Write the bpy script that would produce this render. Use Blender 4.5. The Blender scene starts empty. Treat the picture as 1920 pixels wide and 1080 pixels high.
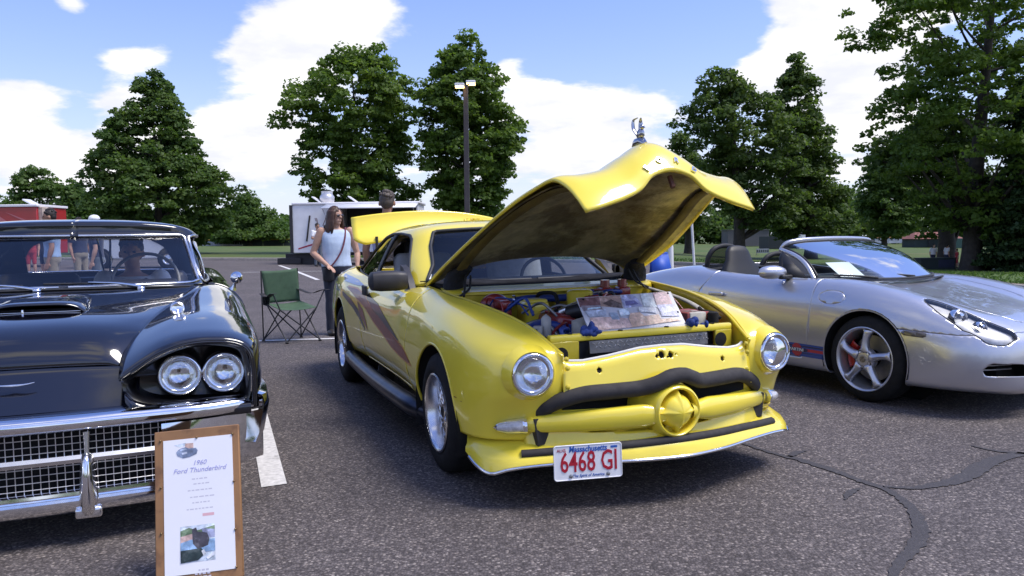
import bpy, math, random
import numpy as np
from mathutils import Matrix, Vector
random.seed(7); np.random.seed(7)
SC = bpy.context.scene
COL = SC.collection
rad = math.radians

# ---------------------------------------------------------------- camera
FPX, YH, CAMH, ROLL = 1450.0, 448.4, 1.205, rad(0.775)
PITCH = math.atan((540 - YH) / FPX)
_cp, _sp = math.cos(PITCH), math.sin(PITCH)
_FW = np.array([0, _cp, -_sp]); _U0 = np.array([0, _sp, _cp]); _R0 = np.array([1., 0, 0])
_R = _R0 * math.cos(ROLL) - _U0 * math.sin(ROLL)
_U = _U0 * math.cos(ROLL) + _R0 * math.sin(ROLL)
_C = np.array([0, 0, CAMH])
cam = bpy.data.cameras.new('camera'); cam.sensor_width = 36.0; cam.lens = 36.0 * FPX / 1920
cam.clip_end = 3000; cam.clip_start = 0.05
camo = bpy.data.objects.new('camera', cam); COL.objects.link(camo)
camo.matrix_world = Matrix(((_R[0], _U[0], -_FW[0], 0), (_R[1], _U[1], -_FW[1], 0), (_R[2], _U[2], -_FW[2], CAMH), (0, 0, 0, 1)))
SC.camera = camo

def ray(u, v): return _R * (u - 960) / FPX + _U * (540 - v) / FPX + _FW
def at(u, v, Y):
    """world point seen in direction (u, v) at distance Y: used once, to read places off the survey of the site"""
    r = ray(u, v); return _C + r * (Y / r[1])
def gnd(u, v, z=0.0):
    r = ray(u, v); return _C + r * ((z - CAMH) / r[2])

# ---------------------------------------------------------------- sky, sun, exposure
SUN_EL, SUN_AZ = rad(62), rad(102)          # azimuth clockwise from +Y (the way the camera looks)
world = bpy.data.worlds.new('World'); SC.world = world; world.use_nodes = True
def build_world():
    nt = world.node_tree; nt.nodes.clear(); N = nt.nodes.new; L = nt.links.new
    out = N('ShaderNodeOutputWorld'); bg = N('ShaderNodeBackground')
    sky = N('ShaderNodeTexSky'); sky.sky_type = 'NISHITA'; sky.sun_disc = False
    sky.sun_elevation = SUN_EL; sky.sun_rotation = SUN_AZ; sky.air_density = 1.3; sky.dust_density = 1.0; sky.ozone_density = 2.0
    tc = N('ShaderNodeTexCoord'); sep = N('ShaderNodeSeparateXYZ'); L(tc.outputs['Generated'], sep.inputs[0])
    def M(op, a, b=None, c=None, clamp=False):
        n = N('ShaderNodeMath'); n.operation = op; n.use_clamp = clamp
        for i, x in enumerate((a, b, c)):
            if x is None: continue
            if isinstance(x, (int, float)): n.inputs[i].default_value = x
            else: L(x, n.inputs[i])
        return n.outputs[0]
    # cumulus layer: direction projected on a flat cloud deck
    zc = M('MAXIMUM', sep.outputs[2], 0.0); den = M('ADD', zc, 0.22)
    comb = N('ShaderNodeCombineXYZ')
    L(M('DIVIDE', sep.outputs[0], den), comb.inputs[0]); L(M('DIVIDE', sep.outputs[1], den), comb.inputs[1])
    def noise(scale, detail, rough, off):
        mp = N('ShaderNodeMapping'); L(comb.outputs[0], mp.inputs[0]); mp.inputs['Location'].default_value = off
        n = N('ShaderNodeTexNoise'); L(mp.outputs[0], n.inputs['Vector'])
        n.inputs['Scale'].default_value = scale; n.inputs['Detail'].default_value = detail; n.inputs['Roughness'].default_value = rough
        return n.outputs[0]
    big = noise(1.15, 2, .5, (3.1, 1.7, 0)); fine = noise(3.6, 9, .56, (0.4, 5.2, 1)); wisp = noise(9.0, 8, .6, (2.4, .2, 3))
    # named cloud banks where the day has them (direction, size, weight), and the noise everywhere else
    nd = N('ShaderNodeVectorMath'); nd.operation = 'NORMALIZE'; L(tc.outputs['Generated'], nd.inputs[0])
    acc = None
    banks = [((610, 25), .100, .085, .62), ((545, 105), .075, .040, .55), ((470, 90), .05, .05, .35), ((245, 112), .042, .020, .62), ((300, 85), .03, .018, .3), ((135, 5), .032, .020, .7), ((35, 172), .055, .024, .58),
             ((15, 228), .045, .03, .62), ((225, 190), .040, .026, .58), ((440, 225), .075, .035, .55), ((470, 285), .13, .045, .58), ((1130, 205), .16, .050, .62), ((1000, 195), .06, .03, .45), ((940, 128), .028, .020, .5),
             ((1440, 140), .075, .045, .55), ((1590, 15), .11, .07, .62), ((1600, 110), .095, .06, .60), ((1480, 0), .05, .03, .45), ((1560, 190), .10, .05, .5), ((1600, 240), .07, .025, .52), ((1605, 312), .04, .016, .62),
             ((60, 305), .22, .042, .56), ((180, 290), .16, .03, .42), ((1090, 285), .17, .03, .5), ((1000, 330), .3, .03, .35),
             ((1150, 50), .18, .08, -.35), ((190, 40), .12, .05, -.22), ((860, 20), .06, .07, -.30), ((345, 160), .040, .06, -.25), ((1340, 90), .08, .05, -.25)]
    for (u, v), sx, sy, w in banks:
        c = ray(u, v); c = c / np.linalg.norm(c); rt = np.cross(c, (0, 0, 1)); rt /= np.linalg.norm(rt); up = np.cross(rt, c)
        def dot(vec):
            d = N('ShaderNodeVectorMath'); d.operation = 'DOT_PRODUCT'; L(nd.outputs[0], d.inputs[0]); d.inputs[1].default_value = tuple(vec); return d.outputs['Value']
        a = M('MULTIPLY', dot(rt), 1.22 / sx); b = M('MULTIPLY', dot(up), 1.22 / sy)
        front = M('GREATER_THAN', dot(c), 0.0)
        g = M('EXPONENT', M('MULTIPLY', M('ADD', M('MULTIPLY', a, a), M('MULTIPLY', b, b)), -1.0))
        g = M('MULTIPLY', M('MULTIPLY', g, front), w)
        acc = g if acc is None else M('ADD', acc, g)
    f = M('ADD', M('MULTIPLY', big, .34), M('MULTIPLY', fine, 1.05)); f = M('ADD', f, M('MULTIPLY', wisp, .34))
    # away from the surveyed banks the same sky goes on as noise
    away = M('SUBTRACT', 1.0, M('MULTIPLY', sep.outputs[1], 1.2), clamp=True)
    dens = M('ADD', M('ADD', f, M('MULTIPLY', acc, .80)), M('MULTIPLY', away, .17))
    low = M('SUBTRACT', 1.0, M('MULTIPLY', zc, 5.0), clamp=True)
    dens = M('ADD', dens, M('MULTIPLY', low, .04))
    mr = N('ShaderNodeMapRange'); mr.interpolation_type = 'SMOOTHSTEP'; L(dens, mr.inputs[0])
    mr.inputs[1].default_value = 1.02; mr.inputs[2].default_value = 1.25
    haze = M('MULTIPLY', M('POWER', M('SUBTRACT', 1.0, zc, clamp=True), 7.0), .72)
    cov = M('MAXIMUM', mr.outputs[0], M('MULTIPLY', low, .12)); cov = M('MINIMUM', cov, .97)
    shade = N('ShaderNodeMapRange'); L(fine, shade.inputs[0]); shade.inputs[1].default_value = .38; shade.inputs[2].default_value = .62
    cc = N('ShaderNodeMix'); cc.data_type = 'RGBA'; L(shade.outputs[0], cc.inputs[0])
    cc.inputs[6].default_value = (CLOUD * .78, CLOUD * .79, CLOUD * .87, 1); cc.inputs[7].default_value = (CLOUD, CLOUD * .985, CLOUD, 1)
    sk = N('ShaderNodeMix'); sk.data_type = 'RGBA'; sk.blend_type = 'MULTIPLY'; sk.inputs[0].default_value = 1
    L(sky.outputs[0], sk.inputs[6]); sk.inputs[7].default_value = (.62, .67, 1.0, 1)
    hz = N('ShaderNodeMix'); hz.data_type = 'RGBA'; L(haze, hz.inputs[0]); L(sk.outputs[2], hz.inputs[6]); hz.inputs[7].default_value = (CLOUD * .86, CLOUD * .93, CLOUD * 1.08, 1)
    mx = N('ShaderNodeMix'); mx.data_type = 'RGBA'; L(cov, mx.inputs[0]); L(hz.outputs[2], mx.inputs[6]); L(cc.outputs[2], mx.inputs[7])
    L(mx.outputs[2], bg.inputs[0]); bg.inputs[1].default_value = SKY; L(bg.outputs[0], out.inputs[0])
SKY, CLOUD = 0.08, 5.6
build_world()
sun = bpy.data.lights.new('sun', 'SUN'); sun.energy = 1.5; sun.angle = rad(24); sun.color = (1, .95, .88)
suno = bpy.data.objects.new('sun', sun); COL.objects.link(suno)
_sd = Vector((math.sin(SUN_AZ) * math.cos(SUN_EL), math.cos(SUN_AZ) * math.cos(SUN_EL), math.sin(SUN_EL)))
suno.rotation_euler = _sd.to_track_quat('Z', 'Y').to_euler()
vs = SC.view_settings; vs.view_transform = 'Standard'; vs.look = 'None'; vs.gamma = 1; vs.use_curve_mapping = False
vs.exposure = 1.4
SC.cycles.max_bounces = 8; SC.cycles.transparent_max_bounces = 16; SC.cycles.caustics_reflective = False; SC.cycles.caustics_refractive = False

# ---------------------------------------------------------------- materials
MATS = {}
def mat(name, col, rough=.5, metal=0., coat=0., spec=.5, noise=None, bump=None, trans=0., emit=None, sheen=0., var=None, coat_rough=.03):
    """noise=(scale, amount, detail): value mottling; var=(scale, colour2, low, high): second colour in patches; bump=(scale, strength, distance)"""
    if name in MATS: return MATS[name]
    m = bpy.data.materials.new(name); m.use_nodes = True; nt = m.node_tree; N = nt.nodes.new; L = nt.links.new
    b = nt.nodes['Principled BSDF']; c4 = tuple(col) + (1,)
    b.inputs['Base Color'].default_value = c4; b.inputs['Roughness'].default_value = rough; b.inputs['Metallic'].default_value = metal
    b.inputs['Coat Weight'].default_value = coat; b.inputs['Coat Roughness'].default_value = coat_rough; b.inputs['Specular IOR Level'].default_value = spec
    b.inputs['Sheen Weight'].default_value = sheen
    if emit: b.inputs['Emission Color'].default_value = tuple(emit[0]) + (1,); b.inputs['Emission Strength'].default_value = emit[1]
    tc = N('ShaderNodeTexCoord')
    src = None
    def tex(scale, detail=4, rough_=.6):
        n = N('ShaderNodeTexNoise'); L(tc.outputs['Object'], n.inputs['Vector']); n.inputs['Scale'].default_value = scale
        n.inputs['Detail'].default_value = detail; n.inputs['Roughness'].default_value = rough_; return n.outputs[0]
    if var:
        r = N('ShaderNodeMapRange'); r.interpolation_type = 'SMOOTHSTEP'; L(tex(var[0], 6), r.inputs[0]); r.inputs[1].default_value = var[2]; r.inputs[2].default_value = var[3]
        mx = N('ShaderNodeMix'); mx.data_type = 'RGBA'; L(r.outputs[0], mx.inputs[0]); mx.inputs[6].default_value = c4; mx.inputs[7].default_value = tuple(var[1]) + (1,)
        src = mx.outputs[2]
    if noise:
        r = N('ShaderNodeMapRange'); L(tex(noise[0], noise[2] if len(noise) > 2 else 4), r.inputs[0]); r.inputs[1].default_value = .3; r.inputs[2].default_value = .7
        r.inputs[3].default_value = 1 - noise[1]; r.inputs[4].default_value = 1 + noise[1]
        mx = N('ShaderNodeMix'); mx.data_type = 'RGBA'; mx.blend_type = 'MULTIPLY'; mx.inputs[0].default_value = 1
        if src is not None: L(src, mx.inputs[6])
        else: mx.inputs[6].default_value = c4
        L(r.outputs[0], mx.inputs[7]); src = mx.outputs[2]
        rr = N('ShaderNodeMapRange'); L(tex(noise[0] * 1.7), rr.inputs[0]); rr.inputs[3].default_value = max(.02, rough * .8); rr.inputs[4].default_value = min(1, rough * 1.2 + .02)
        L(rr.outputs[0], b.inputs['Roughness'])
    if src is not None: L(src, b.inputs['Base Color'])
    if bump:
        bn = N('ShaderNodeBump'); bn.inputs['Strength'].default_value = bump[1]; bn.inputs['Distance'].default_value = bump[2]
        L(tex(bump[0], 5), bn.inputs['Height']); L(bn.outputs[0], b.inputs['Normal'])
    MATS[name] = m; return m
def glass_mat(name, tint, refl_rough=.0, ior=1.5, opacity=0., dark=(.01, .012, .015)):
    """a thin pane: looks through in the tint, mirrors by Fresnel; opacity adds a share of dark film"""
    if name in MATS: return MATS[name]
    m = bpy.data.materials.new(name); m.use_nodes = True; nt = m.node_tree; nt.nodes.clear(); N = nt.nodes.new; L = nt.links.new
    out = N('ShaderNodeOutputMaterial'); tr = N('ShaderNodeBsdfTransparent'); tr.inputs[0].default_value = tuple(tint) + (1,)
    gl = N('ShaderNodeBsdfGlossy'); gl.inputs['Roughness'].default_value = refl_rough; fr = N('ShaderNodeFresnel'); fr.inputs[0].default_value = ior
    mx = N('ShaderNodeMixShader'); L(fr.outputs[0], mx.inputs[0]); L(gl.outputs[0], mx.inputs[2])
    if opacity > 0:
        df = N('ShaderNodeBsdfDiffuse'); df.inputs[0].default_value = tuple(dark) + (1,); m2 = N('ShaderNodeMixShader'); m2.inputs[0].default_value = opacity
        L(tr.outputs[0], m2.inputs[1]); L(df.outputs[0], m2.inputs[2]); L(m2.outputs[0], mx.inputs[1])
    else: L(tr.outputs[0], mx.inputs[1])
    L(mx.outputs[0], out.inputs[0]); MATS[name] = m; return m

# ---------------------------------------------------------------- geometry kernel
def rotm(axis, a): return np.array(Matrix.Rotation(a, 3, axis))
class G:
    """collects shapes; build() links them as ONE mesh object"""
    def __init__(s): s.V = []; s.F = []; s.M = []; s.n = 0; s.t = None
    def add(s, V, F, m=0, flip=False):
        V = np.asarray(V, float)[:, :3]
        if s.t is not None: V = V @ s.t[0].T + s.t[1]
        s.V.append(V); k = s.n
        for f in F:
            f = [i + k for i in f]; s.F.append(f[::-1] if flip else f)
        s.M += [m] * len(F) if isinstance(m, int) else list(m); s.n += len(V); return s
    def tr(s, R=None, o=(0, 0, 0)):
        s.t = None if R is None and o is None else (np.eye(3) if R is None else np.asarray(R), np.asarray(o, float)); return s
    def box(s, c, d, m=0, R=None, taper=(1, 1)):
        x, y, z = [q / 2 for q in d]; P = []
        for zz in (-z, z):
            tx, ty = (taper if zz > 0 else (1, 1))
            P += [(-x * tx, -y * ty, zz), (x * tx, -y * ty, zz), (x * tx, y * ty, zz), (-x * tx, y * ty, zz)]
        P = np.array(P)
        if R is not None: P = P @ np.asarray(R).T
        return s.add(P + np.array(c), [(3, 2, 1, 0), (4, 5, 6, 7), (0, 1, 5, 4), (1, 2, 6, 5), (2, 3, 7, 6), (3, 0, 4, 7)], m)
    def rbox(s, c, d, r=.01, m=0, R=None, n=2):
        """box with rounded edges: a superellipsoid-like grid"""
        h = np.array(d) / 2.; r = min(r, h.min() * .999); P = []; F = []
        ang = [i * math.pi / 2 / n for i in range(n + 1)]
        lat = [(-math.pi / 2 + a, -1) for a in ang] + [(a, 1) for a in ang]
        lon = []
        for q, (sx, sy) in enumerate(((1, 1), (-1, 1), (-1, -1), (1, -1))):
            lon += [(q * math.pi / 2 + a, sx, sy) for a in ang]
        for th, sz in lat:
            for ph, sx, sy in lon:
                P.append((sx * (h[0] - r) + r * math.cos(th) * math.cos(ph), sy * (h[1] - r) + r * math.cos(th) * math.sin(ph), sz * (h[2] - r) + r * math.sin(th)))
        w = len(lon)
        for i in range(len(lat) - 1):
            for j in range(w): F.append((i * w + j, i * w + (j + 1) % w, (i + 1) * w + (j + 1) % w, (i + 1) * w + j))
        F.append(tuple(range(w))[::-1]); F.append(tuple((len(lat) - 1) * w + j for j in range(w)))
        P = np.array(P)
        if R is not None: P = P @ np.asarray(R).T
        return s.add(P + np.array(c), F, m)
    def grid(s, A, m=0, cu=False, cv=False, flip=False):
        A = np.asarray(A); nu, nv = A.shape[:2]; F = []
        for i in range(nu if cu else nu - 1):
            for j in range(nv if cv else nv - 1):
                a, b = i, (i + 1) % nu; c, d = j, (j + 1) % nv
                F.append((a * nv + c, b * nv + c, b * nv + d, a * nv + d))
        return s.add(A.reshape(-1, A.shape[2]), F, m, flip)
    def tube(s, P, r, n=8, m=0, closed=False, caps=True, sq=(1, 1), up=None):
        P = np.asarray(P, float); k = len(P); r = np.broadcast_to(np.asarray(r, float), (k,))
        T = np.gradient(P, axis=0) if not closed else np.roll(P, -1, 0) - np.roll(P, 1, 0)
        T /= np.linalg.norm(T, axis=1)[:, None] + 1e-12
        u = np.array(up, float) if up is not None else (np.array([0, 0, 1.]) if abs(T[0][2]) < .9 else np.array([1., 0, 0]))
        A = []
        for i in range(k):
            a = u - T[i] * (u @ T[i]); a /= np.linalg.norm(a) + 1e-12; b = np.cross(T[i], a)
            if up is None: u = a
            th = np.arange(n) * 2 * math.pi / n
            A.append(P[i] + r[i] * (np.outer(np.cos(th) * sq[0], a) + np.outer(np.sin(th) * sq[1], b)))
        A = np.array(A); s.grid(A, m, cu=closed, cv=True, flip=True)
        if caps and not closed:
            for i, fl in ((0, False), (k - 1, True)):
                s.add(A[i], [tuple(range(n))], m, flip=not fl)
        return s
    def lathe(s, prof, n=24, m=0, axis='x', c=(0, 0, 0), R=None, caps=False, flip=False):
        """prof: (distance along the axis, radius)"""
        th = np.arange(n) * 2 * math.pi / n; A = []
        for a, r in prof:
            q = np.stack([np.full(n, a), r * np.cos(th), r * np.sin(th)], 1)
            if axis == 'z': q = q[:, [1, 2, 0]]
            elif axis == 'y': q = q[:, [2, 0, 1]]
            A.append(q)
        A = np.array(A); sh = A.shape
        if R is not None: A = (A.reshape(-1, 3) @ np.asarray(R).T).reshape(sh)
        A = A + np.array(c); s.grid(A, m, cv=True, flip=flip)
        if caps:
            s.add(A[0], [tuple(range(n))[::-1]], m, flip=flip); s.add(A[-1], [tuple(range(n))], m, flip=flip)
        return s
    def ball(s, c, r, n=12, k=8, m=0, R=None):
        r = np.broadcast_to(np.asarray(r, float), (3,)); A = []
        for i in range(k + 1):
            a = -math.pi / 2 + math.pi * i / k
            A.append([(math.cos(a) * math.cos(t) * r[0], math.cos(a) * math.sin(t) * r[1], math.sin(a) * r[2]) for t in np.arange(n) * 2 * math.pi / n])
        A = np.array(A); sh = A.shape
        if R is not None: A = (A.reshape(-1, 3) @ np.asarray(R).T).reshape(sh)
        return s.grid(A + np.array(c), m, cv=True)
    def prism(s, poly, z0, z1, m=0, axis='z'):
        poly = np.asarray(poly, float); n = len(poly)
        if abs(z1 - z0) < 1e-9: z1 = z0 + 1e-4
        P = []
        for z in (z0, z1):
            for a, b in poly: P.append({'z': (a, b, z), 'y': (a, z, b), 'x': (z, a, b)}[axis])
        area = sum(poly[i][0] * poly[(i + 1) % n][1] - poly[(i + 1) % n][0] * poly[i][1] for i in range(n))
        fl = (area < 0) ^ (axis == 'y') ^ (z1 < z0)
        F = [tuple(range(n))[::-1], tuple(range(n, 2 * n))] + [(i, (i + 1) % n, n + (i + 1) % n, n + i) for i in range(n)]
        return s.add(P, F, m, flip=fl)
    def build(s, name, mats, parent=None, smooth=35, solid=None, bevel=None, sub=0, kind=None, label=None, weld=False):
        me = bpy.data.meshes.new(name)
        V = np.concatenate(s.V) if s.V else np.zeros((0, 3))
        me.from_pydata(V.tolist(), [], s.F); mats = mats if isinstance(mats, (list, tuple)) else [mats]
        for x in mats: me.materials.append(x)
        if any(s.M): me.polygons.foreach_set('material_index', s.M)
        if weld:
            import bmesh
            bm = bmesh.new(); bm.from_mesh(me); bmesh.ops.remove_doubles(bm, verts=bm.verts, dist=1e-4); bm.to_mesh(me); bm.free()
        if smooth:
            me.polygons.foreach_set('use_smooth', [True] * len(me.polygons)); me.set_sharp_from_angle(angle=rad(smooth))
        me.update(); o = bpy.data.objects.new(name, me); COL.objects.link(o)
        if parent is not None: o.parent = parent
        if solid:
            q = o.modifiers.new('solid', 'SOLIDIFY'); q.thickness = abs(solid); q.offset = -1 if solid > 0 else 1; q.use_even_offset = False
        if bevel:
            q = o.modifiers.new('bevel', 'BEVEL'); q.width = bevel; q.segments = 2; q.limit_method = 'ANGLE'; q.angle_limit = rad(40)
        if sub:
            q = o.modifiers.new('sub', 'SUBSURF'); q.levels = sub; q.render_levels = sub
        if kind: o['kind'] = kind
        if label: o['label'] = label
        return o
def tag(o, label, cat, group=None):
    o['label'] = label; o['category'] = cat
    if group: o['group'] = group
    return o
def thing(name, label, cat, loc=(0, 0, 0), rz=0., group=None):
    o = bpy.data.objects.new(name, None); COL.objects.link(o); o.empty_display_size = .2
    o.location = tuple(loc); o.rotation_euler = (0, 0, rz); return tag(o, label, cat, group)
def copy_tree(o, parent=None):
    c = o.copy(); COL.objects.link(c)
    if parent is not None: c.parent = parent
    for ch in [q for q in bpy.data.objects if q.parent == o]: copy_tree(ch, c)
    return c

# curves and surfaces
def pchip(t, Y, T):
    """monotone cubic through the rows of Y"""
    t = np.asarray(t, float); Y = np.asarray(Y, float); sh = Y.shape; Y = Y.reshape(len(t), -1); h = np.diff(t)[:, None]; d = np.diff(Y, axis=0) / h
    m = np.zeros_like(Y)
    if len(t) > 2:
        w1 = 2 * h[1:] + h[:-1]; w2 = h[1:] + 2 * h[:-1]; ok = d[:-1] * d[1:] > 0
        with np.errstate(divide='ignore', invalid='ignore'): hm = (w1 + w2) / (w1 / d[:-1] + w2 / d[1:])
        # plain average where the data turn: rounder than a flat spot, but limited
        avg = (h[1:] * d[:-1] + h[:-1] * d[1:]) / (h[1:] + h[:-1])
        m[1:-1] = np.where(ok, np.nan_to_num(hm) * .5 + avg * .5, avg * .6)
    m[0] = d[0]; m[-1] = d[-1]
    T = np.asarray(T, float); i = np.clip(np.searchsorted(t, T, side='right') - 1, 0, len(t) - 2); hh = (t[i + 1] - t[i])[:, None]; x = ((T - t[i])[:, None]) / hh
    R = (1 + 2 * x) * (1 - x) ** 2 * Y[i] + x * (1 - x) ** 2 * hh * m[i] + x * x * (3 - 2 * x) * Y[i + 1] + x * x * (x - 1) * hh * m[i + 1]
    return R.reshape((len(T),) + sh[1:])
def chord(C):
    d = np.linalg.norm(np.diff(C, axis=0), axis=-1)
    if d.ndim > 1: d = d.mean(axis=tuple(range(1, d.ndim)))
    return np.concatenate([[0], np.cumsum(np.maximum(d, 1e-5))])
def curve(P, n):
    P = np.asarray(P, float); t = chord(P); return pchip(t, P, np.linspace(0, t[-1], n))
def surf(C, nu, nv, smooth=2):
    """C[i][j] control points -> dense grid through them, evenly spread, lightly faired"""
    C = np.asarray(C, float); t = chord(C); A = pchip(t, C, np.linspace(0, t[-1], nu))
    S = np.swapaxes(C, 0, 1); t = chord(S); A = np.swapaxes(pchip(t, np.swapaxes(A, 0, 1), np.linspace(0, t[-1], nv)), 0, 1)
    for _ in range(smooth):
        A[1:-1] = A[1:-1] * .5 + (A[:-2] + A[2:]) * .25
        A[:, 1:-1] = A[:, 1:-1] * .5 + (A[:, :-2] + A[:, 2:]) * .25
    return A
def gmesh(A, cu=False, cv=False):
    A = np.asarray(A); nu, nv = A.shape[:2]; i, j = np.meshgrid(np.arange(nu if cu else nu - 1), np.arange(nv if cv else nv - 1), indexing='ij')
    a, b, c, d = i, (i + 1) % nu, j, (j + 1) % nv
    F = np.stack([a * nv + c, b * nv + c, b * nv + d, a * nv + d], -1).reshape(-1, 4)
    return A.reshape(-1, A.shape[2]), [tuple(f) for f in F.tolist()]
def clip(VF, f):
    """keep the part of a mesh where f(vertices) >= 0, cutting faces along f = 0"""
    V, F = VF; V = np.asarray(V, float)
    if len(V) == 0: return VF
    q = np.asarray(f(V), float); q = np.where(np.abs(q) < 1e-7, 1e-7, q); out = []; nv = list(V); cache = {}
    def mid(a, b):
        k = (a, b) if a < b else (b, a)
        if k not in cache:
            t = q[a] / (q[a] - q[b]); cache[k] = len(nv); nv.append(V[a] + t * (V[b] - V[a]))
        return cache[k]
    for fc in F:
        s = [q[i] > 0 for i in fc]
        if all(s): out.append(fc); continue
        if not any(s): continue
        g = []
        for i in range(len(fc)):
            a, b = fc[i], fc[(i + 1) % len(fc)]
            if s[i]: g.append(a)
            if s[i] != s[(i + 1) % len(fc)]: g.append(mid(a, b))
        if len(g) >= 3: out.append(tuple(g))
    used = sorted({i for f_ in out for i in f_}); mp = {o: n for n, o in enumerate(used)}
    return (np.array([nv[i] for i in used]) if used else np.zeros((0, V.shape[1])), [tuple(mp[i] for i in f_) for f_ in out])
def inpoly(P, a, b, r=0.):
    """signed distance (inside positive) to polygon P in columns a, b of the vertices; r rounds the corners"""
    P = np.asarray(P, float)
    if r:
        n = len(P); ar = sum(P[i][0] * P[(i + 1) % n][1] - P[(i + 1) % n][0] * P[i][1] for i in range(n)); sg = 1 if ar > 0 else -1; Q = []
        for i in range(n):
            p, c, x = P[i - 1], P[i], P[(i + 1) % n]; d1 = (c - p) / np.linalg.norm(c - p); d2 = (x - c) / np.linalg.norm(x - c)
            n1 = sg * np.array([-d1[1], d1[0]]); n2 = sg * np.array([-d2[1], d2[0]]); bi = n1 + n2; Q.append(c + bi * r / max(.25, (1 + n1 @ n2)))
        P = np.array(Q)
    def f(V):
        X = V[:, [a, b]]; d = np.full(len(X), 1e9); ins = np.zeros(len(X), bool); n = len(P)
        for i in range(n):
            p, q = P[i], P[(i + 1) % n]; e = q - p; w = X - p; t = np.clip((w @ e) / (e @ e + 1e-12), 0, 1); d = np.minimum(d, np.linalg.norm(w - t[:, None] * e, axis=1))
            c = (p[1] > X[:, 1]) != (q[1] > X[:, 1])
            with np.errstate(divide='ignore', invalid='ignore'): xx = (q[0] - p[0]) * (X[:, 1] - p[1]) / (q[1] - p[1]) + p[0]
            ins ^= c & (X[:, 0] < xx)
        return np.where(ins, d, -d) + r
    return f
def circ(c, r, a, b): return lambda V: r - np.hypot(V[:, a] - c[0], V[:, b] - c[1])
def neg(f, g=0.): return lambda V: -f(V) - g
def sub_(f, g): return lambda V: f(V) - g
def mirror(VF):
    V, F = VF; W = V.copy(); W[:, 1] *= -1; return W, [f[::-1] for f in F]
def offs(VF, d):
    """push a mesh along its vertex normals"""
    V, F = VF; N_ = np.zeros((len(V), 3))
    for f in F:
        n = np.cross(V[f[1]][:3] - V[f[0]][:3], V[f[2]][:3] - V[f[0]][:3]); N_[list(f)] += n
    N_ /= np.linalg.norm(N_, axis=1)[:, None] + 1e-12; W = V.copy(); W[:, :3] += N_ * d; return W, F
def rim_path(VF, test=None):
    """longest open or closed border of a mesh as an ordered path"""
    V, F = VF; cnt = {}
    for f in F:
        for i in range(len(f)):
            a, b = f[i], f[(i + 1) % len(f)]; cnt[(min(a, b), max(a, b))] = cnt.get((min(a, b), max(a, b)), 0) + 1
    E = [e for e, c in cnt.items() if c == 1 and (test is None or (test(V[e[0]]) and test(V[e[1]])))]
    nb = {}
    for a, b in E: nb.setdefault(a, []).append(b); nb.setdefault(b, []).append(a)
    best = []; seen = set()
    for st in sorted(nb, key=lambda k: len(nb[k])):
        if st in seen: continue
        path = [st]; seen.add(st)
        while True:
            nx = [k for k in nb[path[-1]] if k not in seen]
            if not nx: break
            path.append(nx[0]); seen.add(nx[0])
        if len(path) > len(best): best = path
    return V[best][:, :3] if best else np.zeros((0, 3))
def text(name, body, size, mt, parent, o, X, Yv, align='CENTER', extrude=.0006, sx=1., shear=0., bold=0., label=None):
    """lettering as thin mesh: o = anchor, X = reading direction, Yv = up"""
    cu = bpy.data.curves.new(name, 'FONT'); cu.body = body; cu.size = size; cu.align_x = align; cu.align_y = 'CENTER'; cu.extrude = extrude; cu.shear = shear; cu.resolution_u = 2; cu.offset = bold
    t = bpy.data.objects.new(name + '_tmp', cu); me = bpy.data.meshes.new_from_object(t); bpy.data.objects.remove(t); bpy.data.curves.remove(cu)
    X = np.array(X, float); X /= np.linalg.norm(X); Yv = np.array(Yv, float); Yv -= X * (X @ Yv); Yv /= np.linalg.norm(Yv); Z = np.cross(X, Yv)
    n = len(me.vertices); co = np.zeros(n * 3); me.vertices.foreach_get('co', co); co = co.reshape(-1, 3); co[:, 0] *= sx
    W = np.array(o) + co[:, :1] * X + co[:, 1:2] * Yv + co[:, 2:] * Z; me.vertices.foreach_set('co', W.ravel()); me.update(); me.name = name
    me.materials.clear(); me.materials.append(mt); ob = bpy.data.objects.new(name, me); COL.objects.link(ob)
    if parent is not None: ob.parent = parent
    if label: ob['label'] = label
    return ob
class Frame:
    def __init__(s, ox, oy, yaw):
        a = rad(yaw); s.d = np.array([math.sin(a), -math.cos(a), 0]); s.l = np.array([math.cos(a), math.sin(a), 0]); s.o = np.array([ox, oy, 0.]); s.rz = a - math.pi / 2
    def w(s, x, y, z): return s.o + s.d * x + s.l * y + np.array([0, 0, z])

# ---------------------------------------------------------------- terrain height
def smooth01(a, b, x): t = min(1, max(0, (x - a) / (b - a))); return t * t * (3 - 2 * t)
def hz(x, y):
    b = smooth01(9, 30, y) if y > 0 else 0.
    xx = max(-110, min(110, x)); yy = min(y, 170)
    return b * (.0037 * yy - .0135 * xx) - .5 * smooth01(9, 20, x) * smooth01(22, 40, y)
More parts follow.
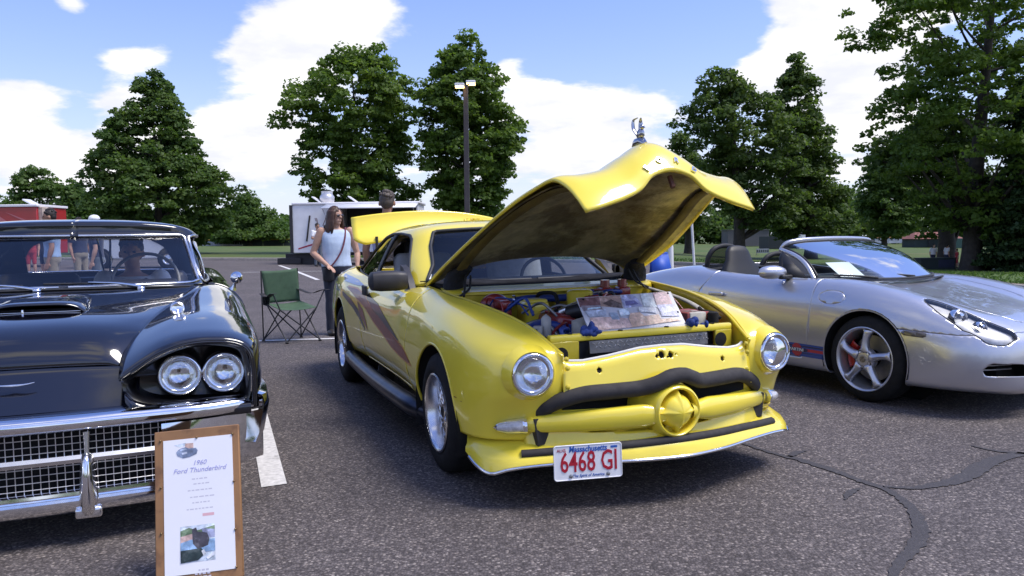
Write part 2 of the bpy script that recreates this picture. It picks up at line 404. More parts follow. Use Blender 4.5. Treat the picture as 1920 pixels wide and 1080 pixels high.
# ================================================================ SETTING
def asphalt_mat():
    m = bpy.data.materials.new('asphalt'); m.use_nodes = True; nt = m.node_tree; N = nt.nodes.new; L = nt.links.new; b = nt.nodes['Principled BSDF']
    tc = N('ShaderNodeTexCoord')
    def noise(s, d, r=.6):
        n = N('ShaderNodeTexNoise'); L(tc.outputs['Object'], n.inputs[0]); n.inputs['Scale'].default_value = s; n.inputs['Detail'].default_value = d; n.inputs['Roughness'].default_value = r; return n.outputs[0]
    vo = N('ShaderNodeTexVoronoi'); L(tc.outputs['Object'], vo.inputs[0]); vo.inputs['Scale'].default_value = 95; vo.inputs['Randomness'].default_value = 1
    hs = N('ShaderNodeSeparateColor'); L(vo.outputs['Color'], hs.inputs[0])
    cr = N('ShaderNodeValToRGB'); L(hs.outputs[0], cr.inputs[0]); e = cr.color_ramp.elements
    e[0].position = 0; e[0].color = (0.065, 0.057, 0.056, 1); e[1].position = 1; e[1].color = (0.304, 0.274, 0.251, 1)
    for p, c in ((.35, (0.084, 0.074, 0.074, 1)), (.62, (0.114, 0.102, 0.100, 1)), (.85, (0.152, 0.135, 0.131, 1)), (.95, (0.213, 0.186, 0.171, 1))):
        q = e.new(p); q.color = c
    dk = N('ShaderNodeMapRange'); L(vo.outputs['Distance'], dk.inputs[0]); dk.inputs[1].default_value = .25; dk.inputs[2].default_value = .75; dk.inputs[3].default_value = 1.08; dk.inputs[4].default_value = .6
    m1 = N('ShaderNodeMix'); m1.data_type = 'RGBA'; m1.blend_type = 'MULTIPLY'; m1.inputs[0].default_value = 1; L(cr.outputs[0], m1.inputs[6]); L(dk.outputs[0], m1.inputs[7])
    r2 = N('ShaderNodeMapRange'); L(noise(.9, 6), r2.inputs[0]); r2.inputs[1].default_value = .3; r2.inputs[2].default_value = .7; r2.inputs[3].default_value = .80; r2.inputs[4].default_value = 1.12
    m2 = N('ShaderNodeMix'); m2.data_type = 'RGBA'; m2.blend_type = 'MULTIPLY'; m2.inputs[0].default_value = 1; L(m1.outputs[2], m2.inputs[6]); L(r2.outputs[0], m2.inputs[7])
    # old oil stains
    r3 = N('ShaderNodeMapRange'); r3.interpolation_type = 'SMOOTHSTEP'; L(noise(.45, 3, .5), r3.inputs[0]); r3.inputs[1].default_value = .66; r3.inputs[2].default_value = .74; r3.inputs[3].default_value = 1; r3.inputs[4].default_value = .72
    m3 = N('ShaderNodeMix'); m3.data_type = 'RGBA'; m3.blend_type = 'MULTIPLY'; m3.inputs[0].default_value = 1; L(m2.outputs[2], m3.inputs[6]); L(r3.outputs[0], m3.inputs[7])
    m4 = N('ShaderNodeMix'); m4.data_type = 'RGBA'; m4.blend_type = 'MULTIPLY'; m4.inputs[0].default_value = 1; L(m3.outputs[2], m4.inputs[6]); m4.inputs[7].default_value = (1.13, 1.095, 1.085, 1)
    L(m4.outputs[2], b.inputs['Base Color']); b.inputs['Roughness'].default_value = .85; b.inputs['Specular IOR Level'].default_value = .35
    bn = N('ShaderNodeBump'); bn.inputs['Strength'].default_value = .9; bn.inputs['Distance'].default_value = .004; bn.invert = True; L(vo.outputs['Distance'], bn.inputs['Height']); L(bn.outputs[0], b.inputs['Normal'])
    return m
ASPH = asphalt_mat()
GRASS = mat('lawn', (.075, .115, .030), .9, noise=(14, .30, 8), var=(.16, (.115, .125, .045), .42, .66), spec=.2)
DIRT = mat('dirt', (.13, .095, .06), .95, noise=(6, .3))
def strip_grid(xs, ys, dz=0.):
    return np.array([[(x, y, hz(x, y) + dz) for y in ys] for x in xs])
LOT = [(-75, 40.5), (-14, 39), (3, 35.5), (6.6, 33), (9.4, 26.5), (10.7, 20.5), (10.5, 15.5), (10.2, 11), (10, 4), (10, -40), (-75, -40)]
xs = np.concatenate([[-1500, -700, -300, -160], np.linspace(-110, 110, 111), [160, 300, 700, 1500]])
ys = np.concatenate([[-1500, -500, -150, -60], np.linspace(-20, 180, 101), [230, 320, 500, 900, 1500]])
VF = gmesh(strip_grid(xs, ys, -.03)); G().add(*VF).build('ground', GRASS, kind='structure', smooth=180)
VF = gmesh(strip_grid(np.linspace(-75, 11, 121), np.linspace(-40, 41, 116), 0.)); VF = clip(VF, inpoly(LOT, 0, 1))
G().add(*VF).build('parking_lot', ASPH, kind='structure', smooth=180)
# granite kerb along the lawn side of the lot, with a worn dirt verge behind it
KERB = curve([(-40, 39.8), (-14, 39), (3, 35.5), (6.6, 33), (9.4, 26.5), (10.7, 20.5), (10.5, 15.5), (10.2, 11), (10, 4)], 160)
def ribbon(path, sec, m, name, kind='structure', close=False):
    A = []
    for i, p in enumerate(path):
        t = path[min(i + 1, len(path) - 1)] - path[max(i - 1, 0)]; t = t / np.linalg.norm(t); nrm = np.array([-t[1], t[0]])
        A.append([(*(p + nrm * s), hz(*(p + nrm * s)) + z) for s, z in sec])
    return G().grid(np.array(A), cv=close, flip=True).build(name, m, kind=kind, smooth=40)
ribbon(KERB, [(0, -.03), (.0, .10), (.02, .13), (.15, .135), (.16, -.03)], mat('kerb_granite', (.26, .235, .215), .85, noise=(9, .25), bump=(60, .4, .003)), 'kerb')
ribbon(KERB, [(.16, .06), (.4, .07), (.9, .05), (1.5, .02), (1.9, -.04)], DIRT, 'dirt_verge')

# painted bay lines, worn
PAINT = mat('line_paint', (.62, .60, .58), .8, var=(7, (.12, .11, .11), .56, .80), noise=(40, .22, 6))
def line_quad(name, P, label=None, dz=.004):
    c = np.array(P); G().add([(x, y, hz(x, y) + dz) for x, y in c], [(0, 1, 2, 3)]).build(name, PAINT, kind='structure', smooth=0)
def px2(u, v):
    p = gnd(u, v)
    for _ in range(6): p = gnd(u, v, hz(p[0], p[1]))
    return (p[0], p[1])
a_, b_ = np.array(px2(490, 915)), np.array(px2(538, 908)); d_ = np.array(px2(478, 845)) - a_; d_ /= np.linalg.norm(d_)
line_quad('bay_line', [a_, b_, b_ + d_ * 2.6, a_ + d_ * 2.6])
def seg_line(u1, v1, u2, v2, w):
    p, q = np.array(px2(u1, v1)), np.array(px2(u2, v2)); t = (q - p) / np.linalg.norm(q - p); n = np.array([-t[1], t[0]]) * w / 2
    k = max(1, int(np.linalg.norm(q - p) / 1.5))
    A = np.array([[(*(p + (q - p) * i / k + n * s), 0) for s in (1, -1)] for i in range(k + 1)]); A[..., 2] = [[hz(x, y) + .006 for x, y, _ in r] for r in A]
    G().grid(A, flip=False).build('bay_line', PAINT, kind='structure', smooth=0)
seg_line(380, 643, 700, 633, .11); seg_line(524, 498, 596, 525, .13); seg_line(455, 511, 640, 508, .10); seg_line(300, 497, 360, 521, .12)
# tar-sealed cracks
TAR = mat('crack_sealer', (.050, .045, .047), .75, noise=(120, .40, 8), var=(26, (.095, .085, .084), .60, .70), bump=(160, .5, .003))
def crack(pts, ws, jit=.012, seed=1):
    rnd = np.random.RandomState(seed); P = np.array([px2(u, v) for u, v in pts]); n = max(16, int(chord(P)[-1] / .02)); C = curve(np.c_[P, ws], n); A = []
    for i in range(n):
        t = C[min(i + 1, n - 1), :2] - C[max(i - 1, 0), :2]; t /= np.linalg.norm(t) + 1e-9; nr = np.array([-t[1], t[0]]); w = C[i, 2] / 2
        l, r = rnd.randn(2) * jit * .35 * min(1, w / .02); A.append([(*(C[i, :2] + nr * (w + l)), .0045), (*(C[i, :2] - nr * (w + r)), .0045)])
    G().grid(np.array(A), flip=True).build('sealed_crack', TAR, kind='structure', smooth=0)
crack([(1340, 822), (1395, 833), (1440, 848), (1495, 862), (1560, 882), (1620, 905), (1665, 920), (1700, 945), (1722, 975), (1726, 1000), (1712, 1030), (1690, 1052), (1672, 1090)], [.03, .03, .032, .05, .05, .04, .04, .045, .055, .065, .055, .04, .03], seed=3)
crack([(1655, 913), (1700, 916), (1760, 910), (1810, 895), (1850, 870), (1885, 858), (1930, 851), (2010, 848)], [.03, .035, .06, .085, .09, .07, .06, .05], seed=4)
crack([(1820, 836), (1860, 845), (1925, 852)], [.015, .028, .04], seed=5)
crack([(1584, 938), (1598, 922), (1612, 917)], [.012, .035, .012], seed=6)
crack([(1480, 858), (1497, 849), (1512, 846)], [.03, .045, .01], seed=7)
crack([(470, 575), (560, 574), (640, 576)], [.05, .05, .05], seed=8)

# ---------------------------------------------------------------- trees
def leaf_mat(name, c1, c2, trn=.35):
    m = bpy.data.materials.new(name); m.use_nodes = True; nt = m.node_tree; nt.nodes.clear(); N = nt.nodes.new; L = nt.links.new
    out = N('ShaderNodeOutputMaterial'); tc = N('ShaderNodeTexCoord'); n = N('ShaderNodeTexNoise'); L(tc.outputs['Object'], n.inputs[0]); n.inputs['Scale'].default_value = .55; n.inputs['Detail'].default_value = 5
    r = N('ShaderNodeMapRange'); L(n.outputs[0], r.inputs[0]); r.inputs[1].default_value = .34; r.inputs[2].default_value = .66
    mx = N('ShaderNodeMix'); mx.data_type = 'RGBA'; L(r.outputs[0], mx.inputs[0]); mx.inputs[6].default_value = tuple(c1) + (1,); mx.inputs[7].default_value = tuple(c2) + (1,)
    p = N('ShaderNodeBsdfPrincipled'); L(mx.outputs[2], p.inputs['Base Color']); p.inputs['Roughness'].default_value = .55; p.inputs['Specular IOR Level'].default_value = .28
    t = N('ShaderNodeBsdfTranslucent'); br = N('ShaderNodeMix'); br.data_type = 'RGBA'; br.blend_type = 'MULTIPLY'; br.inputs[0].default_value = 1; L(mx.outputs[2], br.inputs[6]); br.inputs[7].default_value = (1.25, 1.3, .7, 1); L(br.outputs[2], t.inputs[0])
    ms = N('ShaderNodeMixShader'); ms.inputs[0].default_value = trn; L(p.outputs[0], ms.inputs[1]); L(t.outputs[0], ms.inputs[2]); L(ms.outputs[0], out.inputs[0]); return m
LEAF = {'maple': leaf_mat('maple_leaves', (.072, .132, .022), (.150, .225, .046), .5), 'linden': leaf_mat('linden_leaves', (.060, .116, .028), (.118, .182, .046), .5),
        'oak': leaf_mat('oak_leaves', (.056, .100, .026), (.112, .168, .044), .5), 'pine': leaf_mat('spruce_needles', (.026, .056, .018), (.052, .092, .028), .3), 'bright': leaf_mat('bright_leaves', (.060, .120, .026), (.120, .185, .050), .45)}  # bright: plain green leaf tones for distant trees, far woods and grass tufts
BARK = mat('bark', (.050, .042, .036), .95, noise=(5, .35, 8), bump=(14, .8, .03))
def leaves_mesh(name, pts, nrm, size, rnd, mt, parent=None, kind=None, aspect=.72):
    """one small bent leaf-spray (2 triangles) at each point"""
    n = len(pts); a = rnd.randn(n, 3); t = np.cross(nrm, a); t /= np.linalg.norm(t, axis=1)[:, None] + 1e-9; b = np.cross(nrm, t)
    s = size * rnd.uniform(.55, 1.25, (n, 1)); V = np.stack([pts - t * s * .5, pts + b * s * aspect * .5 - nrm * s * .12, pts + t * s * .5, pts - b * s * aspect * .5 - nrm * s * .12], 1).reshape(-1, 3)
    me = bpy.data.meshes.new(name); me.vertices.add(4 * n); me.vertices.foreach_set('co', V.ravel()); me.loops.add(4 * n); me.polygons.add(n)
    me.loops.foreach_set('vertex_index', np.arange(4 * n, dtype=np.int32)); me.polygons.foreach_set('loop_start', np.arange(n, dtype=np.int32) * 4); me.update(calc_edges=True)
    me.materials.append(mt); o = bpy.data.objects.new(name, me); COL.objects.link(o)
    if parent is not None: o.parent = parent
    if kind: o['kind'] = kind
    return o
def tree(name, label, D, outline, leafkind, seed, nclump=300, per=85, leaf=.30, clump=.75, trunk=None, shell=.55, group=None, trunk_r=.28, lean=0., flat=.55, base_z=None, limbs=26, gap=0.):
    """outline: rows (v, u_left, u_right) of the crown as surveyed from the lot; trunk: (u, v_foot)"""
    nclump = int(nclump * 1.3); per = int(per * 1.15); rnd = np.random.RandomState(seed); O = []
    for v, ul, ur in outline:
        l, r = at(ul, v, D), at(ur, v, D); O.append((l[2] * .5 + r[2] * .5, l[0], r[0]))
    O = np.array(sorted(O)); foot = at(trunk[0], trunk[1], D) if trunk else at((outline[-1][1] + outline[-1][2]) / 2, 460, D)
    fz = hz(foot[0], D) if base_z is None else base_z
    root = thing(name, label, 'tree', (foot[0], D, fz), 0, group); o3 = np.array([foot[0], D, fz])
    zz = O[:, 0]; wz = np.maximum(.2, O[:, 2] - O[:, 1]); zs = np.linspace(zz[0], zz[-1], 400); w = np.interp(zs, zz, wz) ** 1.45; w /= w.sum()
    cz = rnd.choice(zs, nclump, p=w); cz = cz + rnd.uniform(-.2, .2, nclump); cl = np.interp(cz, zz, O[:, 1]); crr = np.interp(cz, zz, O[:, 2]); R = np.maximum(.25, (crr - cl) / 2); cx = (crr + cl) / 2
    th = rnd.uniform(0, 2 * math.pi, nclump); rr = np.where(rnd.rand(nclump) < shell, rnd.uniform(.82, 1.0, nclump), np.sqrt(rnd.uniform(.05, .8, nclump)))
    rr = rr * np.where(rr > .8, rnd.choice([.80, .92, 1.0, 1.05, 1.16], nclump), 1.0); vo = [(rnd.uniform(zz[0] + .25 * (zz[-1] - zz[0]), zz[-1] - .6), rnd.uniform(0, 6.28)) for _ in range(9)]; dv = np.min([np.hypot(cz - a, (np.abs((th - b + math.pi) % (2 * math.pi) - math.pi)) * R) for a, b in vo], axis=0); rr = np.where((dv < .75) & (rr > .7), rr * .55, rr)
    size = clump * rnd.uniform(.55, 1.25, nclump); reach = np.maximum(.1, R - size * .55); CC = np.stack([cx + np.cos(th) * rr * reach, D + np.sin(th) * rr * reach * .9, cz], 1)
    P = []; NN = []
    for c, s in zip(CC, size):
        k = int(per * rnd.uniform(.6, 1.3) * (s / clump) ** 1.5); q = rnd.randn(k, 3); q /= np.linalg.norm(q, axis=1)[:, None]; q[:, 2] = np.where(q[:, 2] < -.25, q[:, 2] * .5, q[:, 2])
        q2 = q * (rnd.uniform(.25, 1, (k, 1)) ** .5) * s * np.array([1, 1, flat]); q2[:, 2] -= (q2[:, 0] ** 2 + q2[:, 1] ** 2) / (s * 4.2)
        P.append(c + q2); nn = q * .55 + rnd.randn(k, 3) * .55 + np.array([0, 0, .55]); NN.append(nn / np.linalg.norm(nn, axis=1)[:, None])
    P = np.concatenate(P) - o3; NN = np.concatenate(NN)
    leaves_mesh('crown', P, NN, leaf, rnd, LEAF[leafkind], root)
    g = G(); top = zz[0] + (zz[-1] - zz[0]) * .82 - fz; cxt = np.interp(zz[0] + (zz[-1] - zz[0]) * .8, zz, (O[:, 1] + O[:, 2]) / 2) - foot[0]
    tp = [(0, 0, -.15), (0, 0, .15), (lean * .3, 0, top * .15), (lean + cxt * .3, 0, top * .45), (cxt * .7, 0, top * .75), (cxt, 0, top)]; tc = curve(tp, 18)
    g.tube(tc, np.interp(np.linspace(0, 1, 18), [0, .03, .12, .5, 1], [trunk_r * 1.5, trunk_r * 1.25, trunk_r, trunk_r * .65, .04]), 10)
    for i in rnd.choice(nclump, min(limbs, nclump), replace=False):
        e = CC[i] - o3; h = max(top * .12, e[2] - np.hypot(e[0] - cxt, e[1]) * rnd.uniform(.5, .9)); h = min(h, top * .95); j = np.argmin(abs(tc[:, 2] - h)); s0 = tc[j]
        mid = s0 * .5 + e * .5 + np.array([0, 0, -.25]); r0 = max(.03, trunk_r * .45 * (1 - j / 20)); g.tube(curve([s0, mid, e], 7), np.linspace(r0, .018, 7), 5)
    g.build('trunk', BARK, root, smooth=60); return root
tree('linden_tree', 'dense dark cone-shaped tree standing behind the black car', 55, [(133, 268, 302), (150, 252, 322), (185, 240, 335), (215, 218, 352), (250, 196, 368), (300, 172, 395), (330, 162, 425), (360, 160, 440), (400, 172, 436), (440, 185, 420), (455, 230, 390)], 'linden', 1, 430, 95, .30, .72, (300, 462), shell=.62)
tree('maple_tree', 'wide two-topped maple behind the white food trailer', 56, [(85, 692, 722), (105, 600, 745), (130, 562, 752), (160, 548, 775), (200, 535, 780), (235, 518, 775), (250, 560, 765), (290, 555, 770), (330, 550, 775), (355, 548, 780), (375, 580, 785), (400, 585, 790), (430, 600, 790), (450, 610, 780)], 'maple', 2, 400, 85, .32, .78, (680, 470))
tree('maple_tree', 'tall maple rising directly behind the double-headed lamp post', 54, [(66, 862, 892), (85, 845, 905), (110, 812, 930), (135, 805, 948), (170, 785, 955), (200, 780, 962), (240, 785, 980), (270, 778, 975), (310, 785, 970), (345, 790, 965), (375, 800, 940), (400, 800, 940), (430, 805, 935), (452, 815, 925)], 'maple', 3, 370, 85, .32, .74, (872, 470))
tree('oak_tree', 'broad open-crowned oak behind the silver convertible with a bare dark trunk', 56, [(118, 1335, 1368), (140, 1305, 1395), (170, 1305, 1430), (200, 1285, 1460), (225, 1272, 1490), (260, 1300, 1500), (300, 1310, 1510), (340, 1320, 1520), (370, 1330, 1520), (400, 1350, 1510), (425, 1395, 1500)], 'oak', 4, 260, 70, .32, .80, (1386, 462), shell=.6, trunk_r=.42, limbs=34)
tree('oak_tree', 'pointed-top oak between the broad oak and the small far tree', 60, [(98, 1482, 1498), (125, 1475, 1515), (150, 1455, 1535), (190, 1440, 1540), (230, 1440, 1560), (280, 1440, 1568), (330, 1450, 1580), (370, 1445, 1598), (410, 1440, 1602), (440, 1460, 1590)], 'oak', 5, 270, 75, .32, .80, (1520, 460), shell=.6, trunk_r=.4)
tree('oak_tree', 'low thin-leaved tree peeping out left of the broad oak', 70, [(248, 1262, 1285), (270, 1245, 1305), (300, 1240, 1330), (350, 1245, 1340), (400, 1250, 1340), (430, 1260, 1330)], 'oak', 6, 130, 60, .34, .85, (1290, 458), trunk_r=.3)
tree('linden_tree', 'small round-topped tree with two stems on the ball field', 75, [(285, 1640, 1690), (310, 1622, 1700), (340, 1612, 1712), (370, 1605, 1725), (400, 1606, 1728), (425, 1620, 1720), (440, 1635, 1705)], 'linden', 7, 190, 70, .36, .85, (1658, 460), trunk_r=.28)
tree('maple_tree', 'huge overhanging maple beside the picnic bench, its crown cut off by the frame', 40, [(-260, 1760, 1990), (-160, 1690, 2060), (-60, 1640, 2100), (-10, 1635, 2120), (30, 1600, 2130), (60, 1640, 2140), (110, 1690, 2140), (140, 1655, 2140), (180, 1640, 2150), (225, 1612, 2150), (260, 1640, 2140), (300, 1635, 2120), (330, 1680, 2100), (370, 1740, 2060), (410, 1720, 2000), (440, 1745, 1960)], 'maple', 8, 520, 90, .26, .72, (1822, 505), shell=.62, trunk_r=.42, limbs=40)
tree('maple_tree', 'dark-trunked maple just left of the picnic bench tree', 46, [(215, 1760, 1830), (250, 1650, 1850), (300, 1640, 1860), (330, 1680, 1860), (370, 1720, 1860), (400, 1730, 1850), (425, 1740, 1840)], 'oak', 9, 170, 75, .28, .75, (1775, 482), trunk_r=.5)
tree('spruce_tree', 'dark spruce at the edge of the lawn with branches down to the ground', 38, [(110, 1925, 1955), (160, 1905, 1975), (220, 1880, 2000), (280, 1872, 2030), (340, 1862, 2060), (400, 1856, 2080), (450, 1848, 2090), (490, 1844, 2090), (502, 1850, 2090)], 'pine', 10, 430, 90, .24, .60, (1955, 508), shell=.7, flat=.4, limbs=30)
tree('linden_tree', 'slim hazy tree far left above the red trailer', 105, [(310, 50, 75), (325, 32, 100), (350, 20, 108), (375, 15, 105), (400, 15, 100), (430, 20, 90)], 'bright', 11, 110, 55, .5, 1.1, (60, 460), trunk_r=.25)
tree('linden_tree', 'small bright tree between the hazy tree and the dark cone tree', 95, [(338, 122, 140), (355, 105, 160), (380, 95, 180), (405, 90, 185), (435, 100, 180)], 'bright', 12, 120, 60, .45, 1.0, (138, 462), trunk_r=.22)
tree('linden_tree', 'bright green bushy tree right of the dark cone tree', 100, [(360, 448, 478), (375, 440, 490), (395, 430, 512), (415, 415, 530), (435, 400, 545), (450, 395, 548)], 'bright', 13, 210, 70, .42, 1.0, (470, 461), trunk_r=.22)
# far woods: one mass each
def woods(name, D, top, u0, u1, seed, n, leafkind, thick=12, leaf=1.0):
    rnd = np.random.RandomState(seed); nt = int((u1 - u0) / 11); cu = rnd.uniform(u0, u1, nt); ty = D + rnd.uniform(0, thick, nt); k = rnd.randint(0, nt, n)
    hu = np.interp(cu, [p[0] for p in top], [p[1] for p in top]); sc = rnd.choice([.62, .75, .88, .97, 1.06, 1.16], nt); wd = rnd.uniform(2.2, 4.6, nt) * D / 125
    ct = CAMH + ((YH - ROLL * (cu - 960)) - hu) / FPX * D; cx = (cu - 960) / FPX * ty; cb = np.array([hz(x, y) for x, y in zip(cx, ty)]); ch_ = (ct - cb) * sc
    q = rnd.randn(n, 3); q /= np.linalg.norm(q, axis=1)[:, None]; q *= rnd.uniform(.3, 1, (n, 1)) ** .4; lob = 1 + .22 * np.sin(q[:, 0] * 7 + k) * np.cos(q[:, 2] * 6 + k * 2)
    X = cx[k] + q[:, 0] * wd[k] * lob; Y = ty[k] + q[:, 1] * wd[k]; Z = cb[k] + np.maximum(.1, ch_[k] * (.5 + .5 * q[:, 2] * lob))
    nn = rnd.randn(n, 3) * .6 + np.array([0, -.25, .6]); nn /= np.linalg.norm(nn, axis=1)[:, None]; leaves_mesh(name, np.stack([X, Y, Z], 1), nn, leaf, rnd, LEAF[leafkind], kind='stuff')
woods('far_woods', 125, [(-120, 365), (0, 368), (90, 388), (200, 392), (400, 400), (480, 390), (545, 415), (600, 425), (760, 410), (900, 400), (1000, 380)], -160, 1010, 21, 52000, 'bright', leaf=.85)
woods('far_woods', 175, [(1000, 395), (1230, 385), (1330, 385), (1450, 385), (1600, 355), (1700, 340), (1760, 335), (1850, 350), (2100, 320)], 1000, 2150, 22, 70000, 'linden', leaf=1.0)
# a row of trees behind the photographer, seen only in paint and glass
rnd = np.random.RandomState(31); n = 14000; X = rnd.uniform(-60, 60, n); Zt = 5 + 3.5 * np.sin(X * .35) + 2 * np.sin(X * .9 + 1); Z = rnd.uniform(0, 1, n) * Zt
nn = rnd.randn(n, 3); nn /= np.linalg.norm(nn, axis=1)[:, None]; leaves_mesh('far_woods', np.stack([X, -48 - rnd.uniform(0, 6, n), Z], 1), nn, .9, rnd, LEAF['maple'], kind='stuff')
# rough grass tufts behind the kerb
n = 16000; rnd = np.random.RandomState(33); i = rnd.randint(60, 159, n); off = .5 + rnd.rand(n) ** 1.5 * 9; P = []
for k in range(n):
    t = KERB[min(i[k] + 1, 159)] - KERB[i[k] - 1]; t = t / np.linalg.norm(t); p = KERB[i[k]] + np.array([-t[1], t[0]]) * off[k] + rnd.randn(2) * .3; P.append((p[0], p[1], hz(*p) + .0))
nn = rnd.randn(n, 3) * np.array([1, 1, .25]); nn /= np.linalg.norm(nn, axis=1)[:, None]
leaves_mesh('grass_tufts', np.array(P), nn, .13, rnd, LEAF['bright'], kind='stuff', aspect=.35)
# ================================================================ shared car materials and builders
RUBBER = mat('tyre_rubber', (.014, .014, .015), .82, noise=(18, .25), spec=.3)
BLACKPL = mat('black_plastic', (.020, .020, .022), .55, noise=(25, .2))
FOAM = mat('charcoal_foam', (.034, .031, .032), .8, noise=(22, .2), bump=(90, .25, .002))
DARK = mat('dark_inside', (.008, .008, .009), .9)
CHROME = mat('chrome', (.86, .86, .88), .06, 1.0, noise=(30, .04))
SATIN = mat('polished_aluminium', (.74, .74, .76), .22, 1.0, noise=(12, .08))
STEEL = mat('cast_metal', (.30, .30, .31), .45, .9, noise=(14, .2))
LENS = glass_mat('lamp_glass', (.97, .98, .98), .0, 1.45)
REFL = mat('lamp_reflector', (.74, .75, .78), .10, 1.0, noise=(22, .15), bump=(13, .30, .012))
AMBER = mat('amber_lens', (.60, .28, .05), .2, coat=.6)
WHITEPAPER = mat('white_paper', (.82, .82, .83), .7, noise=(5, .02))
def wheel(root, c, side, R, width, rimR, style, rim_m, dish=.05):
    """wheel whose outer face looks along side*y; c = hub centre on the car's frame"""
    e = bpy.data.objects.new('wheel', None); COL.objects.link(e); e.parent = root; e.location = c; e.empty_display_size = .1
    if side < 0: e.rotation_euler = (0, 0, math.pi)
    h = width / 2; g = G()
    g.lathe([(-h + .01, rimR), (-h, rimR + .02), (-h, R - .05), (-h + .02, R - .016), (-h + .045, R - .003), (-.02, R), (0, R), (.02, R), (h - .045, R - .003), (h - .02, R - .016), (h - .004, R - .05), (h, R - .085), (h - .004, rimR + .012), (h - .015, rimR - .004)], 56, axis='y')
    for yy in (-h * .5, 0, h * .5): g.lathe([(yy - .005, R + .0008), (yy + .005, R + .0008)], 56, axis='y')
    g.build('tyre', RUBBER, e, smooth=40)
    g = G(); g.lathe([(h - .016, rimR), (h - .002, rimR - .002), (h + .002, rimR - .010), (h - .006, rimR - .022), (h - .016, rimR - .026), (h - .05, rimR - .034), (-h * .3, rimR - .05), (-h, rimR - .02)], 56, axis='y'); rim = g.build('rim', rim_m, e, smooth=50)
    if style == 'lace':
        fy = h - dish; g = G(); n = 20; r0, r1 = .060, rimR - .036
        for k in range(n):
            for s in (1, -1):
                a0 = 2 * math.pi * k / n; a1 = a0 + s * .36
                p = [(math.cos(a0) * r0, fy + .006, math.sin(a0) * r0), (math.cos((a0 + a1) / 2) * (r0 + r1) * .5, fy + .012, math.sin((a0 + a1) / 2) * (r0 + r1) * .5), (math.cos(a1) * r1, fy - .004, math.sin(a1) * r1)]
                g.tube(curve(p, 5), [.0085, .0065, .006, .006, .008], 5)
        g.build('spokes', rim_m, e, smooth=60)
        g = G(); g.lathe([(fy - .03, .075), (fy + .004, .074), (fy + .014, .062), (fy + .016, .045)], 28, axis='y'); g.lathe([(fy + .016, .045), (fy + .034, .040), (fy + .036, .030)], 24, axis='y'); hub = g.build('hub', rim_m, e, smooth=45)
        g = G(); g.lathe([(fy + .034, .030), (fy + .030, .0)], 20, axis='y'); g.build('centre_cap', BLACKPL, hub)
    elif style == 'five':
        fy = h - dish
        for k in range(5):
            a = math.pi / 2 + .12 + k * 2 * math.pi / 5; A = []; ca, sa = math.cos(a), math.sin(a)
            for t in np.linspace(0, 1, 9):
                r = .050 + (rimR - .024 - .050) * t; w = np.interp(t, [0, .2, .45, .7, .88, 1], [.078, .052, .040, .040, .054, .084]); y = fy + np.interp(t, [0, .2, .6, 1], [.020, .024, .020, .010]); tw = -.010 * math.sin(t * math.pi)
                row = []
                for q, dy in ((-1, -.030), (-.94, -.006), (-.55, .004), (0, .012), (.55, .004), (.94, -.006), (1, -.030)):
                    s = q * w * .5 + tw; row.append((ca * r - sa * s, y + dy, sa * r + ca * s))
                A.append(row)
            G().grid(np.array(A)).build('spoke', rim_m, e, smooth=50, solid=.004)
        g = G(); g.lathe([(fy - .03, .080), (fy + .010, .078), (fy + .024, .066), (fy + .028, .03), (fy + .026, 0)], 32, axis='y'); hub = g.build('hub', rim_m, e, smooth=50)
        for k in range(5):
            a = math.pi / 2 + .12 + math.pi / 5 + k * 2 * math.pi / 5; g = G(); g.lathe([(fy + .012, .0145), (fy + .026, .0145), (fy + .027, .011), (fy + .018, .0105), (fy + .018, 0)], 12, axis='y', c=(math.cos(a) * .056, 0, math.sin(a) * .056)); g.build('lug_nut', mat('lug_dark', (.05, .05, .055), .35, .8), hub)
        g = G(); g.lathe([(fy + .026, .024), (fy + .033, .022), (fy + .034, 0)], 20, axis='y'); g.build('centre_cap', mat('cap_crest', (.30, .27, .22), .35, .7, noise=(60, .5)), hub)
        g = G(); g.lathe([(-.02, rimR - .075), (-.005, rimR - .075), (-.005, .06)], 40, axis='y'); g.build('brake_disc', STEEL, e, smooth=40)
        g = G()
        A = [[((rimR - .05 - q) * math.cos(a), yy, (rimR - .05 - q) * math.sin(a)) for q, yy in ((0, -.03), (0, .034), (.012, .046), (.06, .046), (.072, .034), (.072, -.03))] for a in (np.linspace(math.pi - .72, math.pi + .50, 10) if side > 0 else np.linspace(-.50, .72, 10))]
        G().grid(np.array(A), flip=True).build('brake_caliper', mat('caliper_red', (.42, .018, .015), .35, coat=.6), e, smooth=50, solid=.003)
    g = G(); g.lathe([(-h * .75, rimR - .03), (-h * .75, .0)], 32, axis='y', flip=True); g.build('wheel_back', DARK, e)
    return e
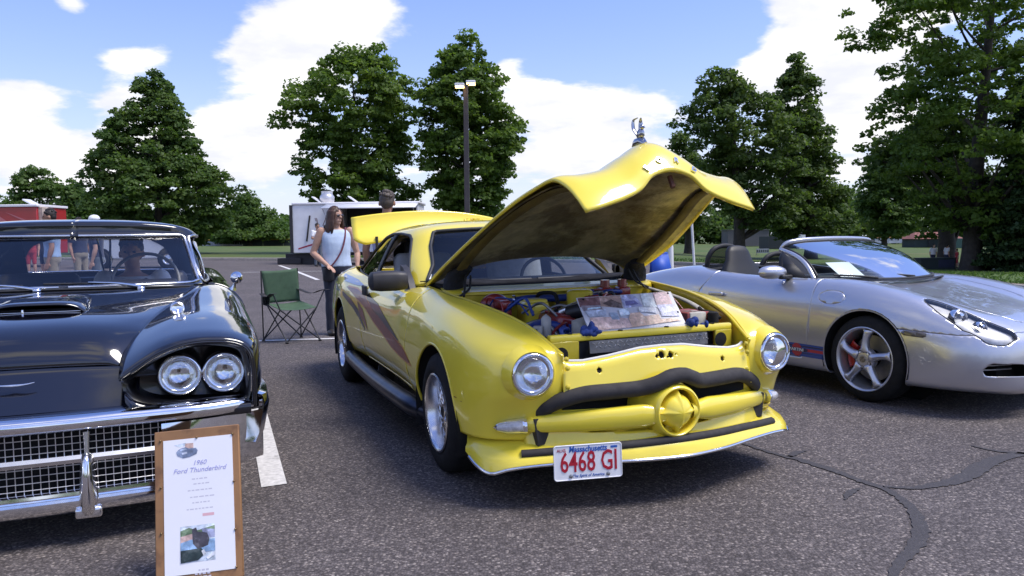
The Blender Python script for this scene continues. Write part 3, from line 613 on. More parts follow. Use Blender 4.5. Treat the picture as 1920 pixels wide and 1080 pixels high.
def headlamp(root, c, r, n, lamp_name='headlight', ring=CHROME, ringw=.014, depth=.07, bulb=True):
    """round sealed-beam lamp at c, facing n"""
    n = np.array(n, float); n /= np.linalg.norm(n); z = np.array([0, 0, 1.]); s = np.cross(z, n); s /= np.linalg.norm(s); z = np.cross(n, s); R = np.stack([n, s, z], 1); e = bpy.data.objects.new(lamp_name, None); COL.objects.link(e); e.parent = root; e.empty_display_size = .05
    g = G(); g.lathe([(-.03, r + ringw), (.004, r + ringw), (.014, r + ringw * .7), (.016, r + ringw * .3), (.008, r + .0), (-.004, r - .003)], 40, c=c, R=R); g.build('bezel', ring, e, smooth=50)
    g = G(); g.lathe([(-.004, r - .001), (-.016, r * .93), (-.038, r * .74), (-depth * .9, r * .4), (-depth, r * .1), (-depth, 0)], 36, c=c, R=R, flip=False); g.build('reflector', REFL, e, smooth=80)
    g = G()
    if bulb: g.ball(np.array(c) - n * depth * .55, (.011, .011, .011), 10, 6); g.lathe([(-depth * .95, .016), (-depth * .45, .013), (-depth * .4, 0)], 12, c=c, R=R)
    if bulb: g.build('bulb_shield', CHROME, e, smooth=60)
    g = G(); g.lathe([(-.003, r - .002), (.006, r * .93), (.016, r * .7), (.022, r * .4), (.024, 0)], 36, c=c, R=R); g.build('lens', LENS, e, smooth=80)
    return e
def side_cut(VF, cuts):
    for f in cuts: VF = clip(VF, f)
    return VF
def both(VF): return (VF, mirror(VF))
def add_both(g, VF, m=0):
    g.add(*VF, m); g.add(*mirror(VF), m); return g
# ================================================================ YELLOW CUSTOM COUPE
YC = Frame(.422, 4.318, 21.8)
yel = thing('custom_coupe', 'bright yellow custom coupe with its bonnet propped open and bullet-nose grille', 'car', YC.o, YC.rz)
yel.rotation_mode = 'XYZ'; yel.rotation_euler = (rad(.55), 0, YC.rz)
YEL = mat('yellow_paint', (.92, .735, .055), .30, coat=1.0, noise=(2.2, .035), coat_rough=.04)
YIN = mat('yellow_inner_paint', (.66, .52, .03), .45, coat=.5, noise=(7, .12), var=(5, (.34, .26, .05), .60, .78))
def ycols():
    def sd(x, zb, zt, yo, ytop, mids=None, y0=None):
        h = zt - zb; f = (0, .18, .36, .54, .70, .84, .945, 1)
        yy = (yo - .045, yo - .010, yo, yo - .006, yo - .022, yo - .050, (yo - .06) * .55 + ytop * .45, ytop)
        return [(x, y, zb + q * h) for q, y in zip(f, yy)]
    C = [[(.69, .50, .30), (.70, .50, .36), (.715, .50, .43), (.735, .50, .50), (.745, .502, .56), (.75, .505, .62), (.755, .51, .66), (.76, .52, .69)],
         [(.68, .58, .30), (.69, .58, .37), (.71, .58, .45), (.745, .58, .53), (.752, .58, .61), (.742, .577, .685), (.71, .565, .722), (.66, .54, .737)],
         [(.64, .69, .30), (.66, .69, .37), (.69, .69, .45), (.735, .685, .53), (.745, .68, .61), (.725, .675, .695), (.66, .645, .757), (.54, .566, .788)],
         [(.57, .80, .30), (.59, .80, .37), (.62, .80, .45), (.665, .79, .53), (.67, .785, .615), (.635, .77, .705), (.54, .715, .778), (.37, .604, .833)],
         [(.46, .865, .30), (.475, .87, .38), (.49, .87, .46), (.51, .865, .54), (.51, .858, .62), (.48, .84, .715), (.39, .77, .80), (.174, .642, .864)],
         [(.30, .885, .30), (.31, .90, .38), (.32, .903, .46), (.32, .90, .54), (.31, .89, .63), (.28, .868, .74), (.19, .80, .83), (-.06, .676, .89)],
         [(.10, .885, .30), (.10, .908, .39), (.10, .914, .48), (.10, .910, .57), (.09, .90, .66), (.07, .872, .765), (0., .815, .845), (-.25, .698, .903)],
         [(-.2, .875, .30), (-.2, .902, .40), (-.2, .910, .50), (-.2, .905, .60), (-.2, .892, .69), (-.22, .865, .79), (-.28, .805, .863), (-.45, .71, .918)],
         [(-.5, .86, .32), (-.5, .893, .42), (-.5, .903, .52), (-.5, .898, .62), (-.5, .882, .71), (-.5, .855, .805), (-.55, .80, .878), (-.65, .718, .93)],
         [(-.8, .85, .33), (-.8, .888, .43), (-.8, .90, .53), (-.8, .895, .63), (-.8, .878, .72), (-.81, .852, .812), (-.83, .80, .877), (-.87, .735, .918)],
         sd(-1.1, .34, .895, .895, .755), sd(-1.6, .34, .895, .893, .758), sd(-2.1, .335, .915, .895, .755), sd(-2.5, .33, .937, .915, .748), sd(-2.87, .33, .957, .925, .73), sd(-3.25, .34, .985, .892, .68),
         sd(-3.58, .36, .975, .845, .58), sd(-3.76, .38, .945, .68, .45), [(-3.82, 0, z) for z in (.40, .48, .57, .66, .75, .83, .90, .93)]]
    return C
YA = surf(ycols(), 210, 52, 3)                        # (u, v, xyz), left half of the car
YV = gmesh(YA)
DOORP = [(-.60, 1.2), (-.605, .62), (-.53, .355), (-1.93, .355), (-2.0, .6), (-2.06, 1.2)]
door_f = inpoly(DOORP, 0, 2, .03)
def ylow(x): return np.where(x > -.2, .302, .33)
arches = [circ((0, .305), .372, 0, 2), circ((-2.86, .335), .405, 0, 2)]
lamp_hole = lambda V: np.where(V[:, 0] > .4, .098 - np.hypot(V[:, 1] - .66, V[:, 2] - .617), -1)
base = YV
for a in arches: base = clip(base, neg(a))
base = clip(base, neg(lamp_hole))
side_body = clip(base, neg(door_f, .0035)); door = clip(base, sub_(door_f, .0035))
# front wing cut line between wing and front panel is the column edge itself
g = G(); add_both(g, side_body); g.build('body_shell', YEL, yel, smooth=60, solid=.012)
for k, VF in enumerate((mirror(door), door)):
    d_ = G().add(*VF).build('door', YEL, yel, smooth=60, solid=.02)
    s = -1 if k == 0 else 1
    h = G(); h.rbox((-1.92, s * .866, .845), (.15, .02, .075), .009, n=3); h.build('door_handle', BLACKPL, d_, smooth=50)
    # painted stripes: film laid on the panel, cut to shape
ORG = mat('stripe_orange', (.62, .24, .03), .3, coat=.35); RED = mat('stripe_maroon', (.21, .022, .016), .3, coat=.35, noise=(16, .25)); NAVY = mat('stripe_navy', (.012, .012, .035), .3, coat=.35); SILV = mat('stripe_grey', (.30, .31, .38), .35, .3, coat=1)
stripes = [('stripe', RED, [(-2.66, .84), (-2.3, .835), (-2.02, .80), (-1.68, .738), (-1.3, .685), (-1.0, .635), (-.62, .57), (-.43, .50), (-.7, .52), (-.95, .548), (-1.22, .60), (-1.5, .645), (-1.85, .715), (-2.2, .765)]),
           ('stripe', NAVY, [(-2.0, .845), (-1.75, .80), (-1.5, .775), (-1.2, .71), (-.9, .645), (-.60, .575), (-.92, .625), (-1.25, .67), (-1.6, .72), (-1.9, .79)]),
           ('stripe', SILV, [(-3.15, .93), (-2.75, .915), (-2.45, .90), (-2.1, .86), (-2.4, .862), (-2.8, .875)]),
           ('stripe', RED, [(-2.2, .755), (-1.95, .70), (-1.80, .63), (-1.70, .555), (-1.86, .61), (-2.05, .665)]),
           ('stripe', NAVY, [(-2.75, .80), (-2.4, .755), (-2.1, .685), (-1.85, .59), (-1.78, .54), (-2.0, .61), (-2.3, .69), (-2.7, .765)]),
           ('stripe', SILV, [(-3.4, .84), (-3.1, .83), (-2.8, .79), (-3.15, .785)]),
           ('stripe', NAVY, [(-3.72, .90), (-3.45, .90), (-3.2, .86), (-3.5, .83)]), ('stripe', mat('stripe_white', (.75, .75, .72), .35, coat=1), [(-3.68, .84), (-3.5, .80), (-3.42, .72), (-3.62, .76)]),
           ('stripe', RED, [(.52, .44), (.36, .475), (.35, .468)])]
stripes = [('stripe', ORG, [(x + (.03 if i in (0, 7) else 0), z + (.011 if i < 7 else -.011)) for i, (x, z) in enumerate(stripes[0][2])])] + stripes
for q_, (nm, mt, P) in enumerate(stripes):
    VF = clip(base, inpoly(P, 0, 2))
    VF = clip(VF, lambda V: V[:, 1] - .5)
    if len(VF[0]) == 0: continue
    for W in both(offs(VF, .0012 if q_ == 0 else .0024)): G().add(*W).build(nm, mt, yel, smooth=60)
# arch lips and dark wheel housings
for cx, cz, r in ((0, .305, .372), (-2.86, .335, .405)):
    P = rim_path(base, lambda v, cx=cx, cz=cz, r=r: abs(math.hypot(v[0] - cx, v[2] - cz) - r) < .012)
    for s in (1, -1): G().tube(P * np.array([1, s, 1]) - np.array([0, s * .006, 0]), .009, 6).build('arch_lip', YEL, yel, smooth=80)
    th = np.linspace(-.35, math.pi + .35, 26)
    A = [[(cx + (r + .012) * math.cos(t), y, cz + (r + .012) * math.sin(t)) for y in (.895, .80, .52)] for t in th]
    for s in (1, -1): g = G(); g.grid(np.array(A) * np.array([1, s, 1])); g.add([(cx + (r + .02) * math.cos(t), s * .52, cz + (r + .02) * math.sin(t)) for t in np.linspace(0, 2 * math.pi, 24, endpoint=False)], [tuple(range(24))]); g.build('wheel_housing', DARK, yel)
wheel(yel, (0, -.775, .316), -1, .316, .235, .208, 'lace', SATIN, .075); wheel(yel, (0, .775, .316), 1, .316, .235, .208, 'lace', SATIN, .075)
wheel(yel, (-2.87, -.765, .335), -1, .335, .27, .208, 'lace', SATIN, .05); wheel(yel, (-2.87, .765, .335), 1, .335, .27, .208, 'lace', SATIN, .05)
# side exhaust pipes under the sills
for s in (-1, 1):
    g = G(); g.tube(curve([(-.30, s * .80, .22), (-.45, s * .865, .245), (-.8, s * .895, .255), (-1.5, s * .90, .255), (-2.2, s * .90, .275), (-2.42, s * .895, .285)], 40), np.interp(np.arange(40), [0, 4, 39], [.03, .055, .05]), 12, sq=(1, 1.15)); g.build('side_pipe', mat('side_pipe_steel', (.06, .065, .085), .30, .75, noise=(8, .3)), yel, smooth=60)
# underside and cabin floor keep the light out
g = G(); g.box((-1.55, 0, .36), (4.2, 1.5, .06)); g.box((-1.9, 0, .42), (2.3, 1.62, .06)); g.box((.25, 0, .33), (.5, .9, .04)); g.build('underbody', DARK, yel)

# ---- front end
def ypanel(zt, zb, xt, name, m, n=40, yl=.51, so=.012):
    ys = np.linspace(-yl, yl, n); A = np.array([[(xt(y, t), y, zb(y) + (zt(y) - zb(y)) * t) for t in np.linspace(0, 1, 12)] for y in ys]); return gmesh(A)
ptop = lambda y: float(np.interp(abs(y), [0, .12, .28, .40, .47, .52], [.690, .686, .660, .645, .648, .675])); pbot = lambda y: float(np.interp(abs(y), [0, .10, .2, .42, .52], [.565, .545, .520, .505, .47]))
px = lambda y, t: .772 - .05 * (abs(y) / .52) ** 2 + .035 * (1 - t) - .0 * t - .02 * max(0, t - .85) / .15
PF = ypanel(ptop, pbot, px, 'front_panel', YEL, 60)
for hy in (-.335, .335): PF = clip(PF, neg(circ((hy, .607), .0145, 1, 2)))
for hy, hz_, r in ((-.045, .652, .012), (-.018, .655, .017), (.03, .652, .016), (.055, .655, .009), (.012, .645, .008)): PF = clip(PF, neg(circ((hy, hz_), r, 1, 2)))
fp = G().add(*PF).build('front_panel', YEL, yel, smooth=60, solid=-.012)
tr = np.array([(px(y, 1) + .006, y, ptop(y) + .006) for y in np.linspace(-.50, .50, 50)]); G().tube(tr, .0085, 6).build('edge_trim', mat('white_rubber', (.72, .71, .68), .6), fp, smooth=80)
for s in (-1, 1):
    for zz in (.70, .66, .575):
        G().lathe([(0, .012), (.006, .011), (.009, .006), (.010, 0)], 8, c=(.762 - (.0 if zz < .7 else .01), s * .492, zz - .03)).build('bolt', YIN, yel)
G().box((.70, 0, .45), (.05, 1.0, .28)).build('front_void', DARK, yel)
# lower yellow fascia with its two dark slots
zt2 = lambda y: float(np.interp(abs(y), [0, .3, .55, .64], [.44, .44, .43, .40])); zb2 = lambda y: .245
px2_ = lambda y, t: .885 - .27 * (abs(y) / .72) ** 2.2 - .05 * t
LF = ypanel(zt2, zb2, px2_, 'fascia', YEL, 60, .66)
slots = [inpoly([(-.47, .368), (-.05, .380), (-.05, .330), (-.40, .335)], 1, 2, .012), inpoly([(.09, .335), (.20, .34), (.20, .40), (.09, .395)], 1, 2, .006)]
for s_ in slots: LF = clip(LF, neg(s_))
G().add(*LF).build('lower_fascia', YEL, yel, smooth=60, solid=-.012)
for s in (-1, 1):
    x0, z0 = .675, .395
    G().box((.69, s * .60, .345), (.05, .062, .125), R=rotm('X', s * -.12)).build('black_upright', FOAM, yel, bevel=.004)
# foam-covered grille hoop
tubeP = [(.645, -.615, .42), (.69, -.59, .442), (.745, -.52, .485), (.785, -.42, .512), (.825, -.28, .520), (.858, -.17, .528), (.888, -.095, .550), (.90, -.035, .575), (.90, .02, .578), (.888, .085, .556), (.855, .15, .533), (.825, .28, .530), (.785, .41, .527), (.745, .50, .502), (.70, .585, .448), (.645, .615, .422)]
G().tube(curve(tubeP, 70), .036, 12, sq=(1, .9)).build('grille_hoop', FOAM, yel, smooth=60)
# grille bars, shaped like spear blades, pod and bullet
for s in (-1, 1):
    P = curve([(.665, s * .665, .372), (.70, s * .60, .378), (.76, s * .48, .386), (.83, s * .32, .397), (.875, s * .18, .405), (.90, s * .06, .410)], 30); A = []
    for i, p in enumerate(P):
        t = i / 29; h = np.interp(t, [0, .1, .5, .82, 1], [.030, .040, .050, .054, .034]); d = np.interp(t, [0, 1], [.03, .035]); row = []
        for a in np.linspace(0, 2 * math.pi, 14, endpoint=False):
            ca, sa = math.cos(a), math.sin(a); row.append((p[0] + d * np.sign(ca) * abs(ca) ** .9, p[1], p[2] + h * np.sign(sa) * abs(sa) ** .75))
        A.append(row)
    G().grid(np.array(A), cv=True, flip=(s > 0)).build('grille_bar', YEL, yel, smooth=60)
NZ = .418
g = G(); g.lathe([(.72, .150), (.80, .142), (.87, .130), (.915, .120), (.928, .115), (.932, .108), (.926, .100), (.90, .100), (.83, .099)], 48, c=(0, -.018, NZ)); pod = g.build('bullet_pod', YEL, yel, smooth=60)
G().lathe([(.835, .096), (.835, 0)], 32, c=(0, -.018, NZ)).build('pod_void', DARK, pod)
A = []
for r_, x in ((0, .965), (.022, .962), (.045, .952), (.066, .934), (.076, .915), (.081, .89), (.081, .84)):
    row = []
    for a in np.linspace(0, 2 * math.pi, 64, endpoint=False):
        k = max(0., 1 - abs(((a + math.pi / 4) % (math.pi / 2)) - math.pi / 4) / .26); rr = r_ + (.020 * k ** 1.6 if r_ > .07 else .004 * k * (r_ / .08)); row.append((x + .012 * k * (r_ / .084) ** 2, rr * math.cos(a) - .018, NZ + rr * math.sin(a)))
    A.append(row)
G().grid(np.array(A), cv=True).build('bullet', YEL, pod, smooth=70)
# headlights with painted rings standing proud of the wings
for s in (-1, 1):
    n = (1, s * .08, .02); headlamp(yel, (.762, s * .66, .617), .084, n, ringw=.013, bulb=False)
    g = G(); nn = np.array(n) / np.linalg.norm(n); sv = np.cross((0, 0, 1.), nn); sv /= np.linalg.norm(sv); R = np.stack([nn, sv, np.cross(nn, sv)], 1)
    g.lathe([(-.055, .128), (-.025, .116), (-.004, .106), (.006, .100), (.004, .096), (-.03, .094)], 44, c=(.758, s * .66, .617), R=R); g.build('headlight_surround', YEL, yel, smooth=60)
    # turn signal: teardrop chrome rim, smoky lens, chrome end band
    P = curve([(.595, s * .790, .360), (.61, s * .778, .363), (.64, s * .745, .368), (.665, s * .70, .372), (.675, s * .668, .374)], 14); w = np.interp(np.linspace(0, 1, 14), [0, .15, .5, 1], [.004, .018, .029, .033])
    ts = bpy.data.objects.new('turn_signal', None); COL.objects.link(ts); ts.parent = yel
    G().tube(P + np.array([.004, 0, 0]), w * 1.15, 12, sq=(1, .9)).build('signal_rim', CHROME, ts, smooth=60); G().tube(P[2:-1] + np.array([.020, s * .006, .002]), w[2:-1] * .86, 12, sq=(.95, .8)).build('signal_lens', mat('smoky_lens', (.55, .53, .53), .12, coat=1, noise=(40, .3)), ts, smooth=60)
    G().tube(P[-2:] + np.array([.012, -s * .004, 0]), .037, 12).build('signal_band', CHROME, ts, smooth=60)
# chin spoiler: swept lip with pointed corners, chrome bead, black rubbing strip
sp = [(.42, .875, .255, .225), (.56, .865, .248, .190), (.63, .83, .242, .170), (.69, .76, .245, .196), (.755, .62, .254, .215), (.83, .42, .268, .222), (.90, .2, .280, .222), (.925, 0, .285, .221)]
sp = [(x, -y, a, b) for x, y, a, b in sp] + [(x, y, a, b) for x, y, a, b in sp[-2::-1]]; S_ = curve(np.array(sp), 90); A = []
for x, y, zt_, zb_ in S_:
    f = 1 if abs(y) < .6 else 1 + .0 * abs(y); A.append([(x - .10, y * .93, zt_ + .060), (x - .05, y * .96, zt_ + .030), (x + .005, y * .985, zt_), (x + .022, y, zt_ * .6 + zb_ * .4), (x + .030, y * 1.005, zb_), (x + .0, y * .99, zb_ - .004), (x - .10, y * .95, zb_ + .01)])
A = np.array(A); G().grid(A).build('chin_spoiler', YEL, yel, smooth=50)
G().tube(A[2:-2, 4] + np.array([.003, 0, -.001]), .0085, 6).build('chrome_bead', CHROME, yel, smooth=80)
k0, k1 = [int(np.argmin(abs(S_[:, 1] - y))) for y in (-.71, .71)]; Q = S_[k0:k1]; G().tube(np.c_[Q[:, 0] - .008, Q[:, 1] * .985, Q[:, 2] + .004], .021, 8, sq=(1, 1.1)).build('rubbing_strip', FOAM, yel, smooth=60)
# number plate
pl = bpy.data.objects.new('number_plate', None); COL.objects.link(pl); pl.parent = yel
pc = np.array([.930, -.482, .250]); pn = np.array([1., -.20, .05]); pn /= np.linalg.norm(pn); ps = np.cross((0, 0, 1.), pn); ps /= np.linalg.norm(ps); pu = np.cross(pn, ps); PR = np.stack([pn, ps, pu], 1)
PLW = mat('plate_white', (.80, .80, .82), .35, coat=.3, noise=(30, .03)); PRED = mat('plate_red', (.42, .012, .03), .4); PBLU = mat('plate_blue', (.02, .10, .42), .4)
def rrect(w, h, r, n=5):
    out = []
    for cx, cy, a0 in ((w / 2 - r, h / 2 - r, 0), (-w / 2 + r, h / 2 - r, 90), (-w / 2 + r, -h / 2 + r, 180), (w / 2 - r, -h / 2 + r, 270)):
        for i in range(n): a = rad(a0 + 90 * i / (n - 1)); out.append((cx + r * math.cos(a), cy + r * math.sin(a)))
    return out
g = G(); g.tr(PR, pc); g.prism(rrect(.305, .153, .014), -.003, 0, axis='x'); g.build('plate', PLW, pl, smooth=30)
g = G(); g.tr(PR, pc); q = rrect(.300, .148, .012); g.tube([(.0005, a, b) for a, b in q], .0022, 5, closed=True); g.build('plate_rim', PLW, pl, smooth=60)
def pt(a, b, c=.001): return pc + ps * a + pu * b + pn * c
text('plate_number', '6468', .124, PRED, pl, pt(-.046, -.002), ps, pu, sx=.64, extrude=.0012, bold=.0012); text('plate_letters', 'GI', .124, PRED, pl, pt(.094, -.002), ps, pu, sx=.64, extrude=.0012, bold=.0012)
text('plate_state', 'Massachusetts', .036, PBLU, pl, pt(.0, .056), ps, pu, sx=.82, shear=.15, bold=.0008); text('plate_month', 'AUG', .019, PRED, pl, pt(-.118, .054), ps, pu); text('plate_motto', 'The Spirit of America', .018, PBLU, pl, pt(.0, -.058), ps, pu, shear=.25, sx=.9)
g = G(); g.tr(PR, pc); g.prism([(a + .117, b + .058) for a, b in rrect(.030, .009, .002, 3)], 0, .0015, axis='x'); g.build('plate_sticker', PBLU, pl)
for a in (-.078, .088): G().lathe([(0, .0085), (.004, .008), (.006, .004), (.006, 0)], 10, c=pt(a, -.058, 0), R=PR).build('plate_bolt', STEEL, pl)

# ---- engine bay
g = G(); g.box((-.42, 0, .56), (.03, 1.36, .66)); 
for s in (-1, 1): g.add([(-.42, s * .70, .30), (.70, s * .50, .30), (.74, s * .505, .70), (.54, s * .555, .775), (.17, s * .63, .85), (-.06, s * .665, .875), (-.42, s * .70, .905)], [(0, 1, 2, 3, 4, 5, 6)], flip=(s < 0))
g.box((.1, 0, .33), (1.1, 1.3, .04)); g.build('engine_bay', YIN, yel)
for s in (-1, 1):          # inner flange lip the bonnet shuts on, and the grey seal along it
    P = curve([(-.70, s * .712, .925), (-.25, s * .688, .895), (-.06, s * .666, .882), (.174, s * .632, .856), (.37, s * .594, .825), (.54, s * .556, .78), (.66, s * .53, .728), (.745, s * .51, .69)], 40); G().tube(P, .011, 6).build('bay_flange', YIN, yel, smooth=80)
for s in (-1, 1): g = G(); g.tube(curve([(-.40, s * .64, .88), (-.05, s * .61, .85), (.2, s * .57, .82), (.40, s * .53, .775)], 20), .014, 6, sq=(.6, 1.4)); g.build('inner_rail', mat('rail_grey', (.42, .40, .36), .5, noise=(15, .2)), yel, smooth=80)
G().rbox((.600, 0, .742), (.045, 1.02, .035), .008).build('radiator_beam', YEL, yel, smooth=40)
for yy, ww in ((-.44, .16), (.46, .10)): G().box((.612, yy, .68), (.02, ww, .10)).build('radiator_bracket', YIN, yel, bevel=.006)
for yy, zz in ((-.40, .762), (.13, .762), (-.13, .762), (.40, .762)): G().lathe([(0, .013), (.004, .012), (.005, 0)], 8, axis='z', c=(.605, yy, zz - .002)).build('beam_bolt', DARK, yel)
for s, (yy, zz, r) in zip((1, 2, 3), ((-.455, .668, .036), (-.30, .662, .03), (.44, .68, .036))): G().lathe([(0, r), (.002, 0)], 18, c=(.623, yy, zz)).build('beam_hole', DARK, yel)
DIA = mat('checker_plate', (.20, .195, .195), .5, .7, noise=(14, .2))
dp = G().box((.648, .01, .697), (.004, .66, .058), R=rotm('Y', -.12)).build('checker_plate', DIA, yel)
g = G()
for i in range(26):
    for j in range(3):
        yy = -.30 + i * .025 + (.0125 if j % 2 else 0); zz = .676 + j * .019; g.rbox((.651 + (zz - .69) * .12, yy, zz), (.003, .017, .0035), .0012, R=rotm('X', .9 if (i + j) % 2 else -.5), n=1)
g.build('checker_treads', mat('tread_bright', (.40, .39, .39), .35, .8), dp, smooth=60)
g = G(); g.rbox((.56, .0, .60), (.04, .86, .24), .01); g.build('radiator', mat('radiator_black', (.012, .013, .02), .5), yel)
# cowl: black scuttle panel, white trim line, yellow ledge
A = []
for y in np.linspace(-.69, .69, 30):
    q = 1 - (y / .69) ** 2; A.append([(-.415 + .05 * q, y, .885), (-.43 + .05 * q, y, .905), (-.52 + .04 * q, y, .925), (-.80 + .02 * q, y, .955), (-.98 + .25 * q, y, .945)])
A = np.array(A); G().grid(A[:, :3], flip=True).build('cowl_ledge', YIN, yel, smooth=50, solid=.006); G().grid(A[:, 2:], flip=True).build('cowl_scuttle', mat('scuttle_black', (.022, .022, .025), .95, spec=.05, noise=(9, .4)), yel, smooth=50, solid=.006)
G().tube([(p[0] + .004, p[1], p[2] + .004) for p in A[2:26, 1]], .006, 6).build('cowl_trim', MATS['white_rubber'], yel, smooth=80)
RPA = mat('engine_red', (.26, .022, .02), .32, coat=.7, noise=(18, .2)); BLU = mat('silicone_blue', (.016, .045, .23), .38, noise=(10, .2)); 
g = G(); g.lathe([(-.04, .02), (-.035, .085), (0, .10), (.03, .10), (.06, .075), (.07, .03), (.12, .022)], 22, c=(-.30, -.44, .80)); g.lathe([(0, .03), (.12, .03), (.125, .0)], 14, c=(-.22, -.44, .80)); g.rbox((-.16, -.44, .845), (.14, .06, .05), .012); g.build('brake_booster', RPA, yel, smooth=50)
g = G(); g.rbox((-.16, -.255, .785), (.16, .15, .15), .03, n=3); yb = g.build('air_box', YEL, yel, smooth=50)
G().rbox((-.15, -.255, .855), (.13, .12, .03), .012, n=3).build('air_box_lid', YIN, yb, smooth=50)
G().tube(curve([(.30, -.50, .70), (.20, -.42, .745), (.12, -.33, .755), (.20, -.22, .735), (.40, -.12, .70), (.50, 0, .68)], 30), .026, 10).build('coolant_hose', BLU, yel, smooth=70)
G().tube(curve([(-.34, -.40, .83), (-.34, -.2, .855), (-.33, 0, .85), (-.30, .15, .86)], 24), .022, 10).build('vacuum_hose', BLU, yel, smooth=70)
g = G(); g.rbox((.0, 0, .60), (.52, .46, .28), .04, n=3); g.build('engine_block', STEEL, yel, smooth=50)
for s in (-1, 1):
    g = G(); g.rbox((-.04, s * .20, .755), (.46, .12, .075), .025, R=rotm('X', s * .3), n=3)
    for i in range(5): g.rbox((-.20 + i * .08, s * .205, .797), (.05, .085, .012), .005, R=rotm('X', s * .3))
    g.build('valve_cover', RPA, yel, smooth=50)
g = G(); g.rbox((-.02, -.02, .775), (.34, .17, .06), .025, n=3)
for i in range(4):
    for s in (-1, 1): g.tube(curve([(-.14 + i * .085, s * .06, .79), (-.14 + i * .085, s * .13, .785), (-.14 + i * .085, s * .17, .74)], 7), .02, 8)
g.build('intake_manifold', mat('bay_black', (.016, .017, .022), .4, noise=(12, .3)), yel, smooth=60)
g = G(); g.tube(curve([(.10, -.16, .80), (.16, -.10, .82), (.20, -.02, .80), (.36, .02, .76), (.46, .1, .72)], 18), .042, 12); g.build('intake_duct', MATS['bay_black'], yel, smooth=70)
g = G(); g.tube([(.02, -.17, .80), (.10, -.08, .85)], .024, 12); g.tube([(-.0, -.19, .785), (.03, -.16, .805)], .012, 10); g.build('fuel_rail', SATIN, yel, smooth=60)
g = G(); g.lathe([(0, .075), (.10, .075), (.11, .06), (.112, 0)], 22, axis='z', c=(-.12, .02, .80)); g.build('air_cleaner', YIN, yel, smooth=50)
for s, yy in ((1, .30), (2, .42)): g = G(); g.rbox((-.33, yy, .865), (.09, .08, .07), .015, n=3); g.lathe([(0, .03), (.05, .028), (.052, 0)], 12, axis='z', c=(-.33, yy, .895)); g.build('coil_pack', RPA, yel, smooth=50)
G().tube(curve([(-.36, .10, .83), (-.30, .14, .89), (-.28, .20, .86), (-.26, .28, .88), (-.3, .40, .87)], 20), .014, 8).build('vacuum_hose', BLU, yel, smooth=70)
G().tube(curve([(.05, -.08, .84), (.08, .05, .86), (.14, .12, .82)], 14), .008, 6).build('spark_lead', RPA, yel, smooth=70)
G().tube(curve([(-.02, .0, .87), (.06, .10, .885), (.2, .16, .83)], 14), .008, 6).build('spark_lead', RPA, yel, smooth=70)
g = G(); g.rbox((.40, .40, .745), (.20, .15, .13), .012); fb = g.build('battery', mat('battery_case', (.30, .07, .06), .5, noise=(12, .2)), yel, smooth=40)
g = G(); g.rbox((.44, .39, .76), (.13, .10, .10), .006); g.build('battery_label', mat('cream_label', (.55, .52, .45), .5, noise=(20, .15)), fb, smooth=40)
g = G(); g.lathe([(0, .028), (.05, .028), (.055, .02), (.056, 0)], 14, axis='z', c=(.52, .47, .755)); g.build('bay_knob', DARK, yel, smooth=50)
g = G(); g.tube(curve([(.54, .50, .775), (.50, .49, .80), (.46, .45, .81), (.40, .47, .82)], 12), .010, 6); g.build('bay_cable', DARK, yel, smooth=70)

rnd = np.random.RandomState(17); BAYM = [MATS['bay_black'], STEEL, RPA, BLU, DARK, SATIN, MATS['rail_grey']]
for k in range(26):        # wires and small hoses
    x0, y0 = rnd.uniform(-.36, .45), rnd.uniform(-.50, .46); z0 = .70 + .10 * (x0 < .1); L_ = rnd.uniform(.12, .34); a = rnd.uniform(0, 6.28)
    x1, y1 = np.clip(x0 + L_ * math.cos(a), -.38, .50), np.clip(y0 + L_ * math.sin(a), -.52, .48)
    G().tube(curve([(x0, y0, z0), ((x0 * 2 + x1) / 3, (y0 * 2 + y1) / 3 + .02, z0 + rnd.uniform(.03, .10)), ((x0 + x1 * 2) / 3, (y0 + y1 * 2) / 3 - .02, z0 + rnd.uniform(.02, .09)), (x1, y1, z0 - .02)], 14), rnd.choice([.004, .005, .008, .012]), 6).build('bay_wire', BAYM[rnd.randint(0, 5)], yel, smooth=70)
for k in range(18):        # brackets, sensors, canisters
    x0, y0 = rnd.uniform(-.38, .50), rnd.choice([rnd.uniform(-.56, -.36), rnd.uniform(.30, .54), rnd.uniform(-.3, .3)]); w = rnd.uniform(.02, .06, 3); lim = .70 - .22 * max(0, (x0 + .7) / 1.4) ** 2 - .05; y0 = float(np.clip(y0, -lim, lim)); z0 = rnd.uniform(.68, .80) - .05 * (x0 > .2)
    g = G()
    if k % 3: g.rbox((x0, y0, z0), w + .02, .006, R=rotm('Z', rnd.uniform(0, 3)))
    else: g.lathe([(0, w[0]), (w[2] * 1.6, w[0]), (w[2] * 1.8, w[0] * .6), (w[2] * 2, 0)], 12, axis='z', c=(x0, y0, z0 - .03))
    g.build('bay_fitting', BAYM[rnd.randint(0, 7)], yel, smooth=45)
for x_, y_, z_ in ((.27, -.475, .715), (.115, -.32, .757), (.46, -.05, .69), (-.34, -.3, .85), (-.32, .08, .852)): G().lathe([(-.008, .029), (-.008, .031), (.008, .031), (.008, .029)], 14, c=(x_, y_, z_), R=rotm('Z', 1.1)).build('hose_clamp', SATIN, yel, smooth=40)
G().box((.0, 0, .56), (1.0, 1.0, .10)).build('bay_floor', DARK, yel)

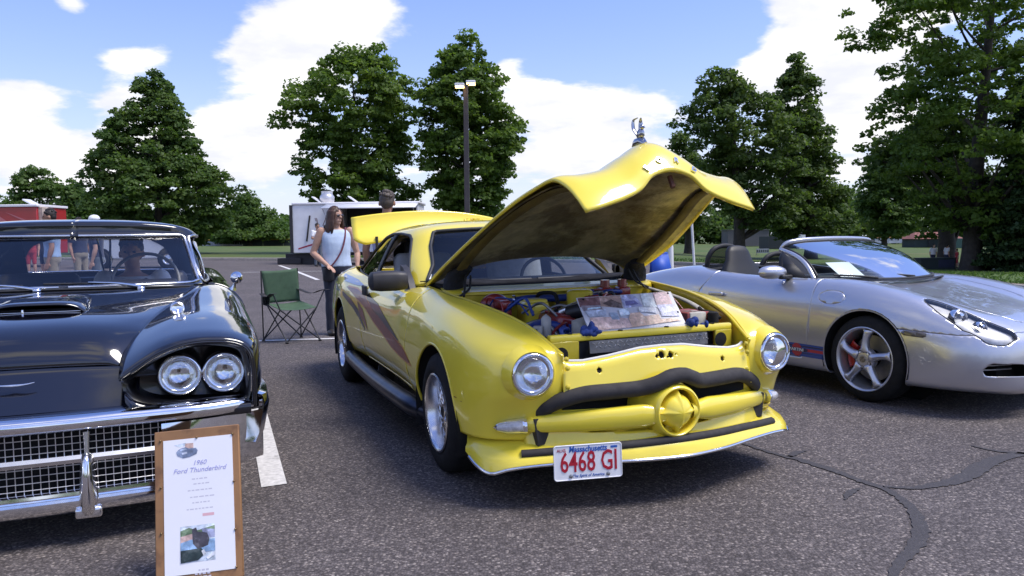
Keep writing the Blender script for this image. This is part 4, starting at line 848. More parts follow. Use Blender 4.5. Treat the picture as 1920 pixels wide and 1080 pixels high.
# ---- bonnet, open on its rear hinges
HIN = np.array([-.75, 0, .93]); TH = rad(24)
def lift(P):
    P = np.asarray(P, float) - HIN; c, s = math.cos(TH), math.sin(TH); return np.stack([P[..., 0] * c - P[..., 2] * s, P[..., 1], P[..., 0] * s + P[..., 2] * c], -1) + HIN
hd = [[(-.47, 0, .998), (-.475, .2, .994), (-.50, .40, .980), (-.60, .585, .957), (-.71, .69, .941), (-.74, .72, .937)],
      [(-.36, 0, 1.012), (-.365, .2, 1.004), (-.38, .41, .985), (-.42, .595, .957), (-.46, .69, .932), (-.47, .712, .920)],
      [(-.16, 0, 1.028), (-.16, .2, 1.016), (-.17, .40, .988), (-.19, .57, .957), (-.20, .672, .918), (-.20, .694, .903)],
      [(.12, 0, 1.048), (.12, .18, 1.020), (.12, .36, .982), (.12, .53, .958), (.12, .625, .915), (.12, .646, .899)],
      [(.40, 0, 1.062), (.40, .16, 1.015), (.40, .33, .966), (.40, .475, .950), (.40, .57, .915), (.395, .590, .897)],
      [(.62, 0, 1.060), (.62, .14, .998), (.62, .29, .934), (.62, .42, .918), (.62, .512, .900), (.62, .532, .886)],
      [(.76, 0, 1.045), (.76, .13, .978), (.76, .26, .905), (.755, .385, .884), (.75, .472, .878), (.745, .500, .866)],
      [(.865, 0, .995), (.87, .12, .930), (.865, .24, .850), (.855, .36, .815), (.84, .452, .800), (.825, .482, .792)],
      [(.930, 0, .905), (.935, .12, .845), (.925, .23, .758), (.912, .35, .722), (.89, .440, .706), (.875, .468, .712)],
      [(.960, 0, .800), (.958, .10, .775), (.946, .18, .706), (.935, .32, .652), (.925, .43, .626), (.915, .458, .622)]]
hd = np.array(hd); hr_ = hd.copy(); hr_[6:, :, 1] *= np.linspace(.985, .945, len(hd) - 6)[:, None]; full = np.concatenate([hd[:, ::-1] * np.array([1, -1, 1]), hr_[:, 1:]], 1); HA = surf(full, 100, 90, 1); HL = lift(HA)
g = G(); g.grid(HL, flip=False); bon = g.build('bonnet', YEL, yel, smooth=60, solid=.016)
inn = surf(full, 60, 60, 6); inn = inn[1:-3, 2:-2].copy(); inn[..., 2] -= .022 + .012 * np.linspace(0, 1, inn.shape[0])[:, None]; inn[..., 0] -= .03 * np.linspace(0, 1, inn.shape[0])[:, None] ** 4; rnd = np.random.RandomState(3)
LIN = mat('bonnet_liner', (.50, .455, .32), .40, .45, noise=(7, .42, 9), var=(3.6, (.20, .165, .105), .47, .62), bump=(14, .9, .010))
G().grid(lift(inn), flip=True).build('bonnet_liner', LIN, bon, smooth=60)
# frame webs and hinge covers under the bonnet
for s in (-1, 1):
    G().tube(lift(curve([(-.62, s * .60, .885), (-.2, s * .585, .90), (.2, s * .53, .905), (.55, s * .44, .885), (.80, s * .40, .80)], 24)), .02, 8, sq=(.7, 1.6)).build('bonnet_brace', mat('brace_olive', (.12, .09, .03), .6, noise=(8, .3)), bon, smooth=60)
    g = G(); g.tube(curve([(-.46, s * .60, .86), (-.50, s * .615, .93), (-.48, s * .60, 1.0), (-.40, s * .56, 1.05)], 12), [.05, .055, .06, .07, .075, .075, .075, .07, .065, .06, .05, .04], 10, sq=(.5, 1)); g.build('hinge_boot', mat('black_cloth', (.012, .013, .02), .8, bump=(20, .8, .02)), yel, smooth=60)
    for q in (0, .03): G().tube(curve([(-.44, s * (.56 - q), 1.0), (-.40, s * (.58 - q), .93), (-.36, s * (.60 + q), .885)], 8), .007, 6).build('hinge_strut', BLACKPL, yel, smooth=60)
# latch hanging at the centre
g = G(); g.tube(lift([(.90, .02, .80), (.905, .02, .74)]), .012, 8); g.build('bonnet_latch', mat('latch_rust', (.10, .035, .02), .7), bon)
# letters on the nose
for q, (ch, yy) in enumerate((('F', -.125), ('O', -.045), ('R', .045), ('D', .125))):
    i = 96; c = HL[i][np.argmin(abs(HA[i][:, 1] - yy))]; j = np.argmin(abs(HA[i][:, 1] - yy)); du = HL[i + 2, j] - HL[i - 2, j]; dv = HL[i, j + 1] - HL[i, j - 1]; nrm = np.cross(du, dv); nrm /= np.linalg.norm(nrm)
    if nrm[2] < 0: nrm = -nrm
    text('bonnet_letter', ch, .045, CHROME, bon, c + nrm * .004, dv, -du, extrude=.004, bold=.0015, sx=.85)
# chrome bird ornament
j0 = HA.shape[1] // 2; i0 = int(np.argmin(abs(HA[:, j0, 0] - .77))); oc = HL[i0, j0]
orn = bpy.data.objects.new('bonnet_ornament', None); COL.objects.link(orn); orn.parent = bon; orn.empty_display_size = .05
ORNC = mat('ornament_chrome', (.42, .42, .45), .12, 1.0); ox = lambda a, b: oc + np.array([a, 0, b - .004])
g = G(); g.tube([ox(-.06, .0), ox(-.03, .018), ox(.01, .022), ox(.05, .006)], [.012, .022, .022, .008], 10, sq=(1, 1.1)); g.build('ornament_base', ORNC, orn, smooth=70)
g = G(); g.ball(ox(.0, .055), (.022, .018, .030), 12, 8, R=rotm('Y', .3)); g.ball(ox(.016, .088), (.013, .011, .013), 10, 7); g.tube([ox(.026, .088), ox(.044, .082)], [.006, .001], 6); g.build('ornament_bird', ORNC, orn, smooth=70)
g = G()
for s in (-1, 1): g.tube(curve([ox(-.005, .05) + np.array([0, s * .012, 0]), ox(-.03, .09) + np.array([0, s * .022, 0]), ox(-.03, .125) + np.array([0, s * .02, 0]), ox(-.008, .135) + np.array([0, s * .008, 0])], 12), np.interp(np.arange(12), [0, 6, 11], [.012, .010, .003]), 7, sq=(.5, 1.2))
g.build('ornament_wings', ORNC, orn, smooth=70)

# ---- greenhouse
gh = [[(-.72, 0, .945), (-.735, .25, .945), (-.80, .48, .942), (-.91, .64, .935), (-1.03, .712, .915), (-1.3, .745, .895), (-1.7, .752, .898), (-2.1, .750, .912), (-2.5, .738, .932), (-2.85, .71, .952), (-3.08, .65, .975), (-3.22, .50, .99), (-3.28, .25, .995), (-3.30, 0, .995)],
      [(-.92, 0, 1.06), (-.935, .24, 1.06), (-.99, .46, 1.056), (-1.09, .60, 1.048), (-1.17, .668, 1.03), (-1.38, .705, 1.02), (-1.75, .715, 1.02), (-2.1, .712, 1.028), (-2.45, .695, 1.04), (-2.75, .66, 1.055), (-2.94, .60, 1.075), (-3.05, .46, 1.09), (-3.10, .23, 1.095), (-3.12, 0, 1.095)],
      [(-1.14, 0, 1.185), (-1.15, .23, 1.184), (-1.20, .43, 1.178), (-1.275, .555, 1.168), (-1.34, .618, 1.15), (-1.50, .655, 1.145), (-1.8, .667, 1.147), (-2.1, .662, 1.152), (-2.38, .642, 1.158), (-2.60, .605, 1.168), (-2.76, .545, 1.18), (-2.85, .42, 1.195), (-2.90, .21, 1.20), (-2.92, 0, 1.20)],
      [(-1.32, 0, 1.285), (-1.33, .22, 1.283), (-1.36, .40, 1.277), (-1.41, .51, 1.268), (-1.46, .565, 1.253), (-1.58, .598, 1.25), (-1.83, .61, 1.252), (-2.08, .605, 1.254), (-2.28, .585, 1.257), (-2.45, .55, 1.262), (-2.57, .49, 1.27), (-2.66, .38, 1.28), (-2.71, .19, 1.285), (-2.72, 0, 1.285)],
      [(-1.42, 0, 1.322), (-1.43, .20, 1.320), (-1.45, .37, 1.313), (-1.49, .47, 1.303), (-1.53, .52, 1.293), (-1.63, .55, 1.292), (-1.84, .56, 1.294), (-2.06, .555, 1.295), (-2.22, .535, 1.296), (-2.36, .50, 1.299), (-2.45, .44, 1.303), (-2.52, .34, 1.310), (-2.56, .17, 1.313), (-2.57, 0, 1.313)],
      [(-1.62, 0, 1.348), (-1.62, .14, 1.347), (-1.64, .25, 1.343), (-1.66, .32, 1.338), (-1.68, .36, 1.335), (-1.74, .38, 1.334), (-1.88, .39, 1.335), (-2.02, .385, 1.335), (-2.12, .37, 1.335), (-2.2, .34, 1.336), (-2.25, .30, 1.337), (-2.29, .23, 1.339), (-2.32, .12, 1.340), (-2.33, 0, 1.340)],
      [(-1.95 + .02 * math.cos(i), .012 * i / 13 * (13 - i) / 6, 1.352) for i in range(14)]]
gh = np.swapaxes(np.array(gh), 0, 1); GA = surf(gh, 130, 60, 2)
# carry a (u, v) pair with every point so that glass lines can be cut on the surface itself
uv = np.stack(np.meshgrid(np.linspace(0, 1, 130), np.linspace(0, 1, 60), indexing='ij'), -1); GV = gmesh(np.concatenate([GA, uv], -1))
SIDE = [(-1.10, .905), (-1.34, 1.10), (-1.47, 1.215), (-1.56, 1.248), (-1.80, 1.262), (-2.06, 1.262), (-2.30, 1.235), (-2.62, 1.13), (-2.90, 1.00), (-3.02, .948), (-2.6, .925), (-2.0, .897), (-1.4, .880)]
sidewin = inpoly(SIDE, 0, 2, .012); onside = lambda V: V[:, 1] - np.interp(V[:, 2], [.9, 1.03, 1.15, 1.25], [.625, .585, .535, .47])
fs = lambda V: np.minimum(sidewin(V), onside(V))
ws = lambda V: np.minimum(np.minimum(inpoly([(-.70, .5), (-.70, .955), (-1.40, 1.262), (-1.6, 1.26), (-1.6, .5)], 0, 2)(V) * 0 + 1, np.minimum(1.287 - V[:, 2] - .02 * (V[:, 1] / .5) ** 2, V[:, 2] - .94)), np.minimum(np.interp(V[:, 2], [.93, 1.05, 1.17, 1.28], [.665, .575, .535, .47]) - V[:, 1], -1.0 * 0 + (-V[:, 0] < 1.6) * 2. - 1))
rw = lambda V: np.minimum(np.minimum(1.245 - V[:, 2], V[:, 2] - 1.01), np.minimum(np.interp(V[:, 2], [1.0, 1.09, 1.2, 1.28], [.44, .42, .37, .33]) - V[:, 1], (V[:, 0] < -2.3) * 2. - 1))
shell = clip(clip(clip(GV, neg(fs)), neg(ws)), neg(rw)); g = G(); add_both(g, shell); g.build('roof', YEL, yel, smooth=50, solid=.02)
BPOST = lambda V: .042 - abs(V[:, 0] + 2.05 + (V[:, 2] - 1.05) * -.45)
gl = clip(GV, fs); DG = glass_mat('privacy_glass', (.16, .17, .19), .01, 1.5, .25); CG = glass_mat('clear_glass', (.72, .76, .78), .0, 1.5, .02); WG = glass_mat('windscreen_glass', (.55, .62, .66), .0, 1.52, .06, (.02, .03, .05))
quarter = clip(clip(gl, neg(BPOST)), lambda V: -(V[:, 0] + 2.05 - (V[:, 2] - 1.05) * .45)); post = clip(gl, BPOST)
for W in both(offs(quarter, -.006)): G().add(*W).build('quarter_window', DG, yel, smooth=60)
for W in both(offs(post, -.002)): G().add(*W).build('door_post', BLACKPL, yel, smooth=60, solid=.015)
PSEAL = rim_path(gl); 
for s in (1, -1): G().tube(PSEAL[:: 2] * np.array([1, s, 1]), .011, 6, closed=True).build('window_seal', BLACKPL, yel, smooth=80)
W_ = clip(GV, ws); g = G(); add_both(g, offs(W_, -.006)); g.build('windscreen', WG, yel, smooth=60, weld=True)
Pw = np.array([p for p in rim_path(W_) if p[1] > .004]); g = G()
for s in (1, -1): g.tube(Pw[::2] * np.array([1, s, 1]), .013, 6)
g.build('windscreen_seal', BLACKPL, yel, smooth=80)
W_ = clip(GV, rw); g = G(); add_both(g, offs(W_, -.006)); g.build('rear_window', DG, yel, smooth=60, weld=True)
# rear deck
A = np.array([[(-3.22 - .06 * t * 0 - (.55 * t), y * (1 - .22 * t), .985 - .04 * t + .012 * (1 - (y / .66) ** 2)) for t in np.linspace(0, 1, 8)] for y in np.linspace(-.66, .66, 20)]); G().grid(A, flip=True).build('rear_deck', YEL, yel, smooth=50)
# boot lid, open
A = []
for t in np.linspace(0, 1, 18):
    row = []
    for q in np.linspace(-1, 1, 30):
        w = .70 - .10 * max(0, (.25 - t) / .25) ** 2; row.append((-3.12 - .14 * math.sin(t * 1.5) - .05 * q * q, q * w, 1.225 + .25 * t - (.045 + .02 * (q > 0)) * q * q + .01 * (1 - q * q)))
    A.append(row)
lid = G().grid(np.array(A), flip=True).build('boot_lid', YEL, yel, smooth=50, solid=.018)
for s in (-1, 1): G().tube(curve([(-3.25, s * .5, .96), (-3.17, s * .5, 1.1), (-3.16, s * .5, 1.25)], 8), .014, 6).build('lid_arm', BLACKPL, lid, smooth=60)
# door mirror, seats, dash, wheel
for s in (-1, 1):
    mr = bpy.data.objects.new('door_mirror', None); COL.objects.link(mr); mr.parent = yel
    g = G(); A = []
    for t, sx, sz, dx in ((0, .03, .045, .05), (.06, .055, .058, .035), (.3, .072, .066, .015), (.7, .075, .066, 0), (.93, .068, .058, -.004), (1, .03, .03, -.006)):
        A.append([(-1.05 + dx + sx * math.copysign(abs(math.cos(a)) ** .6, math.cos(a)), s * (.77 + .235 * t), .957 + sz * math.copysign(abs(math.sin(a)) ** .6, math.sin(a))) for a in np.linspace(0, 2 * math.pi, 16, endpoint=False)])
    A.append([(-1.056, s * 1.006, .957)] * 16); g.grid(np.array(A), cv=True, flip=(s < 0)); g.prism([(-1.22, .895), (-.98, .885), (-1.03, .95), (-1.16, 1.035), (-1.24, 1.05)], s * .715, s * .755, axis='y'); g.build('mirror_housing', mat('mirror_grey', (.030, .028, .032), .5, noise=(20, .15)), mr, smooth=50)
    G().box((-1.118, s * .885, .957), (.004, .19, .10)).build('mirror_glass', CHROME, mr)
SEAT = mat('seat_grey', (.36, .36, .37), .8, noise=(18, .12)); 
for s in (-1, 1):
    st = bpy.data.objects.new('seat', None); COL.objects.link(st); st.parent = yel
    g = G(); g.rbox((-1.72, s * .38, .56), (.5, .48, .16), .05, n=3); g.build('cushion', SEAT, st, smooth=50); g = G(); g.rbox((-1.98, s * .38, .84), (.14, .46, .56), .055, R=rotm('Y', -.28), n=3); g.build('backrest', SEAT, st, smooth=50); g = G(); g.rbox((-2.08, s * .38, 1.14), (.10, .26, .15), .045, R=rotm('Y', -.2), n=3); g.build('headrest', mat('headrest_black', (.02, .02, .022), .8), st, smooth=50)
g = G(); g.rbox((-1.08, 0, .86), (.42, 1.36, .16), .05, n=3); g.build('dashboard', mat('dash_black', (.012, .012, .014), .7), yel, smooth=50)
g = G(); g.tube([(-1.42 + .06 * math.sin(a) * 0 - .10 * math.sin(a) * .5, .38 + .18 * math.cos(a), .90 + .16 * math.sin(a)) for a in np.linspace(0, 2 * math.pi, 28, endpoint=False)], .013, 8, closed=True); g.build('steering_wheel', BLACKPL, yel, smooth=70)
g = G(); g.rbox((-2.9, 0, .80), (.5, 1.3, .25), .05); g.box((-1.9, 0, .46), (2.2, 1.5, .04)); g.build('rear_bench', MATS['dash_black'], yel, smooth=50)
g = G(); g.box((-.98, -.60, .975), (.002, .07, .05), R=rotm('Y', -.9)); g.build('windscreen_sticker', WHITEPAPER, yel)
# tail lamps peeping round the rear corner
for s in (-1, 1): g = G(); g.rbox((-3.70, s * .70, .86), (.10, .10, .12), .03, n=3); g.build('tail_lamp', mat('tail_red', (.35, .02, .03), .2, coat=1), yel, smooth=50)
# ================================================================ BLACK 1960s COUPE
BC = Frame(-2.305, 3.796, 22)
blk = thing('vintage_coupe', 'glossy black vintage hardtop with paired round headlamps and chrome mesh grille', 'car', BC.o, BC.rz)
BLK = mat('black_paint', (.0055, .006, .011), .10, coat=1.0, noise=(3, .1), coat_rough=.015)
MESHM = mat('grille_mesh_metal', (.82, .81, .82), .34, 1.0, noise=(15, .1))
# wing: loft along the car, sections from the bonnet shut line over the crest and down the side
wing = [(.845, [(.395, .640), (.47, .695), (.56, .750), (.68, .782), (.80, .780), (.885, .752), (.915, .66), (.915, .485)]),
        (.80, [(.395, .665), (.47, .720), (.56, .772), (.68, .800), (.81, .796), (.905, .760), (.928, .66), (.928, .48)]),
        (.68, [(.40, .715), (.48, .765), (.57, .803), (.69, .822), (.83, .812), (.93, .760), (.948, .64), (.942, .46)]),
        (.45, [(.455, .800), (.53, .828), (.62, .848), (.74, .852), (.865, .830), (.95, .765), (.965, .62), (.955, .42)]),
        (.10, [(.54, .862), (.60, .872), (.68, .878), (.78, .874), (.885, .848), (.955, .775), (.970, .61), (.955, .36)]),
        (-.30, [(.66, .912), (.70, .915), (.76, .912), (.83, .900), (.90, .866), (.955, .790), (.970, .60), (.955, .33)]),
        (-.62, [(.735, .940), (.765, .940), (.80, .934), (.85, .918), (.905, .880), (.955, .80), (.970, .60), (.955, .31)]),
        (-1.0, [(.790, .935), (.805, .935), (.83, .930), (.865, .915), (.91, .880), (.955, .80), (.970, .60), (.955, .30)]),
        (-1.9, [(.790, .93), (.805, .932), (.83, .928), (.865, .915), (.91, .880), (.955, .80), (.970, .60), (.955, .30)]),
        (-2.6, [(.74, .95), (.77, .955), (.81, .95), (.86, .935), (.91, .89), (.955, .80), (.970, .60), (.955, .32)]),
        (-3.4, [(.66, .95), (.72, .965), (.79, .965), (.85, .945), (.90, .89), (.935, .79), (.945, .60), (.93, .36)]),
        (-4.1, [(.60, .90), (.68, .925), (.76, .935), (.82, .92), (.86, .87), (.88, .77), (.885, .60), (.87, .40)])]
WA = surf([[(x, y, z) for y, z in s] for x, s in wing], 150, 50, 2); WV = gmesh(WA)
WV = clip(WV, neg(circ((0, .34), .40, 0, 2))); BD = inpoly([(-.78, 1.2), (-.78, .40), (-2.05, .40), (-2.05, 1.2)], 0, 2, .04)
g = G(); add_both(g, clip(WV, neg(BD, .003))); g.build('wings', BLK, blk, smooth=60, solid=.012)
for W in both(clip(WV, sub_(BD, .003))): G().add(*W).build('door', BLK, blk, smooth=60, solid=.02)
wheel(blk, (0, -.76, .335), -1, .335, .20, .19, 'plain', CHROME, .04); wheel(blk, (0, .76, .335), 1, .335, .20, .19, 'plain', CHROME, .04); wheel(blk, (-2.87, -.76, .335), -1, .335, .20, .19, 'plain', CHROME, .04); wheel(blk, (-2.87, .76, .335), 1, .335, .20, .19, 'plain', CHROME, .04)
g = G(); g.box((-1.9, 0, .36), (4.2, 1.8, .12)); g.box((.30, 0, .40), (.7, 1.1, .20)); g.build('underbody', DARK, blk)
# brow edge, pod, lamps
E0 = WA[0]
for s in (-1, 1):
    G().tube(E0[2:-1] * np.array([1, s, 1]), .007, 6).build('brow_edge', BLK, blk, smooth=80)
    out = np.array([(.835, .398, .636), (.838, .47, .688), (.838, .56, .742), (.838, .68, .773), (.838, .80, .770), (.835, .880, .742), (.835, .906, .66), (.830, .906, .56), (.825, .895, .515), (.828, .80, .512), (.83, .65, .518), (.832, .52, .530), (.832, .44, .560), (.834, .405, .60)])
    cl = np.concatenate([out, out[:1]]); ring = curve(cl, 72)[:-1]; cen = np.array([.70, .68, .635]); A = []
    for t, x in ((0, 0), (.06, -.012), (.12, -.06), (.16, -.13), (.5, -.15), (1, -.15)):
        q = ring * (1 - t) + cen * t; q[:, 0] = ring[:, 0] + x; A.append(q)
    G().grid(np.array(A) * np.array([1, s, 1]), cv=True, flip=(s > 0)).build('headlight_pod', mat('pod_black', (.006, .006, .008), .28, coat=.5), blk, smooth=50)
    low = [(.826, .41, .60), (.83, .445, .555), (.83, .53, .525), (.828, .66, .512), (.823, .80, .506), (.822, .905, .508)]; L0 = curve(low, 40); A = []
    for d, dz in ((-.02, .004), (.012, -.004), (.022, -.022), (.010, -.05)): A.append(L0 + np.array([d, 0, dz]))
    G().grid(np.array(A) * np.array([1, s, 1]), flip=(s < 0)).build('pod_sill', BLK, blk, smooth=70)
    for yy in (.620, .800): headlamp(blk, (.770, s * yy, .640), .077, (1, s * .03, 0), ringw=.013, depth=.06, bulb=False)
# nose panel under the bonnet lip
hl = lambda y: .690 - .012 * (y / .4) ** 2
A = np.array([[(.665 + .0 * t + (.17 - .02 * (y / .45) ** 2) * t ** 1.4, y, hl(y) * (1 - t) + .535 * t + .012 * math.sin(t * math.pi)) for t in np.linspace(0, 1, 14)] for y in np.linspace(-.46, .46, 40)]); G().grid(A, flip=False).build('nose_panel', BLK, blk, smooth=70)
A = np.array([[(.83 - .06 * (abs(y) / .92) ** 3, y, .535), (.85 - .06 * (abs(y) / .92) ** 3, y, .522), (.86 - .06 * (abs(y) / .92) ** 3, y, .50), (.80, y, .48)] for y in np.linspace(-.86, .86, 50)]); G().grid(A).build('valance', BLK, blk, smooth=60)
# emblem: slim chrome wings
g = G()
for s in (-1, 1): g.tube(curve([(.755, 0, .640), (.757, s * .02, .641), (.757, s * .045, .643), (.752, s * .075, .648)], 12), np.interp(np.arange(12), [0, 11], [.008, .002]), 8, sq=(.8, 1))
g.build('nose_emblem', CHROME, blk, smooth=70)
# bonnet
hd = [(.655, [(0, .690), (.12, .690), (.25, .687), (.34, .682), (.385, .668)]), (.645, [(0, .715), (.12, .714), (.26, .710), (.355, .700), (.395, .680)]), (.60, [(0, .775), (.14, .772), (.28, .765), (.375, .742), (.41, .715)]), (.50, [(0, .830), (.15, .828), (.31, .818), (.41, .795), (.445, .785)]),
      (.35, [(0, .862), (.17, .860), (.34, .848), (.45, .830), (.478, .822)]), (.10, [(0, .885), (.2, .882), (.39, .872), (.51, .864), (.536, .862)]), (-.25, [(0, .915), (.24, .913), (.46, .908), (.60, .906), (.645, .905)]), (-.55, [(0, .940), (.27, .939), (.50, .936), (.66, .936), (.715, .935)]), (-.63, [(0, .946), (.27, .945), (.5, .941), (.67, .940), (.725, .939)])]
hb = np.array([[(x, y, z) for y, z in s] for x, s in hd]); hb = np.concatenate([hb[:, ::-1] * np.array([1, -1, 1]), hb[:, 1:]], 1); HB = surf(hb, 70, 70, 2); bb = G().grid(HB, flip=False).build('bonnet', BLK, blk, smooth=60, solid=.012)
def hbz(x, y): d = (HB[..., 0] - x) ** 2 + (HB[..., 1] - y) ** 2; return HB[..., 2].ravel()[np.argmin(d)]
# bonnet scoop with slatted mouth
sc = []
for t in np.linspace(0, 1, 24):
    x = .20 - .62 * t; w = np.interp(t, [0, .15, .7, 1], [.205, .215, .19, .12]); h = np.interp(t, [0, .08, .3, .75, 1], [.046, .052, .050, .022, -.006]); row = []
    for q in np.linspace(-1, 1, 25): row.append((x + .02 * (1 - q * q) * (1 - t), q * w, hbz(x, q * w) - .006 + (h + .006) * (1 - abs(q) ** 5) ** .8))
    sc.append(row)
sc = np.array(sc); so = G().grid(sc, flip=False).build('bonnet_scoop', BLK, blk, smooth=60, solid=.008)
G().prism([(y_, z_) for y_, z_ in [(-.19, .868), (.19, .868), (.185, .906), (-.185, .906)]], .178, .182, axis='x').build('scoop_mouth', DARK, so)
for zz in (.880, .892): G().rbox((.196, 0, zz), (.008, .37, .0055), .002).build('scoop_slat', SATIN, so, smooth=50)
G().rbox((.202, -.055, .888), (.010, .010, .040), .003).build('scoop_divider', CHROME, so, smooth=50)
# wing-top ornaments
for s in (-1, 1):
    f = bpy.data.objects.new('wing_ornament', None); COL.objects.link(f); f.parent = blk
    g = G(); g.tube(curve([(.36, s * .61, .866), (.33, s * .61, .885), (.24, s * .615, .886), (.12, s * .62, .885)], 14), np.interp(np.arange(14), [0, 3, 13], [.004, .010, .003]), 8, sq=(1, .8)); g.build('ornament_spear', CHROME, f, smooth=70)
    G().lathe([(0, .032), (.006, .032), (.009, .026), (.006, .022), (.006, 0)], 24, c=(.33, s * .61, .892), R=rotm('Y', -.25)).build('ornament_ring', CHROME, f, smooth=50)
# ---- bumper and grille
bx = lambda y: .90 - .03 * (abs(y) / .6) ** 2 - .075 * max(0, (abs(y) - .62) / .34) ** 2.2
Ys = np.linspace(-.955, .955, 80); A = []
for y in Ys:
    x = bx(y); k = max(0, (abs(y) - .6) / .35); A.append([(x - .08, y * .995, .528), (x - .015, y, .531), (x + .015, y, .525), (x + .030, y, .512), (x + .033, y, .490), (x + .024, y, .472), (x + .0, y, .462), (x - .08, y * .995, .458)])
G().grid(np.array(A), flip=False).build('bumper_bar', CHROME, blk, smooth=50)
for s in (-1, 1):          # wrapped end: upper horn that runs back to the wheel and the solid chrome cheek below
    P = [(.82, .950), (.79, .968), (.70, .982), (.50, .988), (.32, .98)]; A = []
    for x, y in curve(np.array(P), 14): A.append([(x, y * .97, .545), (x + .01, y, .535), (x + .012, y * 1.01, .49), (x + .008, y, .44), (x - .01, y * .985, .36), (x - .02, y * .96, .30)])
    G().grid(np.array(A) * np.array([1, s, 1]), flip=(s > 0)).build('bumper_end', CHROME, blk, smooth=50)
    A = []
    for y in np.linspace(.545, .958, 20):
        x = bx(y); q = (y - .545) / .41; A.append([(x + .0, y, .455), (x + .012 - .02 * q, y, .41), (x + .016 - .03 * q, y, .34), (x + .012 - .04 * q, y, .27), (x + .0 - .05 * q, y, .21 + .02 * q), (x - .04 - .05 * q, y, .17 + .05 * q)])
    G().grid(np.array(A) * np.array([1, s, 1]), flip=(s < 0)).build('bumper_cheek', CHROME, blk, smooth=50)
A = []
for y in np.linspace(-.62, .62, 50):
    x = bx(y) - .0; A.append([(x - .03, y, .222), (x + .0, y, .226), (x + .014, y, .220), (x + .016, y, .208), (x + .004, y, .200), (x + .006, y, .194), (x + .028, y, .186), (x + .030, y, .165), (x + .018, y, .140), (x - .02, y, .124), (x - .09, y, .120)])
G().grid(np.array(A), flip=False).build('lower_bar', CHROME, blk, smooth=45)
A = []
for y in np.linspace(-.56, .56, 50): x = bx(y) + .004; A.append([(x - .03, y, .366), (x, y, .366), (x + .012, y, .352), (x + .008, y, .336), (x - .03, y, .334)])
G().grid(np.array(A), flip=False).build('grille_bar', SATIN, blk, smooth=45)
g = G()
for i in range(40):
    y = -.56 + i * 1.12 / 39; x = bx(y) - .022; g.box((x, y, .338), (.005, .0027, .235))
for z in (.238, .266, .294, .322, .382, .410, .438):
    P = [(bx(y) - .018, y, z) for y in np.linspace(-.56, .56, 30)]; g.tube(P, .0018, 4)
g.build('grille_mesh', MESHM, blk, smooth=0, kind='stuff')
G().box((.775, 0, .335), (.01, 1.2, .26)).build('grille_void', DARK, blk)
for y in (-.27, .27):
    P = [(bx(y) - .004, y, .455), (bx(y) + .004, y, .41), (bx(y) + .012, y, .362)]; G().tube(P, [.018, .014, .011], 8, sq=(1, .8)).build('grille_post', SATIN, blk, smooth=60)
    gd = bpy.data.objects.new('bumper_guard', None); COL.objects.link(gd); gd.parent = blk
    A = []
    for t, z, w, d in ((0, .372, .004, .02), (.04, .368, .018, .045), (.2, .34, .026, .062), (.5, .27, .032, .072), (.8, .18, .037, .070), (.95, .128, .038, .05), (1, .115, .02, .02)):
        A.append([(bx(y) + .0 + d * math.cos(a) * (1 if math.cos(a) > 0 else .6), y + w * math.sin(a), z) for a in np.linspace(0, 2 * math.pi, 20, endpoint=False)])
    G().grid(np.array(A), cv=True, flip=True).build('guard_blade', CHROME, gd, smooth=60); g = G(); g.rbox((bx(y) + .01, y, .135), (.07, .10, .045), .012, n=3); g.build('guard_foot', CHROME, gd, smooth=50)
